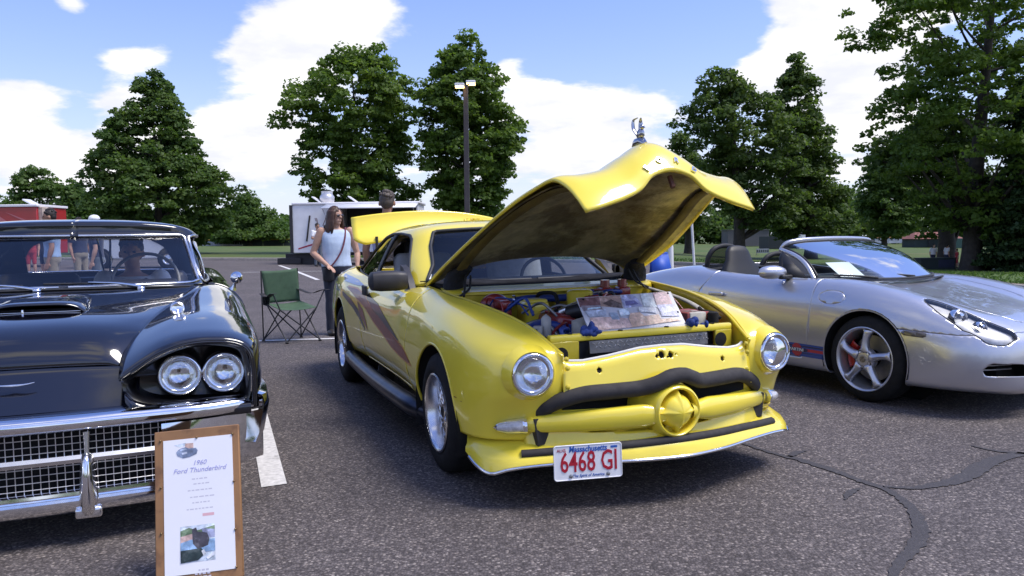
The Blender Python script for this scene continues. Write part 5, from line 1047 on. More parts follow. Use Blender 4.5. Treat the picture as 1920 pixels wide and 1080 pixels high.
# ---- greenhouse
gh = [[(-.60, 0, .955), (-.615, .26, .955), (-.67, .50, .952), (-.76, .66, .946), (-.90, .735, .94), (-1.15, .765, .935), (-1.6, .775, .93), (-2.1, .77, .935), (-2.45, .745, .945), (-2.68, .68, .955), (-2.80, .52, .96), (-2.86, .26, .965), (-2.88, 0, .965)],
      [(-.84, 0, 1.10), (-.85, .26, 1.10), (-.90, .49, 1.098), (-.98, .635, 1.095), (-1.07, .705, 1.09), (-1.25, .735, 1.09), (-1.65, .745, 1.09), (-2.1, .74, 1.092), (-2.42, .715, 1.10), (-2.62, .65, 1.10), (-2.75, .50, 1.105), (-2.81, .25, 1.11), (-2.82, 0, 1.11)],
      [(-1.09, 0, 1.245), (-1.10, .25, 1.244), (-1.14, .47, 1.24), (-1.19, .60, 1.236), (-1.25, .665, 1.232), (-1.38, .695, 1.23), (-1.7, .70, 1.23), (-2.1, .695, 1.23), (-2.38, .67, 1.235), (-2.56, .61, 1.24), (-2.68, .47, 1.245), (-2.74, .24, 1.25), (-2.75, 0, 1.25)],
      [(-1.155, 0, 1.282), (-1.165, .25, 1.281), (-1.20, .48, 1.276), (-1.235, .62, 1.270), (-1.28, .685, 1.266), (-1.40, .705, 1.262), (-1.7, .71, 1.262), (-2.1, .705, 1.262), (-2.36, .68, 1.266), (-2.52, .62, 1.27), (-2.65, .47, 1.275), (-2.72, .24, 1.28), (-2.73, 0, 1.28)],
      [(-1.145, 0, 1.335), (-1.155, .25, 1.332), (-1.185, .47, 1.322), (-1.22, .60, 1.308), (-1.27, .66, 1.297), (-1.40, .68, 1.292), (-1.7, .685, 1.292), (-2.1, .68, 1.292), (-2.34, .655, 1.295), (-2.50, .60, 1.30), (-2.61, .46, 1.308), (-2.67, .23, 1.315), (-2.68, 0, 1.315)],
      [(-1.22, 0, 1.360), (-1.23, .24, 1.358), (-1.26, .43, 1.350), (-1.29, .53, 1.340), (-1.33, .585, 1.328), (-1.43, .60, 1.322), (-1.7, .605, 1.322), (-2.05, .60, 1.322), (-2.25, .575, 1.325), (-2.39, .52, 1.33), (-2.48, .40, 1.336), (-2.53, .2, 1.340), (-2.54, 0, 1.34)],
      [(-1.5, 0, 1.372), (-1.5, .15, 1.371), (-1.52, .26, 1.367), (-1.54, .32, 1.362), (-1.56, .35, 1.357), (-1.62, .36, 1.354), (-1.75, .36, 1.354), (-1.95, .36, 1.354), (-2.05, .34, 1.356), (-2.12, .31, 1.358), (-2.17, .24, 1.362), (-2.2, .12, 1.365), (-2.2, 0, 1.365)],
      [(-1.86, .01 * (i / 12) * (12 - i) / 6, 1.376) for i in range(13)]]
gh = np.swapaxes(np.array(gh), 0, 1); GB = surf(gh, 120, 60, 1); GV = gmesh(GB)
zt = lambda V: 1.258 - V[:, 2]
swf = lambda V: np.minimum(np.minimum(zt(V), V[:, 2] - .958), np.minimum(V[:, 1] - np.interp(V[:, 2], [.95, 1.09, 1.24], [.735, .685, .655]), V[:, 0] + 2.36))
wsf = lambda V: np.minimum(np.minimum(zt(V) + .004, V[:, 2] - .966), np.minimum(np.interp(V[:, 2], [.95, 1.09, 1.24, 1.26], [.715, .675, .632, .63]) - V[:, 1], (V[:, 0] > -1.5) * 2. - 1))
rwf = lambda V: np.minimum(np.minimum(zt(V) + .004, V[:, 2] - .985), np.minimum(.56 - V[:, 1], (V[:, 0] < -2.2) * 2. - 1))
shell = clip(clip(clip(GV, neg(swf)), neg(wsf)), neg(rwf)); g = G(); add_both(g, shell); g.build('roof', BLK, blk, smooth=50, solid=.015)
WSB = glass_mat('old_windscreen', (.94, .95, .97), 0, 1.7, .0, (.02, .02, .03))
for nm, f, mt in (('windscreen', wsf, WSB), ('rear_window', rwf, WSB)):
    W_ = clip(GV, f); g = G(); add_both(g, offs(W_, -.006)); g.build(nm, mt, blk, smooth=60, weld=True); P = np.array([p for p in rim_path(W_) if p[1] > .004]); g = G()
    for s in (1, -1): g.tube(P[::2] * np.array([1, s, 1]), .010, 6)
    g.build('screen_trim', CHROME if nm == 'rear_window' else SATIN, blk, smooth=80)
W_ = clip(GV, swf)
for W in both(W_): P = rim_path(W); G().tube(P[::2], .010, 6, closed=True).build('side_window_trim', SATIN, blk, smooth=80)
for W in both(offs(clip(W_, lambda V: V[:, 0] + 1.22), -.006)): G().add(*W).build('quarter_light', WSB, blk, smooth=60)
# cowl vent, wipers
g = G(); g.tube(curve([(-.60, -.66, .952), (-.575, -.4, .956), (-.565, 0, .958), (-.575, .4, .956), (-.60, .66, .952)], 30), .012, 6, sq=(.5, 1.4)); g.build('cowl_strip', BLACKPL, blk, smooth=80)
for y0, y1 in ((-.12, -.62), (.40, -.10)):
    wp = bpy.data.objects.new('wiper', None); COL.objects.link(wp); wp.parent = blk
    G().tube(curve([(-.55, y0, .962), (-.585, y0 * .7 + y1 * .3, .985), (-.61, y0 * .45 + y1 * .55, .992)], 8), [.010, .009, .008, .007, .006, .005, .005, .004], 6).build('wiper_arm', CHROME, wp, smooth=60)
    G().tube(curve([(-.60, y0 * .85 + y1 * .15, .982), (-.612, (y0 + y1) / 2, .984), (-.63, y1, .988)], 8), .006, 6).build('wiper_blade', BLACKPL, wp, smooth=60)
g = G(); g.lathe([(0, .022), (.012, .018), (.016, 0)], 12, axis='z', c=(-.55, .40, .95)); g.lathe([(0, .022), (.012, .018), (.016, 0)], 12, axis='z', c=(-.55, -.12, .955)); g.build('wiper_spindle', CHROME, blk, smooth=60, kind='stuff')
# door mirror
dm = bpy.data.objects.new('door_mirror', None); COL.objects.link(dm); dm.parent = blk
g = G(); g.tube(curve([(-.62, .90, .925), (-.60, .915, .965), (-.58, .925, .99)], 8), [.022, .016, .011, .009, .009, .009, .010, .010], 8); g.lathe([(-.04, .006), (-.025, .022), (0, .034), (.009, .037), (.011, .034), (.008, 0)], 20, c=(-.585, .925, .995), R=rotm('Z', math.pi + .2)); g.build('mirror_head', CHROME, dm, smooth=60)
# interior
VIN = mat('seat_vinyl', (.020, .020, .026), .45, noise=(9, .3)); g = G(); g.rbox((-.98, 0, .90), (.50, 1.42, .10), .045, n=3); g.rbox((-1.05, .38, .945), (.24, .42, .07), .035, n=3); g.build('dashboard', VIN, blk, smooth=50)
for s in (-1, 1):
    st = bpy.data.objects.new('seat', None); COL.objects.link(st); st.parent = blk
    g = G(); g.rbox((-1.72, s * .36, .52), (.52, .56, .18), .06, n=3); g.build('cushion', VIN, st, smooth=50); g = G(); g.rbox((-2.0, s * .36, .78), (.14, .54, .46), .06, R=rotm('Y', -.25), n=3); g.build('backrest', VIN, st, smooth=50)
g = G(); g.rbox((-2.55, 0, .72), (.18, 1.3, .42), .07, R=rotm('Y', -.2), n=3); g.rbox((-2.75, 0, .93), (.5, 1.3, .03), .01); g.build('rear_seat', VIN, blk, smooth=50)
sw = bpy.data.objects.new('steering_wheel', None); COL.objects.link(sw); sw.parent = blk
R_ = rotm('Y', -1.05 + math.pi / 2); swc = np.array([-1.36, .38, .955])
ringP = [swc + R_ @ np.array([.205 * math.cos(a), .205 * math.sin(a), 0]) for a in np.linspace(0, 2 * math.pi, 40, endpoint=False)]
R_ = rotm('Y', .52); ringP = [swc + R_ @ np.array([.205 * math.cos(a), .205 * math.sin(a), 0]) for a in np.linspace(0, 2 * math.pi, 40, endpoint=False)]
R_ = rotm('Y', math.pi / 2 - .45); ringP = [swc + R_ @ np.array([.205 * math.cos(a), .205 * math.sin(a), 0]) for a in np.linspace(0, 2 * math.pi, 40, endpoint=False)]
G().tube(ringP, .011, 8, closed=True).build('wheel_rim', mat('wheel_ivory', (.36, .35, .30), .35, noise=(30, .2)), sw, smooth=70)
g = G(); g.tube([ringP[0] * .02 + swc * .98, swc], .02, 8); [g.tube([swc, ringP[k]], .008, 6) for k in (10, 30)]; g.tube([swc, swc + np.array([.30, 0, -.10])], .025, 8); g.build('wheel_spokes', CHROME, sw, smooth=60)
# deck and boot
A = np.array([[(-2.84 - 1.25 * t, y * (1 - .12 * t), .962 - .05 * t) for t in np.linspace(0, 1, 8)] for y in np.linspace(-.74, .74, 14)]); G().grid(A, flip=True).build('rear_deck', BLK, blk, smooth=50)
A = np.array([[(-4.1, y, z) for z in (.38, .6, .92)] for y in (-.88, 0, .88)]); G().grid(A, flip=True).build('tail_panel', BLK, blk)
A = np.array([[(x, s * 0 + y, z) for y, z in ((-.74, .93), (.74, .93))] for x, s in ((-.58, 0), (-1.0, 0))]); G().box((-.75, 0, .90), (.3, 1.4, .03)).build('cowl_shelf', BLK, blk)
# ================================================================ SILVER CONVERTIBLE
SV = Frame(3.2726, 5.9037, 28)
sil = thing('convertible', 'silver two-seat convertible with its roof down and blue stripe along the sill', 'car', SV.o, SV.rz)
SIL = mat('silver_paint', (.545, .55, .60), .30, .70, coat=1.0, noise=(2.4, .03), coat_rough=.03)
sec = [(.905, [(0, .43), (.06, .43), (.12, .42), (.16, .40), (.18, .36), (.185, .33), (.18, .29), (.16, .26), (.10, .24)]),
       (.895, [(0, .475), (.12, .475), (.23, .46), (.31, .44), (.355, .39), (.365, .33), (.355, .265), (.31, .215), (.2, .19)]),
       (.865, [(0, .525), (.18, .525), (.35, .51), (.46, .485), (.52, .42), (.535, .345), (.52, .26), (.47, .195), (.36, .165)]),
       (.80, [(0, .575), (.24, .575), (.45, .562), (.585, .535), (.655, .455), (.675, .36), (.66, .265), (.61, .185), (.5, .155)]),
       (.70, [(0, .622), (.28, .622), (.51, .615), (.665, .588), (.74, .50), (.762, .385), (.75, .275), (.70, .18), (.6, .158)]),
       (.55, [(0, .668), (.32, .668), (.55, .682), (.705, .655), (.795, .545), (.824, .41), (.818, .285), (.785, .18), (.70, .16)]),
       (.35, [(0, .715), (.36, .718), (.57, .752), (.72, .738), (.825, .625), (.862, .46), (.862, .305), (.838, .18), (.75, .16)]),
       (.10, [(0, .758), (.40, .768), (.59, .815), (.73, .802), (.838, .69), (.878, .52), (.878, .34), (.85, .18), (.76, .162)]),
       (-.15, [(0, .798), (.42, .812), (.60, .852), (.735, .838), (.842, .718), (.878, .53), (.874, .34), (.85, .178), (.76, .162)]),
       (-.42, [(0, .832), (.44, .846), (.62, .868), (.745, .850), (.838, .725), (.870, .53), (.864, .34), (.84, .175), (.76, .162)]),
       (-.75, [(0, .85), (.45, .858), (.65, .864), (.755, .845), (.832, .725), (.862, .53), (.856, .34), (.83, .172), (.76, .162)]),
       (-1.2, [(0, .855), (.45, .86), (.67, .872), (.765, .852), (.836, .73), (.862, .53), (.856, .34), (.83, .172), (.76, .162)]),
       (-1.65, [(0, .89), (.45, .895), (.67, .90), (.775, .872), (.846, .742), (.868, .54), (.862, .34), (.835, .175), (.76, .162)]),
       (-2.0, [(0, .935), (.45, .935), (.66, .928), (.785, .888), (.862, .755), (.884, .55), (.878, .35), (.85, .18), (.77, .165)]),
       (-2.4, [(0, .905), (.45, .90), (.66, .888), (.79, .852), (.872, .73), (.894, .54), (.888, .35), (.86, .19), (.77, .17)]),
       (-2.8, [(0, .84), (.4, .838), (.62, .82), (.765, .78), (.855, .68), (.876, .52), (.87, .36), (.83, .22), (.74, .19)]),
       (-3.1, [(0, .76), (.38, .755), (.57, .73), (.70, .68), (.785, .58), (.80, .47), (.79, .36), (.74, .26), (.6, .22)]),
       (-3.28, [(0, .62), (.28, .62), (.44, .60), (.54, .55), (.595, .48), (.605, .42), (.595, .36), (.54, .31), (.4, .29)])]
SA = surf([[(x, y, z) for y, z in s] for x, s in sec], 230, 76, 2); VF = gmesh(SA); VF = (VF[0], [f[::-1] for f in VF[1]])
arch = [circ((0, .318), .345, 0, 2), circ((-2.33, .318), .345, 0, 2)]
for a in arch: VF = clip(VF, lambda V, a=a: np.maximum(-a(V), .55 - V[:, 1]))
# cockpit opening in plan
CK = inpoly([(-.60, -.9), (-.60, .60), (-.74, .675), (-1.2, .70), (-1.6, .70), (-1.9, .66), (-2.06, .52), (-2.14, .2), (-2.14, -.9)], 0, 1, .03); ckf = lambda V: np.minimum(CK(V), V[:, 2] - .80)
VF = clip(VF, neg(ckf))
LAMP = inpoly([(.31, .655), (.40, .605), (.54, .575), (.66, .545), (.74, .50), (.80, .455), (.842, .47), (.83, .60), (.765, .68), (.64, .735), (.47, .735), (.36, .705)], 0, 1, .02); lampf = lambda V: np.minimum(LAMP(V), V[:, 2] - .485)
lampV = clip(VF, lampf); VF = clip(VF, neg(lampf, .002))
SLOT = inpoly([(.43, .282), (.70, .288), (.715, .33), (.68, .372), (.47, .362), (.41, .325)], 1, 2, .018); slf = lambda V: np.minimum(SLOT(V), V[:, 0] - .5)
slotC = lambda V: np.minimum(inpoly([(-.2, .20), (.30, .20), (.34, .25), (.30, .30), (-.2, .30)], 1, 2, .02)(V), V[:, 0] - .6)
VF = clip(clip(VF, neg(slf)), neg(slotC))
seam = lambda V: np.where(V[:, 0] > .2, np.interp(V[:, 0], [.25, .45, .62, .76, .92], [.556, .548, .540, .548, .572]) - V[:, 2], -1)
DOOR = inpoly([(-.50, 1.1), (-.485, .70), (-.50, .38), (-.56, .255), (-1.60, .255), (-1.72, .40), (-1.74, .70), (-1.62, .86), (-1.58, 1.1)], 0, 2, .04); doorf = lambda V: np.minimum(DOOR(V), V[:, 1] - .55)
HOODP = inpoly([(-.36, -.5), (-.36, .44), (-.2, .50), (.2, .475), (.5, .40), (.72, .28), (.775, .12), (.785, -.5)], 0, 1, .03); hoodf = lambda V: np.minimum(HOODP(V), V[:, 2] - .55)
bump = clip(VF, sub_(seam, .0015)); rest = clip(VF, neg(seam, .0015)); hood = clip(rest, sub_(hoodf, .0015)); rest = clip(rest, neg(hoodf, .0015)); dr = clip(rest, sub_(doorf, .002)); rest = clip(rest, neg(doorf, .002))
flap = lambda V: np.minimum(1 - np.hypot((V[:, 0] + .305) / .118, (V[:, 2] - .738) / .050), V[:, 1] - .5)
fl = clip(rest, sub_(flap, .010)); rest = clip(rest, neg(flap, .010))
g = G(); add_both(g, rest); g.build('body_shell', SIL, sil, smooth=60, solid=.008, weld=True)
g = G(); add_both(g, bump); g.build('front_bumper', SIL, sil, smooth=60, solid=.008, weld=True); g = G(); add_both(g, hood); g.build('front_lid', SIL, sil, smooth=60, solid=.008, weld=True)
for k, W in enumerate(both(dr)):
    d_ = G().add(*W).build('door', SIL, sil, smooth=60, solid=.015); s = 1 if k == 0 else -1
    g = G(); g.rbox((-1.50, s * .872, .70), (.17, .022, .034), .010, n=3); g.build('door_handle', SIL, d_, smooth=60); G().prism(rrect(.13, .03, .012), s * .845, s * .862, axis='y').build('handle_recess', DARK, d_) if False else None
for W in both(fl): G().add(*W).build('fuel_flap', SIL, sil, smooth=60, solid=.006)
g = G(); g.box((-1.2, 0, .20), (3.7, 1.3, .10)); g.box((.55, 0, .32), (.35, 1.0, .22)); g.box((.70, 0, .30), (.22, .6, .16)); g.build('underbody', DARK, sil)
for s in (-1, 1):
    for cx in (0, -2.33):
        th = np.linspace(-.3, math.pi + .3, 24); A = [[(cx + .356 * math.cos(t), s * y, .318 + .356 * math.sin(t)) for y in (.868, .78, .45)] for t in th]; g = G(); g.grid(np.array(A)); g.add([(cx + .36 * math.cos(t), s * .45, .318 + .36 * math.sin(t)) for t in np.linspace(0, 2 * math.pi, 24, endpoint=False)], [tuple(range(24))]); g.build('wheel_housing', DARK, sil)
        Pp = rim_path((VF[0], VF[1]), lambda v, cx=cx: abs(math.hypot(v[0] - cx, v[2] - .318) - .345) < .012 and v[1] > .5); G().tube(Pp[::2] * np.array([1, s, 1]) - np.array([0, s * .004, 0]), .005, 6).build('arch_lip', SIL, sil, smooth=80)
ALLOY = mat('alloy_silver', (.62, .62, .66), .35, .75, coat=.5, noise=(20, .06))
for cx in (0, -2.33):
    for s in (-1, 1): wheel(sil, (cx, s * .755, .312), s, .312, .21, .238, 'five', ALLOY, .018)
# headlight units behind clear covers
for s, W in ((1, lampV), (-1, mirror(lampV))):
    hlm = bpy.data.objects.new('headlight', None); COL.objects.link(hlm); hlm.parent = sil
    G().add(*offs(W, .001)).build('lamp_cover', LENS, hlm, smooth=60); bk = offs(W, -.030); G().add(*bk).build('lamp_bowl', mat('lamp_bowl_grey', (.66, .66, .69), .45, .25, noise=(14, .25)), hlm, smooth=60)
    headlamp(hlm, (.56, s * .648, .640), .052, (1, s * .25, .12), 'main_lamp', ringw=.008, depth=.05); headlamp(hlm, (.685, s * .615, .585), .036, (1, s * .2, .1), 'fog_lamp', ringw=.006, depth=.035)
    am = offs(clip(W, inpoly([(.69, .4), (.69, .72), (.9, .72), (.9, .4)], 0, 1)), -.012); am = clip(am, lambda V: .572 - V[:, 2])
    if len(am[0]): G().add(*am).build('indicator', mat('indicator_smoke', (.30, .22, .19), .18, coat=1, noise=(30, .3)), hlm, smooth=60)
    P = rim_path(W); G().tube(P[::2], .003, 5, closed=True).build('lamp_seal', BLACKPL, hlm, smooth=80)
    sm = clip(bump, inpoly([(.292, .517), (.292, .550), (.452, .546), (.455, .520), (.44, .510)], 0, 2, .006)); sm = offs(sm, .003); sm = sm if s > 0 else mirror(sm); G().add(*sm).build('side_marker', mat('marker_grey', (.10, .085, .075), .25, coat=.8, noise=(30, .3)), sil, smooth=60, solid=.006)
    for zz in (.312, .340): G().tube([(.765, s * .405, zz), (.735, s * .55, zz), (.685, s * .70, zz)], .0045, 6, sq=(1, 1)).build('intake_slat', SIL, sil, smooth=60)
    G().prism([(s * .42, .27), (s * .70, .27), (s * .70, .38), (s * .42, .38)], .60, .605, axis='x').build('intake_void', DARK, sil)
# sill stripe
SBL = mat('stripe_blue', (.012, .06, .30), .3, coat=1); SRD = mat('stripe_red', (.42, .018, .03), .3, coat=1); SNV = mat('stripe_dark_blue', (.008, .010, .06), .3, coat=1)
full = clip(clip(VF, neg(seam, .0)), lambda V: V[:, 1] - .6)
for nm, mt, z0, z1, d in (('sill_stripe', SBL, .262, .362, .0022), ('sill_stripe', SNV, .268, .290, .0034), ('sill_stripe', SNV, .337, .356, .0034), ('sill_stripe', SRD, .302, .326, .0034)):
    W0 = clip(full, inpoly([(-.33, z0), (-.33, z1), (-2.02, z1), (-2.02, z0)], 0, 2))
    for W in both(offs(W0, d)): G().add(*W).build(nm, mt, sil, smooth=60)
for s in (-1, 1):
    W0 = offs(clip(full, circ((-.60, .312), .052, 0, 2)), .0046); G().add(*(W0 if s > 0 else mirror(W0))).build('roundel', SRD, sil, smooth=60)
    W0 = offs(clip(full, inpoly([(-.49, .298), (-.49, .328), (-.71, .328), (-.71, .298)], 0, 2)), .0058); G().add(*(W0 if s > 0 else mirror(W0))).build('roundel_band', SNV, sil, smooth=60)
    text('stripe_lettering', 'MARTINI', .034, WHITEPAPER, sil, (-.60, s * .8715, .313), (-s, 0, 0), (0, 0, 1), sx=1.1, extrude=.0008)
# windscreen
b0 = curve([(-.60, -.675, .855), (-.47, -.60, .862), (-.345, -.38, .853), (-.30, 0, .846), (-.345, .38, .853), (-.47, .60, .862), (-.60, .675, .855)], 50)
t0 = curve([(-1.045, -.565, 1.085), (-1.02, -.535, 1.135), (-.985, -.45, 1.158), (-.955, -.25, 1.170), (-.945, 0, 1.174), (-.955, .25, 1.170), (-.985, .45, 1.158), (-1.02, .535, 1.135), (-1.045, .565, 1.085)], 50)
A = np.array([[b0[i] * (1 - t) + t0[i] * t + np.array([.05, 0, .03]) * math.sin(t * math.pi) for t in np.linspace(0, 1, 16)] for i in range(50)])
G().grid(A, flip=True).build('windscreen', glass_mat('clear_screen', (.84, .90, .87), .0, 1.13, .0), sil, smooth=60)
loop = np.concatenate([A[0, ::1], A[1:-1, -1], A[-1, ::-1]])
G().tube(loop, .021, 10, sq=(1, .9)).build('screen_frame', SIL, sil, smooth=70); G().tube(A[:, 0] + np.array([.006, 0, .004]), .012, 6).build('screen_seal', BLACKPL, sil, smooth=70)
G().tube(np.concatenate([A[1, 1:], A[2:-2, -2], A[-2, ::-1][:-1]]), .010, 6).build('screen_inner_seal', BLACKPL, sil, smooth=70)
for s in (-1, 1):
    G().add([(-.64, s * .70, .862), (-.88, s * .715, .868), (-.90, s * .69, .96), (-.99, s * .605, 1.075), (-.82, s * .645, .965)], [(0, 1, 2, 3, 4)]).build('quarter_pillar', BLACKPL, sil, solid=.012)
    mr = bpy.data.objects.new('door_mirror', None); COL.objects.link(mr); mr.parent = sil
    g = G(); A2 = []
    for t in np.linspace(-1, 1, 16):
        q = math.sqrt(max(0, 1 - t * t)) ** .8; A2.append([(-.86 + .055 * q * math.cos(a) * (1.25 if math.cos(a) > 0 else .35) + .03 * t * -1, s * (.865 + .118 * t), .908 + .056 * q * math.sin(a)) for a in np.linspace(0, 2 * math.pi, 18, endpoint=False)])
    g.grid(np.array(A2), cv=True, flip=(s < 0)); g.build('mirror_shell', SIL, mr, smooth=70); G().rbox((-.80, s * .775, .870), (.06, .12, .035), .014, n=3).build('mirror_arm', BLACKPL, mr, smooth=60); g = G(); g.ball((-.883, s * .865, .908), (.006, .100, .044)); g.build('mirror_glass', CHROME, mr, smooth=60)
for y0, y1 in ((-.30, -.62), (.15, -.26)):
    g = G(); g.tube(curve([(-.31, y0, .865), (-.36, (y0 + y1) / 2, .882), (-.46, y1, .892)], 10), .008, 6); g.build('wiper', BLACKPL, sil, smooth=60)
g = G(); g.tube(curve([(-.34, -.58, .852), (-.27, -.3, .846), (-.25, 0, .842), (-.27, .3, .846), (-.34, .58, .852)], 20), .014, 6, sq=(.4, 1.6)); g.build('scuttle_strip', BLACKPL, sil, smooth=70)
# cockpit
CBK = mat('cockpit_black', (.016, .016, .018), .65, noise=(12, .2)); g = G(); g.box((-1.35, 0, .42), (1.7, 1.36, .04)); g.box((-2.08, 0, .62), (.04, 1.3, .46)); 
for s in (-1, 1): g.box((-1.32, s * .70, .62), (1.5, .04, .40))
g.rbox((-.74, 0, .80), (.36, 1.34, .16), .05, n=3); g.build('cockpit_tub', CBK, sil, smooth=40)
g = G(); A = [[(-1.86 - .30 * t, y, .905 + .03 * t - .03 * (abs(y) / .66) ** 3) for t in np.linspace(0, 1, 6)] for y in np.linspace(-.66, .66, 16)]; g.grid(np.array(A), flip=True); g.build('tonneau', CBK, sil, smooth=60)
for s in (-1, 1):
    st = bpy.data.objects.new('seat', None); COL.objects.link(st); st.parent = sil
    g = G(); g.rbox((-1.45, s * .35, .55), (.5, .48, .16), .05, n=3); g.build('cushion', CBK, st, smooth=50)
    A = []
    for t, w, d, x, z in ((0, .22, .06, -1.62, .60), (.3, .24, .065, -1.68, .76), (.55, .22, .06, -1.73, .90), (.72, .155, .05, -1.755, .98), (.88, .135, .045, -1.775, 1.06), (.97, .10, .035, -1.785, 1.105), (1, .03, .01, -1.79, 1.118)):
        A.append([(x + d * math.copysign(abs(math.cos(a)) ** .7, math.cos(a)), s * .35 + w * math.copysign(abs(math.sin(a)) ** .7, math.sin(a)), z - (.07 if s > 0 else 0)) for a in np.linspace(0, 2 * math.pi, 24, endpoint=False)])
    G().grid(np.array(A), cv=True).build('backrest', mat('seat_leather', (.013, .0125, .013), .5, noise=(14, .2)), st, smooth=60)
    hp = curve([(-1.98, s * .16, .86), (-1.96, s * .16, 1.0), (-1.94, s * .20, 1.075), (-1.94, s * .35, 1.115), (-1.94, s * .50, 1.075), (-1.96, s * .54, 1.0), (-1.98, s * .54, .86)], 30); hp[:, 2] -= .09 * (s > 0); G().tube(hp, .024, 8).build('roll_hoop', CBK, sil, smooth=70)
    G().add(np.concatenate([hp, ]), [tuple(range(30))]).build('hoop_mesh', glass_mat('hoop_screen', (.35, .35, .35), .1, 1.3, .35), sil)
g = G(); g.tube([(-1.05 + .055 * math.sin(a), .35 + .17 * math.cos(a), .86 + .16 * math.sin(a)) for a in np.linspace(0, 2 * math.pi, 28, endpoint=False)], .013, 8, closed=True); g.build('steering_wheel', CBK, sil, smooth=70)
# rear-view mirror at the header
g = G(); g.rbox((-.93, 0, 1.095), (.02, .22, .055), .01, n=3); g.tube([(-.94, 0, 1.17), (-.92, 0, 1.11)], .008, 6); g.build('cabin_mirror', BLACKPL, sil, smooth=50)
# entry card lying on its dashboard
cp_ = SV.w(-.62, -.28, .915)
tag(G().box((0, 0, 0), (.215, .28, .002), R=rotm('Y', .62)).build('entry_card', WHITEPAPER), 'blank white sheet propped on the dashboard of the silver convertible', 'paper'); co = bpy.data.objects['entry_card']; co.location = cp_; co.rotation_euler = (0, 0, SV.rz)
# ================================================================ PEOPLE
SKIN = mat('skin', (.50, .29, .20), .55, noise=(14, .08)); SKIN2 = mat('skin_tanned', (.36, .19, .12), .55, noise=(14, .08))
HAIRS = {'brown': mat('hair_brown', (.055, .024, .013), .5, noise=(40, .35), bump=(70, .5, .004)), 'dark': mat('hair_dark', (.018, .013, .011), .55, noise=(40, .3)), 'grey': mat('hair_grey', (.075, .058, .048), .6, noise=(40, .3))}
def cloth(name, c): return mat('cloth_' + name, c, .85, noise=(9, .10), sheen=.2, bump=(11, .35, .012))
BASE = dict(hip=(0, .052, .52), knee=(.008, .055, .285), ank=(-.012, .058, .045), sho=(0, .112, .812), elb=(-.012, .142, .63), wri=(.03, .140, .485))
def remesh(o, vox, it=3, f=.5):
    m = o.modifiers.new('remesh', 'REMESH'); m.mode = 'VOXEL'; m.voxel_size = vox; m.use_smooth_shade = True
    s = o.modifiers.new('smooth', 'SMOOTH'); s.iterations = it; s.factor = f
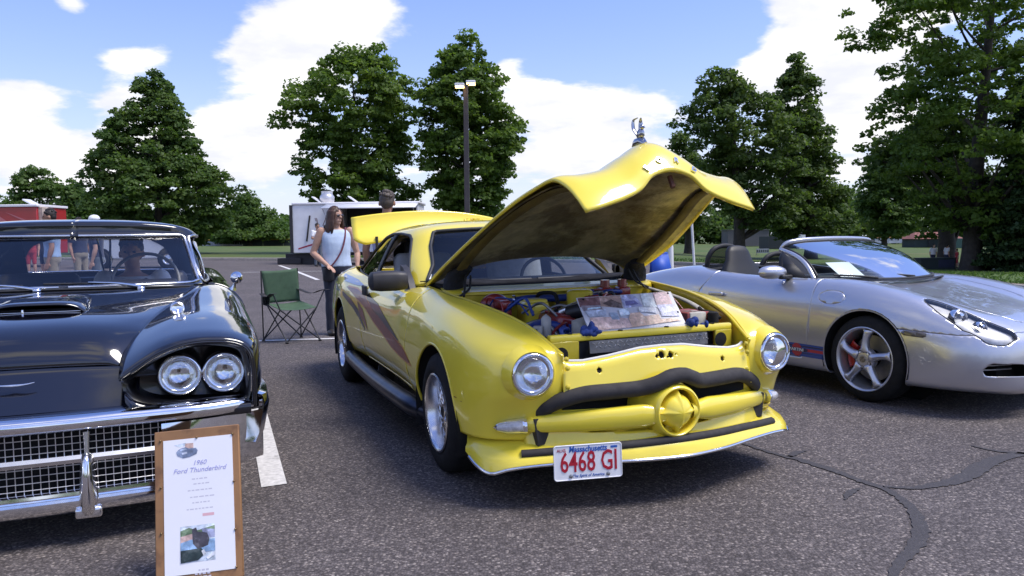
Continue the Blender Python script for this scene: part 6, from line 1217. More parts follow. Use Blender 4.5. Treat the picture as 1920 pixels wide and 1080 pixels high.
def person(label, loc, face, H, top, bot, hair='dark', skin=None, pose=None, turn=0., sleeve=.45, shorts=False, girth=1., hat=None, vox=.016, hairlong=False, glasses=False, fingers=False, seated=False, lean=0., group=None, shoes=(.03, .025, .022), nod=0.):
    """face: heading in degrees from +X; joints are fractions of the height H"""
    root = thing('person', label, 'person', loc, rad(face), group); skin = skin or SKIN
    J = {}
    for k, v in BASE.items():
        for s, n in ((1, 'l'), (-1, 'r')): J[n + k] = np.array([v[0], v[1] * s, v[2]])
    if pose:
        for k, v in pose.items(): J[k] = np.array(v, float)
    J = {k: v * H for k, v in J.items()}; h = H; gw = girth
    spine = lambda z: lean * max(0, z - .52) * h
    rings = [(.475, .058, .088), (.50, .066, .098), (.535, .068, .098), (.58, .062, .088), (.625, .060, .084), (.67, .064, .090), (.72, .068, .098), (.765, .064, .104), (.80, .054, .100), (.825, .040, .070), (.842, .030, .034)]
    def torso(g, inf, z0, z1, gsc=1.):
        A = []
        for z, a, b in rings:
            if z < z0 - .001 or z > z1 + .001: continue
            bell = (1 + (gw - 1) * math.exp(-((z - .60) / .13) ** 2)); A.append([(spine(z) + (a * bell * h + inf) * math.copysign(abs(math.cos(t)) ** .85, math.cos(t)), (b * (1 + (bell - 1) * .6) * h + inf) * math.copysign(abs(math.sin(t)) ** .85, math.sin(t)), z * h) for t in np.linspace(0, 2 * math.pi, 20, endpoint=False)])
        A = np.array(A); g.grid(A, cv=True, flip=True); g.add(A[0], [tuple(range(20))]); g.add(A[-1], [tuple(range(20))[::-1]])
    def limb(g, a, b, r0, r1, inf=0., bulge=0., n=7):
        P = np.array([a + (b - a) * t for t in np.linspace(0, 1, n)]); r = np.array([r0 + (r1 - r0) * t + bulge * math.sin(math.pi * min(1, t * 1.5)) for t in np.linspace(0, 1, n)]) * h + inf; g.tube(P, r, 10); g.ball(a, r[0], 10, 6); g.ball(b, r[-1], 10, 6)
    hd = np.array([spine(.93) + .012 * h, 0, .925 * h]); TR = rotm('Z', turn) @ rotm('Y', nod)
    g = G(); torso(g, 0, .475, .842)
    for n, s in (('l', 1), ('r', -1)):
        S = J[n + 'sho'] + np.array([spine(.81), 0, 0]); J[n + 'sho'] = S; limb(g, J[n + 'hip'], J[n + 'knee'], .048 * (1 + (gw - 1) * .5), .031, 0, .004); limb(g, J[n + 'knee'], J[n + 'ank'], .031, .021, 0, .008)
        g.ball(J[n + 'ank'] + np.array([.042 * h, 0, -.026 * h]), (.075 * h, .027 * h, .021 * h), 12, 6)
        limb(g, S, J[n + 'elb'], .031 * (1 + (gw - 1) * .5), .024, 0, .002); limb(g, J[n + 'elb'], J[n + 'wri'], .024, .0155, 0, .004)
        d = J[n + 'wri'] - J[n + 'elb']; d = d / np.linalg.norm(d); sd = np.cross(d, (0, 0, 1.)) if abs(d[2]) < .9 else np.array([1., 0, 0]); sd /= np.linalg.norm(sd); up = np.cross(sd, d); w = J[n + 'wri']
        RH = np.stack([d, sd, up], 1); g.ball(w + d * .022 * h, (.030 * h, .022 * h, .012 * h), 10, 6, R=RH)
        for q in range(4):
            f0 = w + d * .040 * h + sd * (q - 1.5) * .0105 * h; ln = (.036, .044, .046, .040)[q] * h; g.tube(curve([f0 - d * .012 * h, f0 + d * ln * .5, f0 + d * ln * .95 - up * .010 * h], 6), np.array([.0058, .0056, .0052, .005, .0046, .004]) * h * (.95 if fingers else 1.15), 7); 
        g.tube(curve([w + d * .008 * h - sd * s * .012 * h, w + d * .030 * h - sd * s * .032 * h, w + d * .052 * h - sd * s * .034 * h], 6), np.array([.008, .0075, .007, .006, .0055, .005]) * h, 7)
    g.tube([np.array([spine(.83), 0, .825 * h]), hd - np.array([.008 * h, 0, .04 * h])], .030 * h * (1 + (gw - 1) * .4), 10)
    def hp(x, y, z): return hd + TR @ np.array([x, y, z]) * h
    g.ball(hp(0, 0, .012), (.053 * h, .043 * h, .058 * h), 18, 12, R=TR); g.ball(hp(.014, 0, -.028), (.036 * h, .033 * h, .038 * h), 14, 9, R=TR); g.ball(hp(.032, 0, -.050), (.016 * h, .018 * h, .013 * h), 10, 6, R=TR)
    g.tube([hp(.046, 0, .012), hp(.060, 0, -.008), hp(.052, 0, -.014)], np.array([.006, .009, .008]) * h, 8); g.tube([hp(.047, -.013, -.031), hp(.052, 0, -.030), hp(.047, .013, -.031)], .0045 * h, 6)
    for s in (1, -1): g.ball(hp(-.004, s * .050, -.004), (.012 * h, .006 * h, .018 * h), 8, 6, R=TR)
    b = g.build('body', skin, root, smooth=180); remesh(b, vox * .8 if not fingers else .0062, 2)
    g = G()
    for s in (1, -1): g.ball(hp(.046, s * .018, .008), np.array([.0065, .008, .0055]) * h, 8, 6)
    g.build('eyes', DARK, root, smooth=80, kind='stuff')
    # trousers, top
    g = G()
    if bot is not None:
        torso(g, .012, .475, .58)
        for n in 'lr':
            limb(g, J[n + 'hip'], J[n + 'knee'], .050 * (1 + (gw - 1) * .5), .034, .012)
            if not shorts: limb(g, J[n + 'knee'], J[n + 'ank'] + np.array([0, 0, .0]), .036, .030, .006, .004)
        t = g.build('trousers', bot, root, smooth=180); remesh(t, vox, 3)
    g = G(); torso(g, .016, .535, .825)
    for n in 'lr':
        if sleeve > 0: limb(g, J[n + 'sho'], J[n + 'sho'] + (J[n + 'elb'] - J[n + 'sho']) * min(1, sleeve * 1.4), .034 * (1 + (gw - 1) * .5), .031, .012)
        if sleeve > .9: limb(g, J[n + 'elb'], J[n + 'wri'], .028, .021, .008)
    t = g.build('top', top, root, smooth=180); remesh(t, vox, 3)
    # shoes
    for n in 'lr':
        if not seated: g = G(); a = J[n + 'ank']; g.ball(a + np.array([.045 * h, 0, -.024 * h]), (.082 * h, .033 * h, .026 * h), 14, 8); g.tube([a + np.array([0, 0, -.02 * h]), a + np.array([0, 0, .012 * h])], .028 * h, 10); g.build('shoe', mat('shoe_%d' % int(shoes[0] * 100), shoes, .5), root, smooth=80)
    # hair
    g = G(); g.ball(hp(-.010, 0, .026), (.054 * h, .049 * h, .054 * h), 18, 12, R=TR)
    if hat is None or hairlong:
        g.ball(hp(-.030, 0, .006 if not hairlong else -.004), (.034 * h, .044 * h, .044 * h), 14, 9, R=TR)
        rh = np.random.RandomState(4)
        for q in range(60): a = rh.uniform(0, 6.28); b = rh.uniform(.15, 1.5); g.ball(hp(-.010 + .051 * math.cos(b) * math.cos(a), .046 * math.cos(b) * math.sin(a), .028 + .051 * math.sin(b)), rh.uniform(.007, .013) * h, 6, 4)
    if hairlong:
        rnd = np.random.RandomState(5)
        for k in range(30):
            a = rnd.uniform(.85, 2 * math.pi - .85); r = .047; p0 = hp(math.cos(a) * r * .9 - .008, math.sin(a) * r, .045); w_ = rnd.uniform(.9, 1.35); p1 = hp(math.cos(a) * r * 1.15 - .01, math.sin(a) * r * 1.3, -.02); p2 = hp(math.cos(a) * r * 1.05 - .012 + rnd.randn() * .006, math.sin(a) * r * 1.6 * w_ * .8, -.085 + rnd.randn() * .008); p3 = hp(math.cos(a) * r * .85 - .012, math.sin(a) * r * 1.65 * w_ * .8, -.125 + rnd.randn() * .014)
            g.tube(curve([p0, p1, p2, p3], 9), np.linspace(.017, .007, 9) * h, 7)
    hr = g.build('hair', HAIRS[hair], root, smooth=180); 
    if hairlong: remesh(hr, .011, 1, .4)
    if hat is not None:
        g = G(); g.lathe([(.012, .0545), (.035, .054), (.055, .045), (.068, .028), (.074, 0)], 20, axis='z'); g.V[-1] = (g.V[-1] * np.array([1.05, .95, 1])) @ TR.T * h + hp(-.004, 0, .008)
        A = [[hp(.045 + t * .055 - abs(q) ** 2 * .03, q * .044, .024 - t * .012 - q * q * .006) for t in np.linspace(0, 1, 5)] for q in np.linspace(-1, 1, 12)]; g.grid(np.array(A)); g.build('cap', hat, root, smooth=60, solid=.003)
    if glasses:
        g = G()
        for s in (1, -1): g.ball(hp(.050, s * .0195, .009), np.array([.006, .0165, .0115]) * h, 12, 7, R=TR); g.tube([hp(.046, s * .036, .013), hp(.0, s * .047, .012)], .0022 * h, 6)
        g.tube([hp(.055, -.008, .014), hp(.055, .008, .014)], .0022 * h, 6); g.build('sunglasses', mat('sunglass_brown', (.020, .006, .006), .1, coat=1), root, smooth=70)
    return root, J
LBLUE = cloth('pale_blue', (.50, .60, .74)); DENIM = cloth('navy_denim', (.022, .026, .045)); WHITE_C = cloth('white', (.72, .72, .74)); GREYD = cloth('grey_denim', (.10, .12, .15)); REDC = cloth('red', (.40, .03, .04)); NAVYC = cloth('navy', (.02, .025, .06)); LAV = cloth('lavender', (.36, .37, .60)); SKYC = cloth('sky_blue', (.30, .42, .62)); GREENC = cloth('green', (.16, .26, .17)); KHAKI = cloth('khaki', (.26, .22, .16))
def stand(u, v, D): p = at(u, v, D); return (p[0], D, hz(p[0], D))
wl = stand(634, 600, 10.0)
person('woman with long brown hair and sunglasses in a sleeveless pale blue top', wl, -66, 1.645, LBLUE, DENIM, 'brown', SKIN, dict(relb=(-.015, -.178, .645), rwri=(.105, -.085, .545), lelb=(.0, .165, .64), lwri=(.06, .150, .52)), turn=rad(34), sleeve=0, girth=1.28, vox=.011, hairlong=True, glasses=True, fingers=True)
# her shoulder bag: strap and pouch
bag = thing('shoulder_bag', 'maroon-strapped black pouch hanging across the woman in pale blue', 'bag', wl, rad(-66))
G().tube(curve([(-.08, .16, 1.36), (.02, .125, 1.385), (.13, .09, 1.25), (.165, .04, 1.10), (.17, -.06, .94), (.14, -.13, .86)], 30), .010, 6, sq=(.4, 1.2)).build('strap', mat('strap_maroon', (.13, .03, .05), .6), bag, smooth=70)
g = G(); g.rbox((.13, -.13, .79), (.08, .14, .18), .025, n=3); g.build('pouch', mat('pouch_black', (.015, .015, .018), .6), bag, smooth=60)
person('grey-haired man seen from behind the raised yellow boot lid', (-1.40, 8.75, 0), 80, 1.76, LAV, KHAKI, 'grey', SKIN2, vox=.014, turn=.2)
p = stand(596, 470, 31); person('cook in a white T-shirt and grey jeans beside the food trailer', (p[0], 31, p[2]), -50, 1.72, WHITE_C, GREYD, 'dark', SKIN2, dict(relb=(.03, -.15, .65), rwri=(.13, -.06, .64)), vox=.022)
p = stand(612, 470, 31.4); person('person in dark clothes standing close behind the cook', (p[0], 31.4, p[2]), 40, 1.66, NAVYC, NAVYC, 'dark', SKIN2, vox=.022)
p = stand(97, 450, 13.5); person('dark-haired man in a sky blue shirt standing behind the black car', (p[0], 13.5, p[2] + .02), 205, 1.79, SKYC, KHAKI, 'dark', SKIN2, vox=.016)
p = stand(180, 450, 15); person('man in a white peaked cap standing behind the black car', (p[0], 15, p[2]), 200, 1.74, NAVYC, GREYD, 'dark', SKIN, hat=cloth('cap_white', (.78, .78, .80)), vox=.018)
p = stand(58, 470, 24); person('child in a red shirt and shorts behind the black car', (p[0], 24, p[2]), -70, 1.52, REDC, REDC, 'dark', SKIN, shorts=True, vox=.02, shoes=(.6, .6, .6))
p = stand(82, 470, 24.5); person('child in navy clothes beside the child in red', (p[0], 24.5, p[2]), -110, 1.45, NAVYC, NAVYC, 'dark', SKIN, shorts=True, vox=.02)
p = stand(45, 470, 25.2); person('child in a green shirt half hidden by the child in red', (p[0], 25.2, p[2]), -60, 1.48, GREENC, GREYD, 'dark', SKIN, shorts=True, vox=.02, shoes=(.6, .6, .6))
p = stand(150, 470, 18); person('man in navy looking at the cars across the lot', (p[0], 18, p[2]), -20, 1.75, NAVYC, KHAKI, 'dark', SKIN2, vox=.02)
# driver at the wheel of the black coupe
dp_ = BC.w(-1.80, .27, -.36)
person('seated driver in a white shirt behind the wheel of the black coupe', dp_, 22 - 90, 1.62, WHITE_C, NAVYC, 'dark', SKIN, dict(lknee=(.24, .06, .50), lank=(.30, .06, .30), rknee=(.24, -.06, .50), rank=(.30, -.06, .30), lelb=(.10, .15, .67), lwri=(.21, .09, .71), relb=(.08, -.15, .66), rwri=(.20, -.09, .70)), seated=True, girth=1.15, vox=.014, turn=-.1)
def seated_pose(): return dict(lknee=(.20, .06, .50), lank=(.20, .06, .28), rknee=(.20, -.06, .50), rank=(.20, -.06, .28), lelb=(.08, .15, .66), lwri=(.18, .09, .62), relb=(.08, -.15, .66), rwri=(.18, -.09, .62))
# ================================================================ PROPS NEAR THE CARS
WOOD = mat('board_wood', (.30, .155, .065), .5, noise=(3, .22, 8), var=(11, (.20, .10, .045), .50, .66))
def local_frame(o, X, Yv): X = np.array(X, float); X /= np.linalg.norm(X); Yv = np.array(Yv, float); Yv -= X * (X @ Yv); Yv /= np.linalg.norm(Yv); return np.stack([X, Yv, np.cross(X, Yv)], 1)
tl, tr_ = at(289, 811, 2.80), at(447, 795, 2.845); bl = gnd(309, 1100); ctr = (tl + tr_) / 2; Xd = tr_ - tl; wid = np.linalg.norm(Xd); dn = bl - tl; RB = local_frame(None, Xd, -dn); hgt = abs(dn @ RB[:, 1])
bd = thing('show_board', 'brown wooden show board with a white printed sheet standing before the black car bumper', 'sign', tl * .0 + np.array([ctr[0], ctr[1], 0]), 0); o0 = np.array([ctr[0], ctr[1], 0])
def BP(a, b, c=0): return ctr - o0 + RB @ np.array([a, -b, c])      # a across from centre, b down from the top, c out of the board
g = G(); g.tr(RB, ctr - o0); g.rbox((0, -hgt / 2, -.010), (wid, hgt, .020), .003, n=1); g.build('backing', WOOD, bd, smooth=40)
q0, q1 = BP(-.09, .16, -.021), BP(-.09, hgt, -.02); fo = np.array([q1[0] - .01, q1[1] + .17, .006]); G().tube([q0, fo], .009, 6).build('prop_leg', WOOD, bd, smooth=60)
g = G(); g.tr(RB, ctr - o0); pw = wid - .056; g.box((.004, -hgt / 2 - .002, .0012), (pw, hgt - .066, .002)); pp = g.build('printed_sheet', mat('glossy_sheet', (.84, .83, .85), .3, coat=.6, noise=(4, .02)), bd, smooth=0)
INK = mat('ink_blue', (.36, .36, .66), .5); INK2 = mat('ink_grey', (.56, .54, .62), .6); INKR = mat('ink_red', (.72, .42, .46), .6)
text('sheet_title', '1960', .024, INK, bd, BP(.008, .125, .003), RB[:, 0], RB[:, 1], shear=.3, extrude=.0003); text('sheet_title', 'Ford Thunderbird', .024, INK, bd, BP(.008, .150, .003), RB[:, 0], RB[:, 1], shear=.3, extrude=.0003, sx=1.05)
g = G(); rnd = np.random.RandomState(2)
for i, (b_, L_) in enumerate(((.182, .055), (.200, .045), (.222, .085), (.246, .07), (.266, .055), (.288, .095))):
    x = -L_ / 2
    while x < L_ / 2: w_ = rnd.uniform(.006, .018); q = np.array([BP(.008 + x, b_ - .002, .0024), BP(.008 + x + w_, b_ - .002, .0024), BP(.008 + x + w_, b_ + .002, .0024), BP(.008 + x, b_ + .002, .0024)]); g.add(q, [(3, 2, 1, 0)]); x += w_ + .004
for b_, L_ in ((.500, .03), (.512, .055), (.523, .05)):
    x = -L_ / 2
    while x < L_ / 2: w_ = rnd.uniform(.005, .014); q = np.array([BP(.012 + x, b_ - .003, .0024), BP(.012 + x + w_, b_ - .003, .0024), BP(.012 + x + w_, b_ + .003, .0024), BP(.012 + x, b_ + .003, .0024)]); g.add(q, [(3, 2, 1, 0)]); x += w_ + .004
g.build('faded_print_lines', INK2, bd, smooth=0, kind='stuff')
g = G(); q = [BP(.015, .306, .0024), BP(.055, .306, .0024), BP(.055, .316, .0024), BP(.015, .316, .0024)]; g.add(q, [(3, 2, 1, 0)]); g.build('faded_red_print', INKR, bd, smooth=0)
def photo_print(parent, name, pts, P, stripes, lift=.0028):
    """flat colour patches of a printed snapshot; pts in unit square"""
    for i, (poly, m) in enumerate(stripes): G().add([P(a, b, lift + .0003 * i) for a, b in poly], [tuple(range(len(poly)))]).build(name, m, parent, smooth=0)
def mc(n, c): return mat('print_' + n, c, .45, coat=.08, noise=(38, .45, 6), var=(26, tuple(min(1, q * 1.5 + .06) for q in c), .5, .66))
car_ = [(.0, .55), (.10, .40), (.22, .30), (.45, .25), (.60, .38), (.92, .36), (1.0, .55), (.95, .78), (.62, .95), (.32, 1.0), (.05, .80)]
S0 = lambda a, b, c: BP(-.072 + a * .075, .052 + b * .052, c)
photo_print(bd, 'print_patch', None, S0, [([(-.1, .05), (.45, -.05), (.50, .12), (.15, .20)], mc('sky', (.55, .62, .72))), ([(.42, .0), (.80, .0), (.80, .35), (.42, .35)], mc('tan', (.55, .38, .33))), (car_[::-1][::-1], mc('slate', (.16, .20, .30))), ([(.25, .62), (.50, .58), (.52, .70), (.28, .76)], mc('pale', (.5, .54, .64))), ([(.15, .40), (.42, .32), (.50, .42), (.22, .50)], mc('glass', (.34, .40, .52)))])
S1 = lambda a, b, c: BP(-.062 + a * .118, .345 + b * .125, c)
sq = [(0, 0), (1, 0), (1, 1), (0, 1)]
photo_print(bd, 'print_patch', None, S1, [(sq, mc('sky', (.55, .62, .72))), ([(0, .12), (.25, .05), (.5, .14), (1, .05), (1, .35), (0, .40)], mc('green', (.12, .18, .10))), ([(0, .28), (.35, .22), (.4, .42), (0, .48)], mc('people', (.55, .38, .34))), ([(.62, .1), (1, .16), (1, .38), (.68, .36)], mc('awning', (.26, .28, .42))), ([(0, .45), (.3, .38), (1, .42), (1, .75), (0, .75)], mc('bluecar', (.24, .38, .58))), ([(.34, .10), (.46, .06), (.50, .18), (.64, .2), (.78, .24), (.84, .40), (.80, .58), (.50, .66), (.36, .50)], mc('dark', (.06, .055, .07))), ([(0, .66), (.6, .64), (.72, .80), (.5, .96), (0, 1)], mc('darkgreen', (.02, .035, .035))), ([(.60, .72), (.68, .68), (.72, .78), (.66, .86)], mc('hub', (.7, .72, .75))), ([(.74, .9), (1, .76), (1, .86), (.78, .97)], mc('chromeline', (.7, .72, .78)))])
for a, b in ((-wid / 2 + .022, .034), (0, .034), (wid / 2 - .022, .034), (-wid / 2 + .022, .20), (wid / 2 - .022, .205), (-wid / 2 + .022, .36), (wid / 2 - .022, .375), (wid / 2 - .022, hgt - .036), (-wid / 2 + .022, hgt - .036)):
    g = G(); g.ball(BP(a, b, .004), .0042, 8, 6); g.build('tack', mat('brass_tack', (.25, .17, .09), .3, .9), bd, smooth=60)
# photo-collage board propped in the engine bay
cfl, cfr, cbl, cbr = [YC.w(*q) for q in ((.575, -.285, .752), (.575, .262, .764), (.435, -.285, .912), (.435, .262, .924))]
cbase = (cfl + cfr) / 2; RC = local_frame(None, cfr - cfl, cbl - cfl); cw = np.linalg.norm(cfr - cfl); chh = np.linalg.norm(cbl - cfl)
cb = thing('photo_board', 'pale photo-collage board propped up in the yellow coupe engine bay', 'sign', cbase)
def CP(a, b, c=0): return RC @ np.array([(a - .5) * cw, b * chh, c])
g = G(); g.tr(RC, (0, 0, 0)); g.rbox((0, chh / 2, -.003), (cw, chh, .006), .002, n=1); g.build('panel', mat('collage_base', (.56, .56, .60), .45, coat=.1, noise=(16, .22, 8)), cb, smooth=40)
g = G(); g.tr(RC, (0, 0, 0)); g.rbox((0, -.006, .0), (cw * .99, .014, .016), .003, n=1); g.build('bottom_rail', MATS['white_rubber'], cb, smooth=40)
patches = [([(0, .72), (.21, .72), (.23, .98), (.01, .98)], 'maroon', (.16, .075, .075)), ([(.02, .60), (.22, .58), (.21, .74), (.01, .76)], 'dusk', (.24, .20, .22)), ([(.06, .63), (.20, .65), (.20, .69), (.07, .68)], 'pale_blue', (.45, .58, .66)), ([(.21, .70), (.42, .60), (.45, .98), (.23, .98)], 'tan2', (.36, .24, .19)), ([(.24, .78), (.34, .88), (.42, .74), (.42, .60), (.30, .66)], 'umber', (.09, .06, .055)), ([(.44, .60), (.63, .62), (.60, .90), (.56, .98), (.48, .98), (.44, .88)], 'lilac', (.40, .40, .56)), ([(.46, .66), (.60, .68), (.57, .80), (.47, .80)], 'indigo', (.15, .14, .30)), ([(.64, .60), (.78, .55), (.74, .98), (.66, .98)], 'milk', (.66, .72, .72)), ([(.78, .62), (.95, .58), (.96, .98), (.80, .98)], 'rose', (.62, .40, .40)), ([(.78, .28), (.97, .25), (.96, .60), (.78, .62)], 'lilac2', (.54, .54, .70)), ([(.80, .36), (.95, .40), (.90, .56), (.80, .52)], 'snow', (.74, .74, .82)),
           ([(.04, .04), (.43, .04), (.42, .30), (.24, .38), (.05, .40)], 'salmon', (.66, .46, .40)), ([(.43, .04), (.96, .12), (.90, .20), (.76, .20), (.75, .34), (.60, .32), (.57, .44), (.47, .44), (.43, .30)], 'peach', (.72, .48, .34)), ([(.05, .42), (.22, .42), (.24, .60), (.03, .60)], 'steel', (.42, .46, .54)), ([(.26, .30), (.34, .28), (.33, .48), (.26, .50)], 'slate2', (.30, .36, .44)), ([(.36, .36), (.46, .40), (.46, .58), (.36, .56)], 'ice', (.66, .74, .78)), ([(.56, .46), (.74, .38), (.75, .54), (.58, .58)], 'snow2', (.70, .72, .74))]
for i, (poly, n_, c_) in enumerate(patches): G().add([CP(a, b, .0012 + .0003 * i) for a, b in poly], [tuple(range(len(poly)))]).build('collage_print', mc(n_, c_), cb, smooth=0)
for a, b in ((.05, .22), (.955, .93), (.965, .36), (.06, .93)): g = G(); g.ball(CP(a, b, .004), .005, 8, 6); g.build('screw', DARK, cb, smooth=60)
RAG = mat('rag_blue', (.018, .045, .20), .85, noise=(20, .3), bump=(40, .6, .01))
for (x, y, z), lb in (((.60, -.295, .772), 'crumpled blue rag at the near-headlight end of the collage board'), ((.60, .285, .778), 'crumpled blue rag at the far end of the collage board beside the red battery')):
    rnd = np.random.RandomState(int(abs(y) * 1000)); g = G()
    for k in range(16): g.ball(rnd.randn(3) * np.array([.018, .026, .012]), rnd.uniform(.010, .024, 3), 10, 7, R=rotm('X', rnd.rand() * 3))
    o = g.build('blue_rag', RAG, smooth=180); remesh(o, .0045, 1, .3); o.location = YC.w(x, y, z); tag(o, lb, 'rag')
# folding camp chair
GRN = mat('chair_green', (.055, .105, .060), .8, noise=(12, .12), bump=(30, .3, .004)); CFR = mat('chair_frame', (.012, .012, .014), .45)
cc_ = gnd(543, 641, 0); ch = thing('camp_chair', 'empty green folding camp chair with a mesh cup holder between the two cars', 'chair', (cc_[0] - .0, cc_[1] + .12, 0), rad(14)); 
FL, FR, BL_, BR_ = np.array([-.31, -.12, .02]), np.array([.02, -.30, .02]), np.array([-.30, .16, .02]), np.array([.27, .20, .02])
FL, FR, BL_, BR_ = np.array([-.05, -.30, .02]), np.array([.33, -.16, .02]), np.array([-.34, .05, .02]), np.array([.10, .28, .02])
TLb, TRb = np.array([-.345, .06, .86]), np.array([.075, .27, .88]); SL, SR = np.array([-.33, -.02, .40]), np.array([.24, -.05, .39]); SBL, SBR = np.array([-.30, .10, .46]), np.array([.10, .24, .47])
def rod(a, b, n='frame_rod', r=.0085): return G().tube([a, b], r, 7).build(n, CFR, ch, smooth=60)
rod(BL_, TLb, 'back_post'); rod(BR_, TRb, 'back_post'); AL, AR = np.array([-.20, -.25, .60]), np.array([.40, -.02, .62])
SFL, SFR = np.array([-.12, -.26, .40]), np.array([.30, -.12, .41])
for a, b in ((BL_, SFL), (FL, SBL), (FL, SFR), (FR, SFL), (FR, SBR), (BR_, SFR), (BL_, SBR), (BR_, SBL), (SFL, AL), (SFR, AR)): rod(a, b, 'leg')
for p in (FL, FR, BL_, BR_): g = G(); g.rbox(p - np.array([0, 0, .008]), (.04, .04, .024), .008); g.build('foot', CFR, ch, smooth=50)
back = np.array([[TLb * (1 - q) * (1 - t) + TRb * q * (1 - t) + (SBL * (1 - q) + SBR * q) * t + np.array([.05, .07, 0]) * math.sin(q * math.pi) * (.25 + .75 * t) * .8 - np.array([0, 0, .012]) * math.sin(q * math.pi) * (1 - t) for t in np.linspace(0, 1, 12)] for q in np.linspace(0, 1, 12)])
G().grid(back).build('back_cloth', GRN, ch, smooth=80, solid=.004)
seat = np.array([[(SBL * (1 - q) + SBR * q) * (1 - t) + (SFL * (1 - q) + SFR * q) * t - np.array([0, 0, .055]) * math.sin(q * math.pi) * math.sin(min(1, t * .9 + .15) * math.pi * .9) for t in np.linspace(0, 1, 10)] for q in np.linspace(0, 1, 12)])
G().grid(seat).build('seat_cloth', GRN, ch, smooth=80, solid=.004)
for a, b, c, n in ((TLb * .45 + BL_ * .0 + np.array([-.19, .033, .20]), AL, None, 0), (TRb * .65 + np.array([.03, .09, .05]), AR, None, 1)):
    mid = (a + b) / 2 - np.array([0, 0, .05]); dirv = b - a; dirv[2] = 0; dirv /= np.linalg.norm(dirv); nr = np.array([-dirv[1], dirv[0], 0]); A = [[p + nr * w for w in (-.032, -.01, .01, .032)] for p in curve([a, mid, b, b + dirv * .06], 14)]; G().grid(np.array(A)).build('arm_strap', mat('strap_black', (.018, .017, .02), .75), ch, smooth=80, solid=.004)
g = G(); c_ = np.array([-.285, -.12, .56]); g.lathe([(.0, .048), (-.03, .046), (-.10, .038), (-.115, .0)], 16, axis='z', c=c_); g.build('cup_holder', glass_mat('mesh_pocket', (.28, .30, .30), .3, 1.2, .55), ch, smooth=60)
G().tube([c_ + np.array([.05 * math.cos(a), .05 * math.sin(a), 0]) for a in np.linspace(0, 2 * math.pi, 18, endpoint=False)], .007, 6, closed=True).build('cup_ring', CFR, ch, smooth=60)
# ================================================================ LAMP POST, TRAILERS, PARK
POLE = mat('pole_bronze', (.070, .060, .058), .55, .3, noise=(6, .15))
lp = at(876, 420, 30); lpz = hz(lp[0], 30); T1 = at(873, 160, 30)
post = thing('lamp_post', 'tall dark square lamp post with two floodlight heads', 'street lamp', (lp[0], 30, lpz)); hh = T1[2] - lpz; lx = T1[0] - lp[0]
g = G(); A = [[(lx * t + w * a, w * b, hh * t) for a, b in ((-1, -1), (1, -1), (1, 1), (-1, 1))] for t, w in ((0, .105), (.5, .095), (1, .085))]; g.grid(np.array(A), cv=True, flip=True); g.box((lx, 0, hh), (.19, .19, .03)); g.build('pole', POLE, post, smooth=0)
g = G(); g.rbox((0, 0, .2), (.5, .5, .5), .03); g.build('pole_base', mat('concrete', (.32, .31, .29), .9, noise=(5, .2)), post, smooth=40)
for u, v, dy in ((863, 164.5, -.35), (882, 152.5, .35)):
    h_ = at(u, v, 30) - np.array([lp[0], 30, lpz]); hd_ = bpy.data.objects.new('lamp_head', None); COL.objects.link(hd_); hd_.parent = post
    g = G(); A = [[(h_[0] + sx * .21, dy + sy * .26, h_[2] + z) for sx, sy in ((-1, -1), (1, -1), (1, 1), (-1, 1))] for z in (-.05, .10)]; g.box((h_[0], dy, h_[2] + .03), (.36, .40, .10)); g.build('housing', mat('lamp_white', (.80, .80, .80), .35, coat=.4), hd_, smooth=0, bevel=.02)
    G().box((h_[0], dy, h_[2] - .045), (.32, .34, .02)).build('lamp_lens', mat('lit_lens', (.9, .75, .5), .3, emit=((1, .62, .22), 3.0)), hd_)
    G().tube([(h_[0], dy, h_[2] + .02), (lx, 0, hh - .05)], .03, 6).build('bracket', POLE, hd_, smooth=60)
# food trailer
TWH = mat('trailer_white', (.84, .83, .84), .4, coat=.4, noise=(2.2, .07), bump=(1.6, .5, .03)); TDK = mat('trailer_dark', (.03, .028, .03), .6)
D = 33.; k = D / FPX
def tw(u, v, d=D): p = at(u, v, d); return p
x0, x1 = tw(549, 480)[0], tw(786, 480)[0]; zb, ztp = tw(600, 474)[2], tw(600, 384)[2]; gz = hz((x0 + x1) / 2, D)
tr = thing('food_trailer', 'white food trailer with its serving flap raised and utensils painted on the side', 'trailer', ((x0 + x1) / 2, D, gz)); W2 = (x1 - x0) / 2; zb -= gz; ztp -= gz
g = G(); g.box((-W2 + .95, 1.1, (zb + ztp) / 2), (1.9, 2.2, ztp - zb)); g.box((.95, 2.15, (zb + ztp) / 2), (2 * W2 - 1.9, .10, ztp - zb)); g.box((W2 - .05, 1.1, (zb + ztp) / 2), (.1, 2.2, ztp - zb)); g.box((.95, 1.1, zb + .05), (2 * W2 - 1.9, 2.2, .1)); g.build('body', TWH, tr, smooth=0, bevel=.03)
g = G(); g.box((.05, 1.1, ztp + .05), (2 * W2 + .06, 2.3, .10)); g.build('roof', mat('trailer_roof', (.78, .76, .77), .4, coat=.3), tr, bevel=.03)
g = G(); g.box((.95, .10, zb + .45), (2 * W2 - 2.0, .06, .9)); cnt = g.build('counter_panel', TWH, tr); g = G(); g.box((.95, -.12, zb + .95), (2 * W2 - 2.0, .5, .04)); g.build('serving_shelf', SATIN, tr)
g = G(); g.box((.95, 2.0, (zb + ztp) / 2), (2 * W2 - 2.0, .05, ztp - zb - .2)); g.build('kitchen_back', TDK, tr)
A = np.array([[(x, -1.05 * t + .02, ztp - .02 - .20 * t) for t in (0, .5, 1)] for x in (-W2 + 1.5, W2)]); G().grid(A).build('serving_flap', TWH, tr, solid=.05)
for x in (-W2 + 1.55, W2 - .1): G().tube([(x, -.95, ztp - .2), (x, .05, zb + 1.2)], .02, 6).build('flap_strut', SATIN, tr)
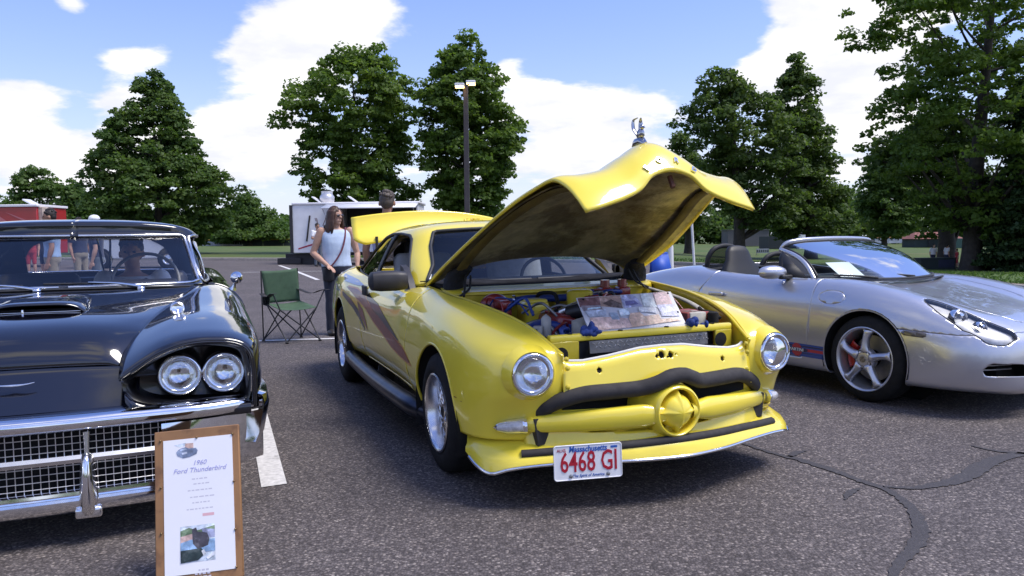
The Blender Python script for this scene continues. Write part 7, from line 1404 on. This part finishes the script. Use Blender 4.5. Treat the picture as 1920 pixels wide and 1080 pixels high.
g = G(); g.box((-W2 - .02, -.01, (zb + ztp) / 2), (.13, .06, ztp - zb)); g.build('corner_post', TDK, tr)
G().tube([(-W2 + .78, -.03, ztp - .45), (-W2 + .62, -.03, zb + .5)], .035, 6).build('flap_prop', TDK, tr, smooth=60)
# painted fork and spoon, and a red swoosh
RT = mat('trailer_maroon', (.24, .15, .14), .5); RS = mat('trailer_red', (.38, .03, .06), .5)
g = G(); g.tr(np.eye(3) * .62, (-W2 + 1.15, -.006, zb + 1.1)); g.prism([(-.03, 0), (.03, 0), (-.10, .42), (-.15, .40)], -.004, 0, axis='y')
for q in (-.22, -.16, -.10): g.prism([(q, .40), (q + .03, .40), (q - .03, .62), (q - .06, .62)], -.004, 0, axis='y')
g.build('painted_fork', RT, tr)
g = G(); g.tr(np.eye(3) * .62, (-W2 + 1.32, -.006, zb + 1.15)); g.prism([(-.03, 0), (.03, 0), (.20, .40), (.15, .42)], -.004, 0, axis='y'); g.prism([(.24 + .10 * math.cos(a) * .8 - .0, .52 + .16 * math.sin(a)) for a in np.linspace(0, 2 * math.pi, 14, endpoint=False)], -.0065, -.002, axis='y'); g.build('painted_spoon', RT, tr)
g = G(); g.tr(None, (-W2 + .55, -.006, zb + .15)); g.prism([(-.30, 0), (.9, .34), (.9, .42), (-.30, .06)], -.004, 0, axis='y'); g.build('painted_swoosh', RS, tr)
fan = bpy.data.objects.new('exhaust_fan', None); COL.objects.link(fan); fan.parent = tr; fx = tw(604, 370)[0] - (x0 + x1) / 2
g = G(); g.lathe([(0, .22), (.06, .30), (.28, .32), (.36, .26), (.40, .24), (.52, .25), (.53, .2), (.53, 0)], 20, axis='z', c=(fx, .9, ztp + .1)); g.build('fan_drum', mat('fan_steel', (.62, .61, .62), .35, .6), fan, smooth=50)
for u_, s in ((588, 1), (657, 1)): xx = tw(u_, 375)[0] - (x0 + x1) / 2; g = G(); g.box((xx, .8, ztp + .22), (.55, .5, .05), R=rotm('Y', .62)); g.build('roof_vent', mat('vent_white', (.75, .75, .77), .4), tr, bevel=.01)
for x in (.3, 1.2): g = G(); g.lathe([(-.12, .2), (-.12, .33), (.12, .33), (.12, .2)], 24, axis='y', c=(x, .25, .33)); g.build('wheel', RUBBER, tr, smooth=40)
g = G(); g.box((-W2 - .2, .5, zb * .35), (1.0, .8, .26)); g.box((-W2 + .3, .6, zb * .5), (1.4, .6, zb * .9)); g.build('hitch_box', TDK, tr, bevel=.02)
g = G(); g.box((W2 * .2, 1.1, zb - .08), (2 * W2 - .5, 1.8, .1)); g.build('chassis', TDK, tr)
# red trailer far left
D = 30.; x1r = tw(69, 400, D)[0]; ztr = tw(40, 388, D)[2]; gz2 = hz(x1r - 2, D)
rt = thing('red_trailer', 'red trailer with a white roof edge at the far left behind the black car', 'trailer', (x1r - 2.5, D, gz2))
g = G(); g.box((0, 1, (ztr - gz2) / 2 + .25), (5, 2, ztr - gz2 - .5)); g.build('body', mat('trailer_bright_red', (.36, .018, .02), .4, coat=.5, noise=(3, .08)), rt, bevel=.03); g = G(); g.box((0, 1, ztr - gz2 + .05), (5.1, 2.1, .10)); g.build('roof', MATS['trailer_roof'], rt, bevel=.02)
g = G(); g.tr(None, (.6, -.006, ztr - gz2 - .75)); g.prism([(0, .55), (.25, .55), (1.3, -.2), (1.0, -.2)], -.004, 0, axis='y'); g.prism([(.7, .55), (.85, .5), (1.6, .2), (1.5, .15)], -.004, 0, axis='y'); g.build('painted_stripe', mat('trailer_pink', (.50, .16, .17), .4), rt)
g = G(); g.box((2.55, .3, (ztr - gz2) / 2 + .3), (.25, .4, ztr - gz2 - .6)); g.build('corner_frame', mat('frame_tan', (.45, .36, .30), .6, noise=(9, .3)), rt, bevel=.02); g = G(); g.box((tw(36, 381, D)[0] - x1r + 2.5, .8, ztr - gz2 + .2), (.5, .5, .05), R=rotm('Y', .5)); g.build('roof_vent', MATS['vent_white'], rt)
g = G(); g.lathe([(-.12, .2), (-.12, .33), (.12, .33), (.12, .2)], 24, axis='y', c=(0, .2, .33)); g.build('wheel', RUBBER, rt, smooth=40)
# white van across the lot, seen through the black car's windows
D = 29.; xa, xb = tw(190, 480, D)[0], tw(316, 480, D)[0]; gz3 = hz((xa + xb) / 2, D); vn = thing('parked_van', 'white van parked across the lot behind the black car', 'van', ((xa + xb) / 2, D, gz3)); wb = (xb - xa) / 2
g = G(); prof = [(-wb - 1.0, .35), (wb + .40, .35), (wb + .42, .75), (wb + .36, .98), (wb - .1, 1.10), (wb - .5, 1.60), (-wb - .7, 1.66), (-wb - 1.05, 1.2)]; VFv = None
g.prism(prof, 0, 1.75, axis='y'); g.build('body', mat('van_white', (.74, .75, .77), .3, coat=.8, noise=(2, .03)), vn, smooth=30, bevel=.06)
g = G(); g.prism([(-wb - .55, 1.10), (wb + .15, 1.10), (wb - .38, 1.55), (-wb - .45, 1.58)], -.012, 0, axis='y'); g.build('window', mat('van_glass', (.02, .022, .028), .08, coat=1), vn)
for x in (-wb, wb):
    g = G(); g.lathe([(-.015, .42), (-.015, 0)], 24, axis='y', c=(x, 0, .36), flip=True); g.build('wheel_arch', DARK, vn); e = bpy.data.objects.new('wheel', None); COL.objects.link(e); e.parent = vn
    g = G(); g.lathe([(-.12, .20), (-.14, .22), (-.14, .31), (-.10, .34), (.10, .34)], 28, axis='y', c=(x, .05, .34)); g.build('tyre', RUBBER, e, smooth=40); g = G(); g.lathe([(-.11, .215), (-.10, .19), (-.07, .16), (-.10, .05), (-.11, 0)], 24, axis='y', c=(x, .05, .34)); g.build('rim', SATIN, e, smooth=40)
# outfield fence with yellow cap, and scoreboard
FDK = mat('fence_green', (.022, .034, .036), .7, noise=(.6, .12)); YCAP = mat('fence_cap_yellow', (.42, .27, .03), .6); BANN = mat('banner_white', (.40, .42, .48), .7, noise=(2.0, .25))
D = 100.; fl_ = at(150, 459, D)[0]; fr_ = at(760, 459, D)[0]; zf = at(470, 459.3, D)[2]; zt_f = at(470, 450, D)[2]
fn = thing('outfield_fence', 'long dark outfield fence with a yellow cap behind the food trailer', 'fence', ((fl_ + fr_) / 2, D, zf)); n_ = 16; pwid = (fr_ - fl_) / n_
slope = (at(700, 456, D)[2] - at(400, 460, D)[2]) / (at(700, 456, D)[0] - at(400, 460, D)[0])
RS_ = rotm('Y', -math.atan(slope) * .5)
for i in range(n_):
    x = fl_ + pwid * (i + .5) - (fl_ + fr_) / 2; g = G(); g.box((x, 0, (zt_f - zf) / 2 - .3), (pwid - .05, .05, zt_f - zf + .6)); g.build('fence_panel', BANN if i in (6, 7) else FDK, fn)
g = G(); g.tube([((fl_ - fr_) / 2, 0, zt_f - zf + .04), ((fr_ - fl_) / 2, 0, zt_f - zf + .04)], .10, 8); g.build('fence_cap', YCAP, fn, smooth=60)
rnd = np.random.RandomState(9)
for i in range(13): x = at(408 + i * 4.3, 455, D)[0] - (fl_ + fr_) / 2; g = G(); g.box((x, -.04, (zt_f - zf) / 2), (.16 * rnd.uniform(.6, 1.5), .02, (zt_f - zf) * rnd.uniform(.4, .75))); g.build('banner_mark', FDK, fn)
D = 112.; p = at(528, 430.5, D); gzs = hz(p[0], D); sb = thing('scoreboard', 'small grey scoreboard on a post beyond the outfield fence', 'scoreboard', (p[0], D, gzs))
g = G(); g.box((0, 0, p[2] - gzs), (1.75, .15, .95)); g.build('board', mat('score_grey', (.20, .21, .22), .6, noise=(2, .2)), sb); G().tube([(0, .05, 0), (0, .05, p[2] - gzs)], .07, 6).build('post', YCAP, sb, smooth=60)
for q in (-.55, 0, .55): g = G(); g.box((q, -.085, p[2] - gzs + .14), (.38, .02, .34)); g.build('score_window', TDK, sb)
g = G(); g.box((.1, -.085, p[2] - gzs - .22), (1.1, .02, .14)); g.build('score_line', TDK, sb)
# right side: pole, blue stand, dugouts, shed, bench
D = 24.; p0, p1 = at(1303, 497, D), at(1297, 417, D); gp = hz(p0[0], D); wp = thing('white_pole', 'thin white pole at the lawn edge behind the yellow bonnet', 'pole', (p0[0], D, gp)); G().tube([(0, 0, -.05), (p1[0] - p0[0], 0, p1[2] - gp)], .038, 8).build('shaft', mat('pole_white', (.72, .72, .70), .5), wp, smooth=60); g = G(); g.lathe([(0, .045), (.03, .04), (.04, 0)], 8, axis='z', c=(p1[0] - p0[0], 0, p1[2] - gp)); g.build('pole_cap', STEEL, wp)
D = 22.; p0 = at(1240, 500, D); gp = hz(p0[0], D); bs = thing('a_frame_stand', 'bright blue A-frame stand at the edge of the lot', 'sign', (p0[0], D, gp)); BLUP = mat('stand_blue', (.012, .075, .42), .5)
hb_ = at(1240, 474, D)[2] - gp
for s in (-1, 1): A = np.array([[(x, s * .28 * (1 - t), hb_ * t + .02) for t in (0, 1)] for x in (-.30, .30)]); A[1, 1, 0] -= .12; G().grid(A, flip=(s > 0)).build('leaf_panel', BLUP, bs, solid=.03)
A = np.array([[(.29 - .1 * t, y * (1 - t) * .28, hb_ * t * .98 + .02) for t in (0, .5, 1)] for y in (-1, 1)]); G().grid(A).build('end_web', BLUP, bs, solid=.02)
D = 27.; p0 = at(1258, 480, D); gp = hz(p0[0], D); ph = at(1258, 457, D)[2] - gp; wb_ = thing('white_bollard', 'short white post with a rounded top right of the blue stand', 'post', (p0[0], D, gp)); g = G(); g.lathe([(0, .10), (ph - .12, .085), (ph - .03, .065), (ph, 0)], 14, axis='z'); g.build('post', MATS['pole_white'], wb_, smooth=50); g = G(); g.lathe([(0, .16), (.05, .15), (.06, .1)], 14, axis='z'); g.build('post_foot', STEEL, wb_)
def shed(name, label, cat, u0, u1, vb, vt, D, wm, roof=None, vr=None, depth=4.):
    a, b = at(u0, vb, D), at(u1, vb, D); zt = at((u0 + u1) / 2, vt, D)[2]; gzz = min(hz(a[0], D), a[2]); r = thing(name, label, cat, ((a[0] + b[0]) / 2, D, gzz)); w = (b[0] - a[0]) / 2
    g = G(); g.box((0, depth / 2, (zt - gzz) / 2), (2 * w, depth, zt - gzz)); g.build('wall', wm, r)
    if roof:
        zr = at((u0 + u1) / 2, vr, D)[2] - gzz; zt -= gzz; g = G(); e = .4; g.add([(-w - e, -e, zt), (w + e, -e, zt), (w + e, depth + e, zt), (-w - e, depth + e, zt), (-w * .72, depth / 2, zr), (w * .72, depth / 2, zr)], [(0, 1, 5, 4), (1, 2, 5), (2, 3, 4, 5), (3, 0, 4), (3, 2, 1, 0)]); g.build('roof', roof, r)
    return r, w, zt, gzz
DUG = mat('dugout_green', (.020, .032, .034), .7, noise=(.8, .15)); TILE = mat('roof_red', (.22, .085, .065), .8, noise=(1.2, .2))
r_, w_, z_, g_ = shed('field_house', 'low dark green field house with a red hipped roof beyond the trees', 'building', 1716, 1800, 461, 447.5, 118, DUG, TILE, 435)
g = G(); g.box((-w_ * .3, -.06, .55), (.9, .1, 1.0)); g.build('door', mat('door_dark', (.012, .016, .018), .6), r_)
shed('field_house', 'dark green dugout partly hidden by the two right-hand trunks', 'dugout', 1792, 1822, 461, 447, 112, mat('dugout_teal', (.018, .06, .055), .7))
r_, w_, z_, g_ = shed('equipment_shed', 'long grey equipment shed behind the broad oak trunk', 'building', 1365, 1442, 452, 431, 130, mat('shed_grey', (.105, .10, .105), .8, noise=(.5, .12)))
g = G(); g.box((0, 2, z_ - g_ + .03) if z_ > g_ else (0, 2, z_ + .03), (2 * w_ + .4, 4.4, .08)); g.build('roof_edge', mat('shed_edge', (.15, .145, .15), .7), r_)
shed('dugout', 'black dugout box left of the silver windscreen', 'dugout', 1441, 1493, 458, 443, 105, mat('dugout_black', (.020, .026, .030), .7))
shed('equipment_shed', 'wide grey-roofed shed behind the black dugout', 'building', 1466, 1505, 446, 432, 140, mat('shed_mauve', (.15, .13, .14), .8))
r_, w_, z_, g_ = shed('storage_box', 'small white storage box beside the black dugout', 'storage box', 1499, 1520, 452, 439.5, 104, mat('box_white', (.70, .70, .72), .5), depth=1.2)
D = 110.; p = at(1406, 424, D); gq = hz(p[0], D); sg = thing('park_sign', 'small dark sign with a white edge above the grey shed', 'sign', (p[0], D + 26, gq)); g = G(); k2 = (D + 26) / D; zz = CAMH + (p[2] - CAMH) * k2 - gq; g.box((p[0] * (k2 - 1), 0, zz), (1.5, .1, .9)); g.build('sign_face', mat('sign_grey', (.25, .26, .28), .6), sg); g = G(); g.box((p[0] * (k2 - 1) - .4, -.06, zz), (.6, .04, .6)); g.build('sign_panel', TDK, sg); g = G(); g.tube([(p[0] * (k2 - 1), .1, 0), (p[0] * (k2 - 1), .1, zz)], .08, 6); g.build('post', POLE, sg)
D = 132.; fl_ = at(1560, 452, D)[0]; fr_ = at(1720, 452, D)[0]; zf = at(1640, 452, D)[2]; ztf = at(1640, 446.5, D)[2]; fn2 = thing('outfield_fence', 'distant low fence with an orange-yellow cap right of the silver windscreen', 'fence', ((fl_ + fr_) / 2, D, zf)); n_ = 12; pwid = (fr_ - fl_) / n_
for i in range(n_): x = (fl_ - fr_) / 2 + pwid * (i + .5); g = G(); g.box((x, 0, (ztf - zf) / 2 - .2), (pwid - .06, .05, ztf - zf + .4)); g.build('fence_panel', FDK if i < 6 else BANN, fn2)
g = G(); g.tube([((fl_ - fr_) / 2, 0, ztf - zf + .05), ((fr_ - fl_) / 2, 0, ztf - zf + .05)], .10, 8); g.build('fence_cap', mat('fence_cap_orange', (.36, .17, .05), .6), fn2, smooth=60)
rnd = np.random.RandomState(12)
for i in range(6): x = (fr_ - fl_) * (.05 + .075 * i); g = G(); g.box((x, -.04, (ztf - zf) / 2), (.28 * rnd.uniform(.6, 1.4), .02, (ztf - zf) * .7)); g.build('banner_mark', FDK, fn2)
D = 70.; fl_ = at(1418, 473, D)[0]; fr_ = at(1442, 473, D)[0]; p = at(1430, 475, D); gq = hz(p[0], D); bn_ = thing('ground_banner', 'small pale banner on the grass behind the seat headrest', 'banner', (p[0], D, p[2] - .2)); g = G(); g.box((0, 0, .42), (fr_ - fl_, .04, .40)); g.build('banner_cloth', BANN, bn_)
for i in range(6): g = G(); g.box(((fr_ - fl_) * (-.40 + i * .16), -.03, .42), (.09, .02, .22)); g.build('banner_mark', FDK, bn_)
for s in (-1, 1): G().tube([(s * (fr_ - fl_) * .48, 0, -.2), (s * (fr_ - fl_) * .48, 0, .62)], .03, 6).build('post', STEEL, bn_)
# picnic bench and its people
D = 41.; p0, p1 = at(1720, 501, D), at(1785, 501, D); zg = hz(p0[0], D); zt_ = at(1750, 485, D)[2]; bw = (p1[0] - p0[0]) / 2; pb = thing('low_wall', 'low dark green bench box in the shade of the big maple', 'bench', ((p0[0] + p1[0]) / 2, D, zg))
g = G(); g.box((0, 0, (zt_ - zg) / 2 - .1), (2 * bw, .7, zt_ - zg + .2)); g.build('box_side', DUG, pb, bevel=.02); g = G(); g.box((0, 0, zt_ - zg + .03), (2 * bw + .08, .78, .05)); g.build('box_top', mat('bench_top', (.035, .05, .05), .6), pb, bevel=.01)
g = G(); g.box((bw * .45, -.36, (zt_ - zg) / 2), (bw * .9, .03, (zt_ - zg) * .8)); g.build('box_panel', NAVYC, pb)
for u_, top_, lb, dd, f_ in ((1760, WHITE_C, 'child in white sitting at the left of the bench box', .55, -90), (1783, WHITE_C, 'child in white leaning towards the child in red', .45, 10)):
    q = at(u_, 485, D); ht = 1.22; person(lb, (q[0], D + dd, zg + .05), f_, ht, top_, NAVYC, 'dark', SKIN, vox=.02, lean=.12)
q = at(1794, 490, D - .3); person('child in a red shirt standing at the end of the bench box', (q[0], D - .3, zg), 170, 1.02, REDC, REDC, 'dark', SKIN, vox=.02, shorts=True)
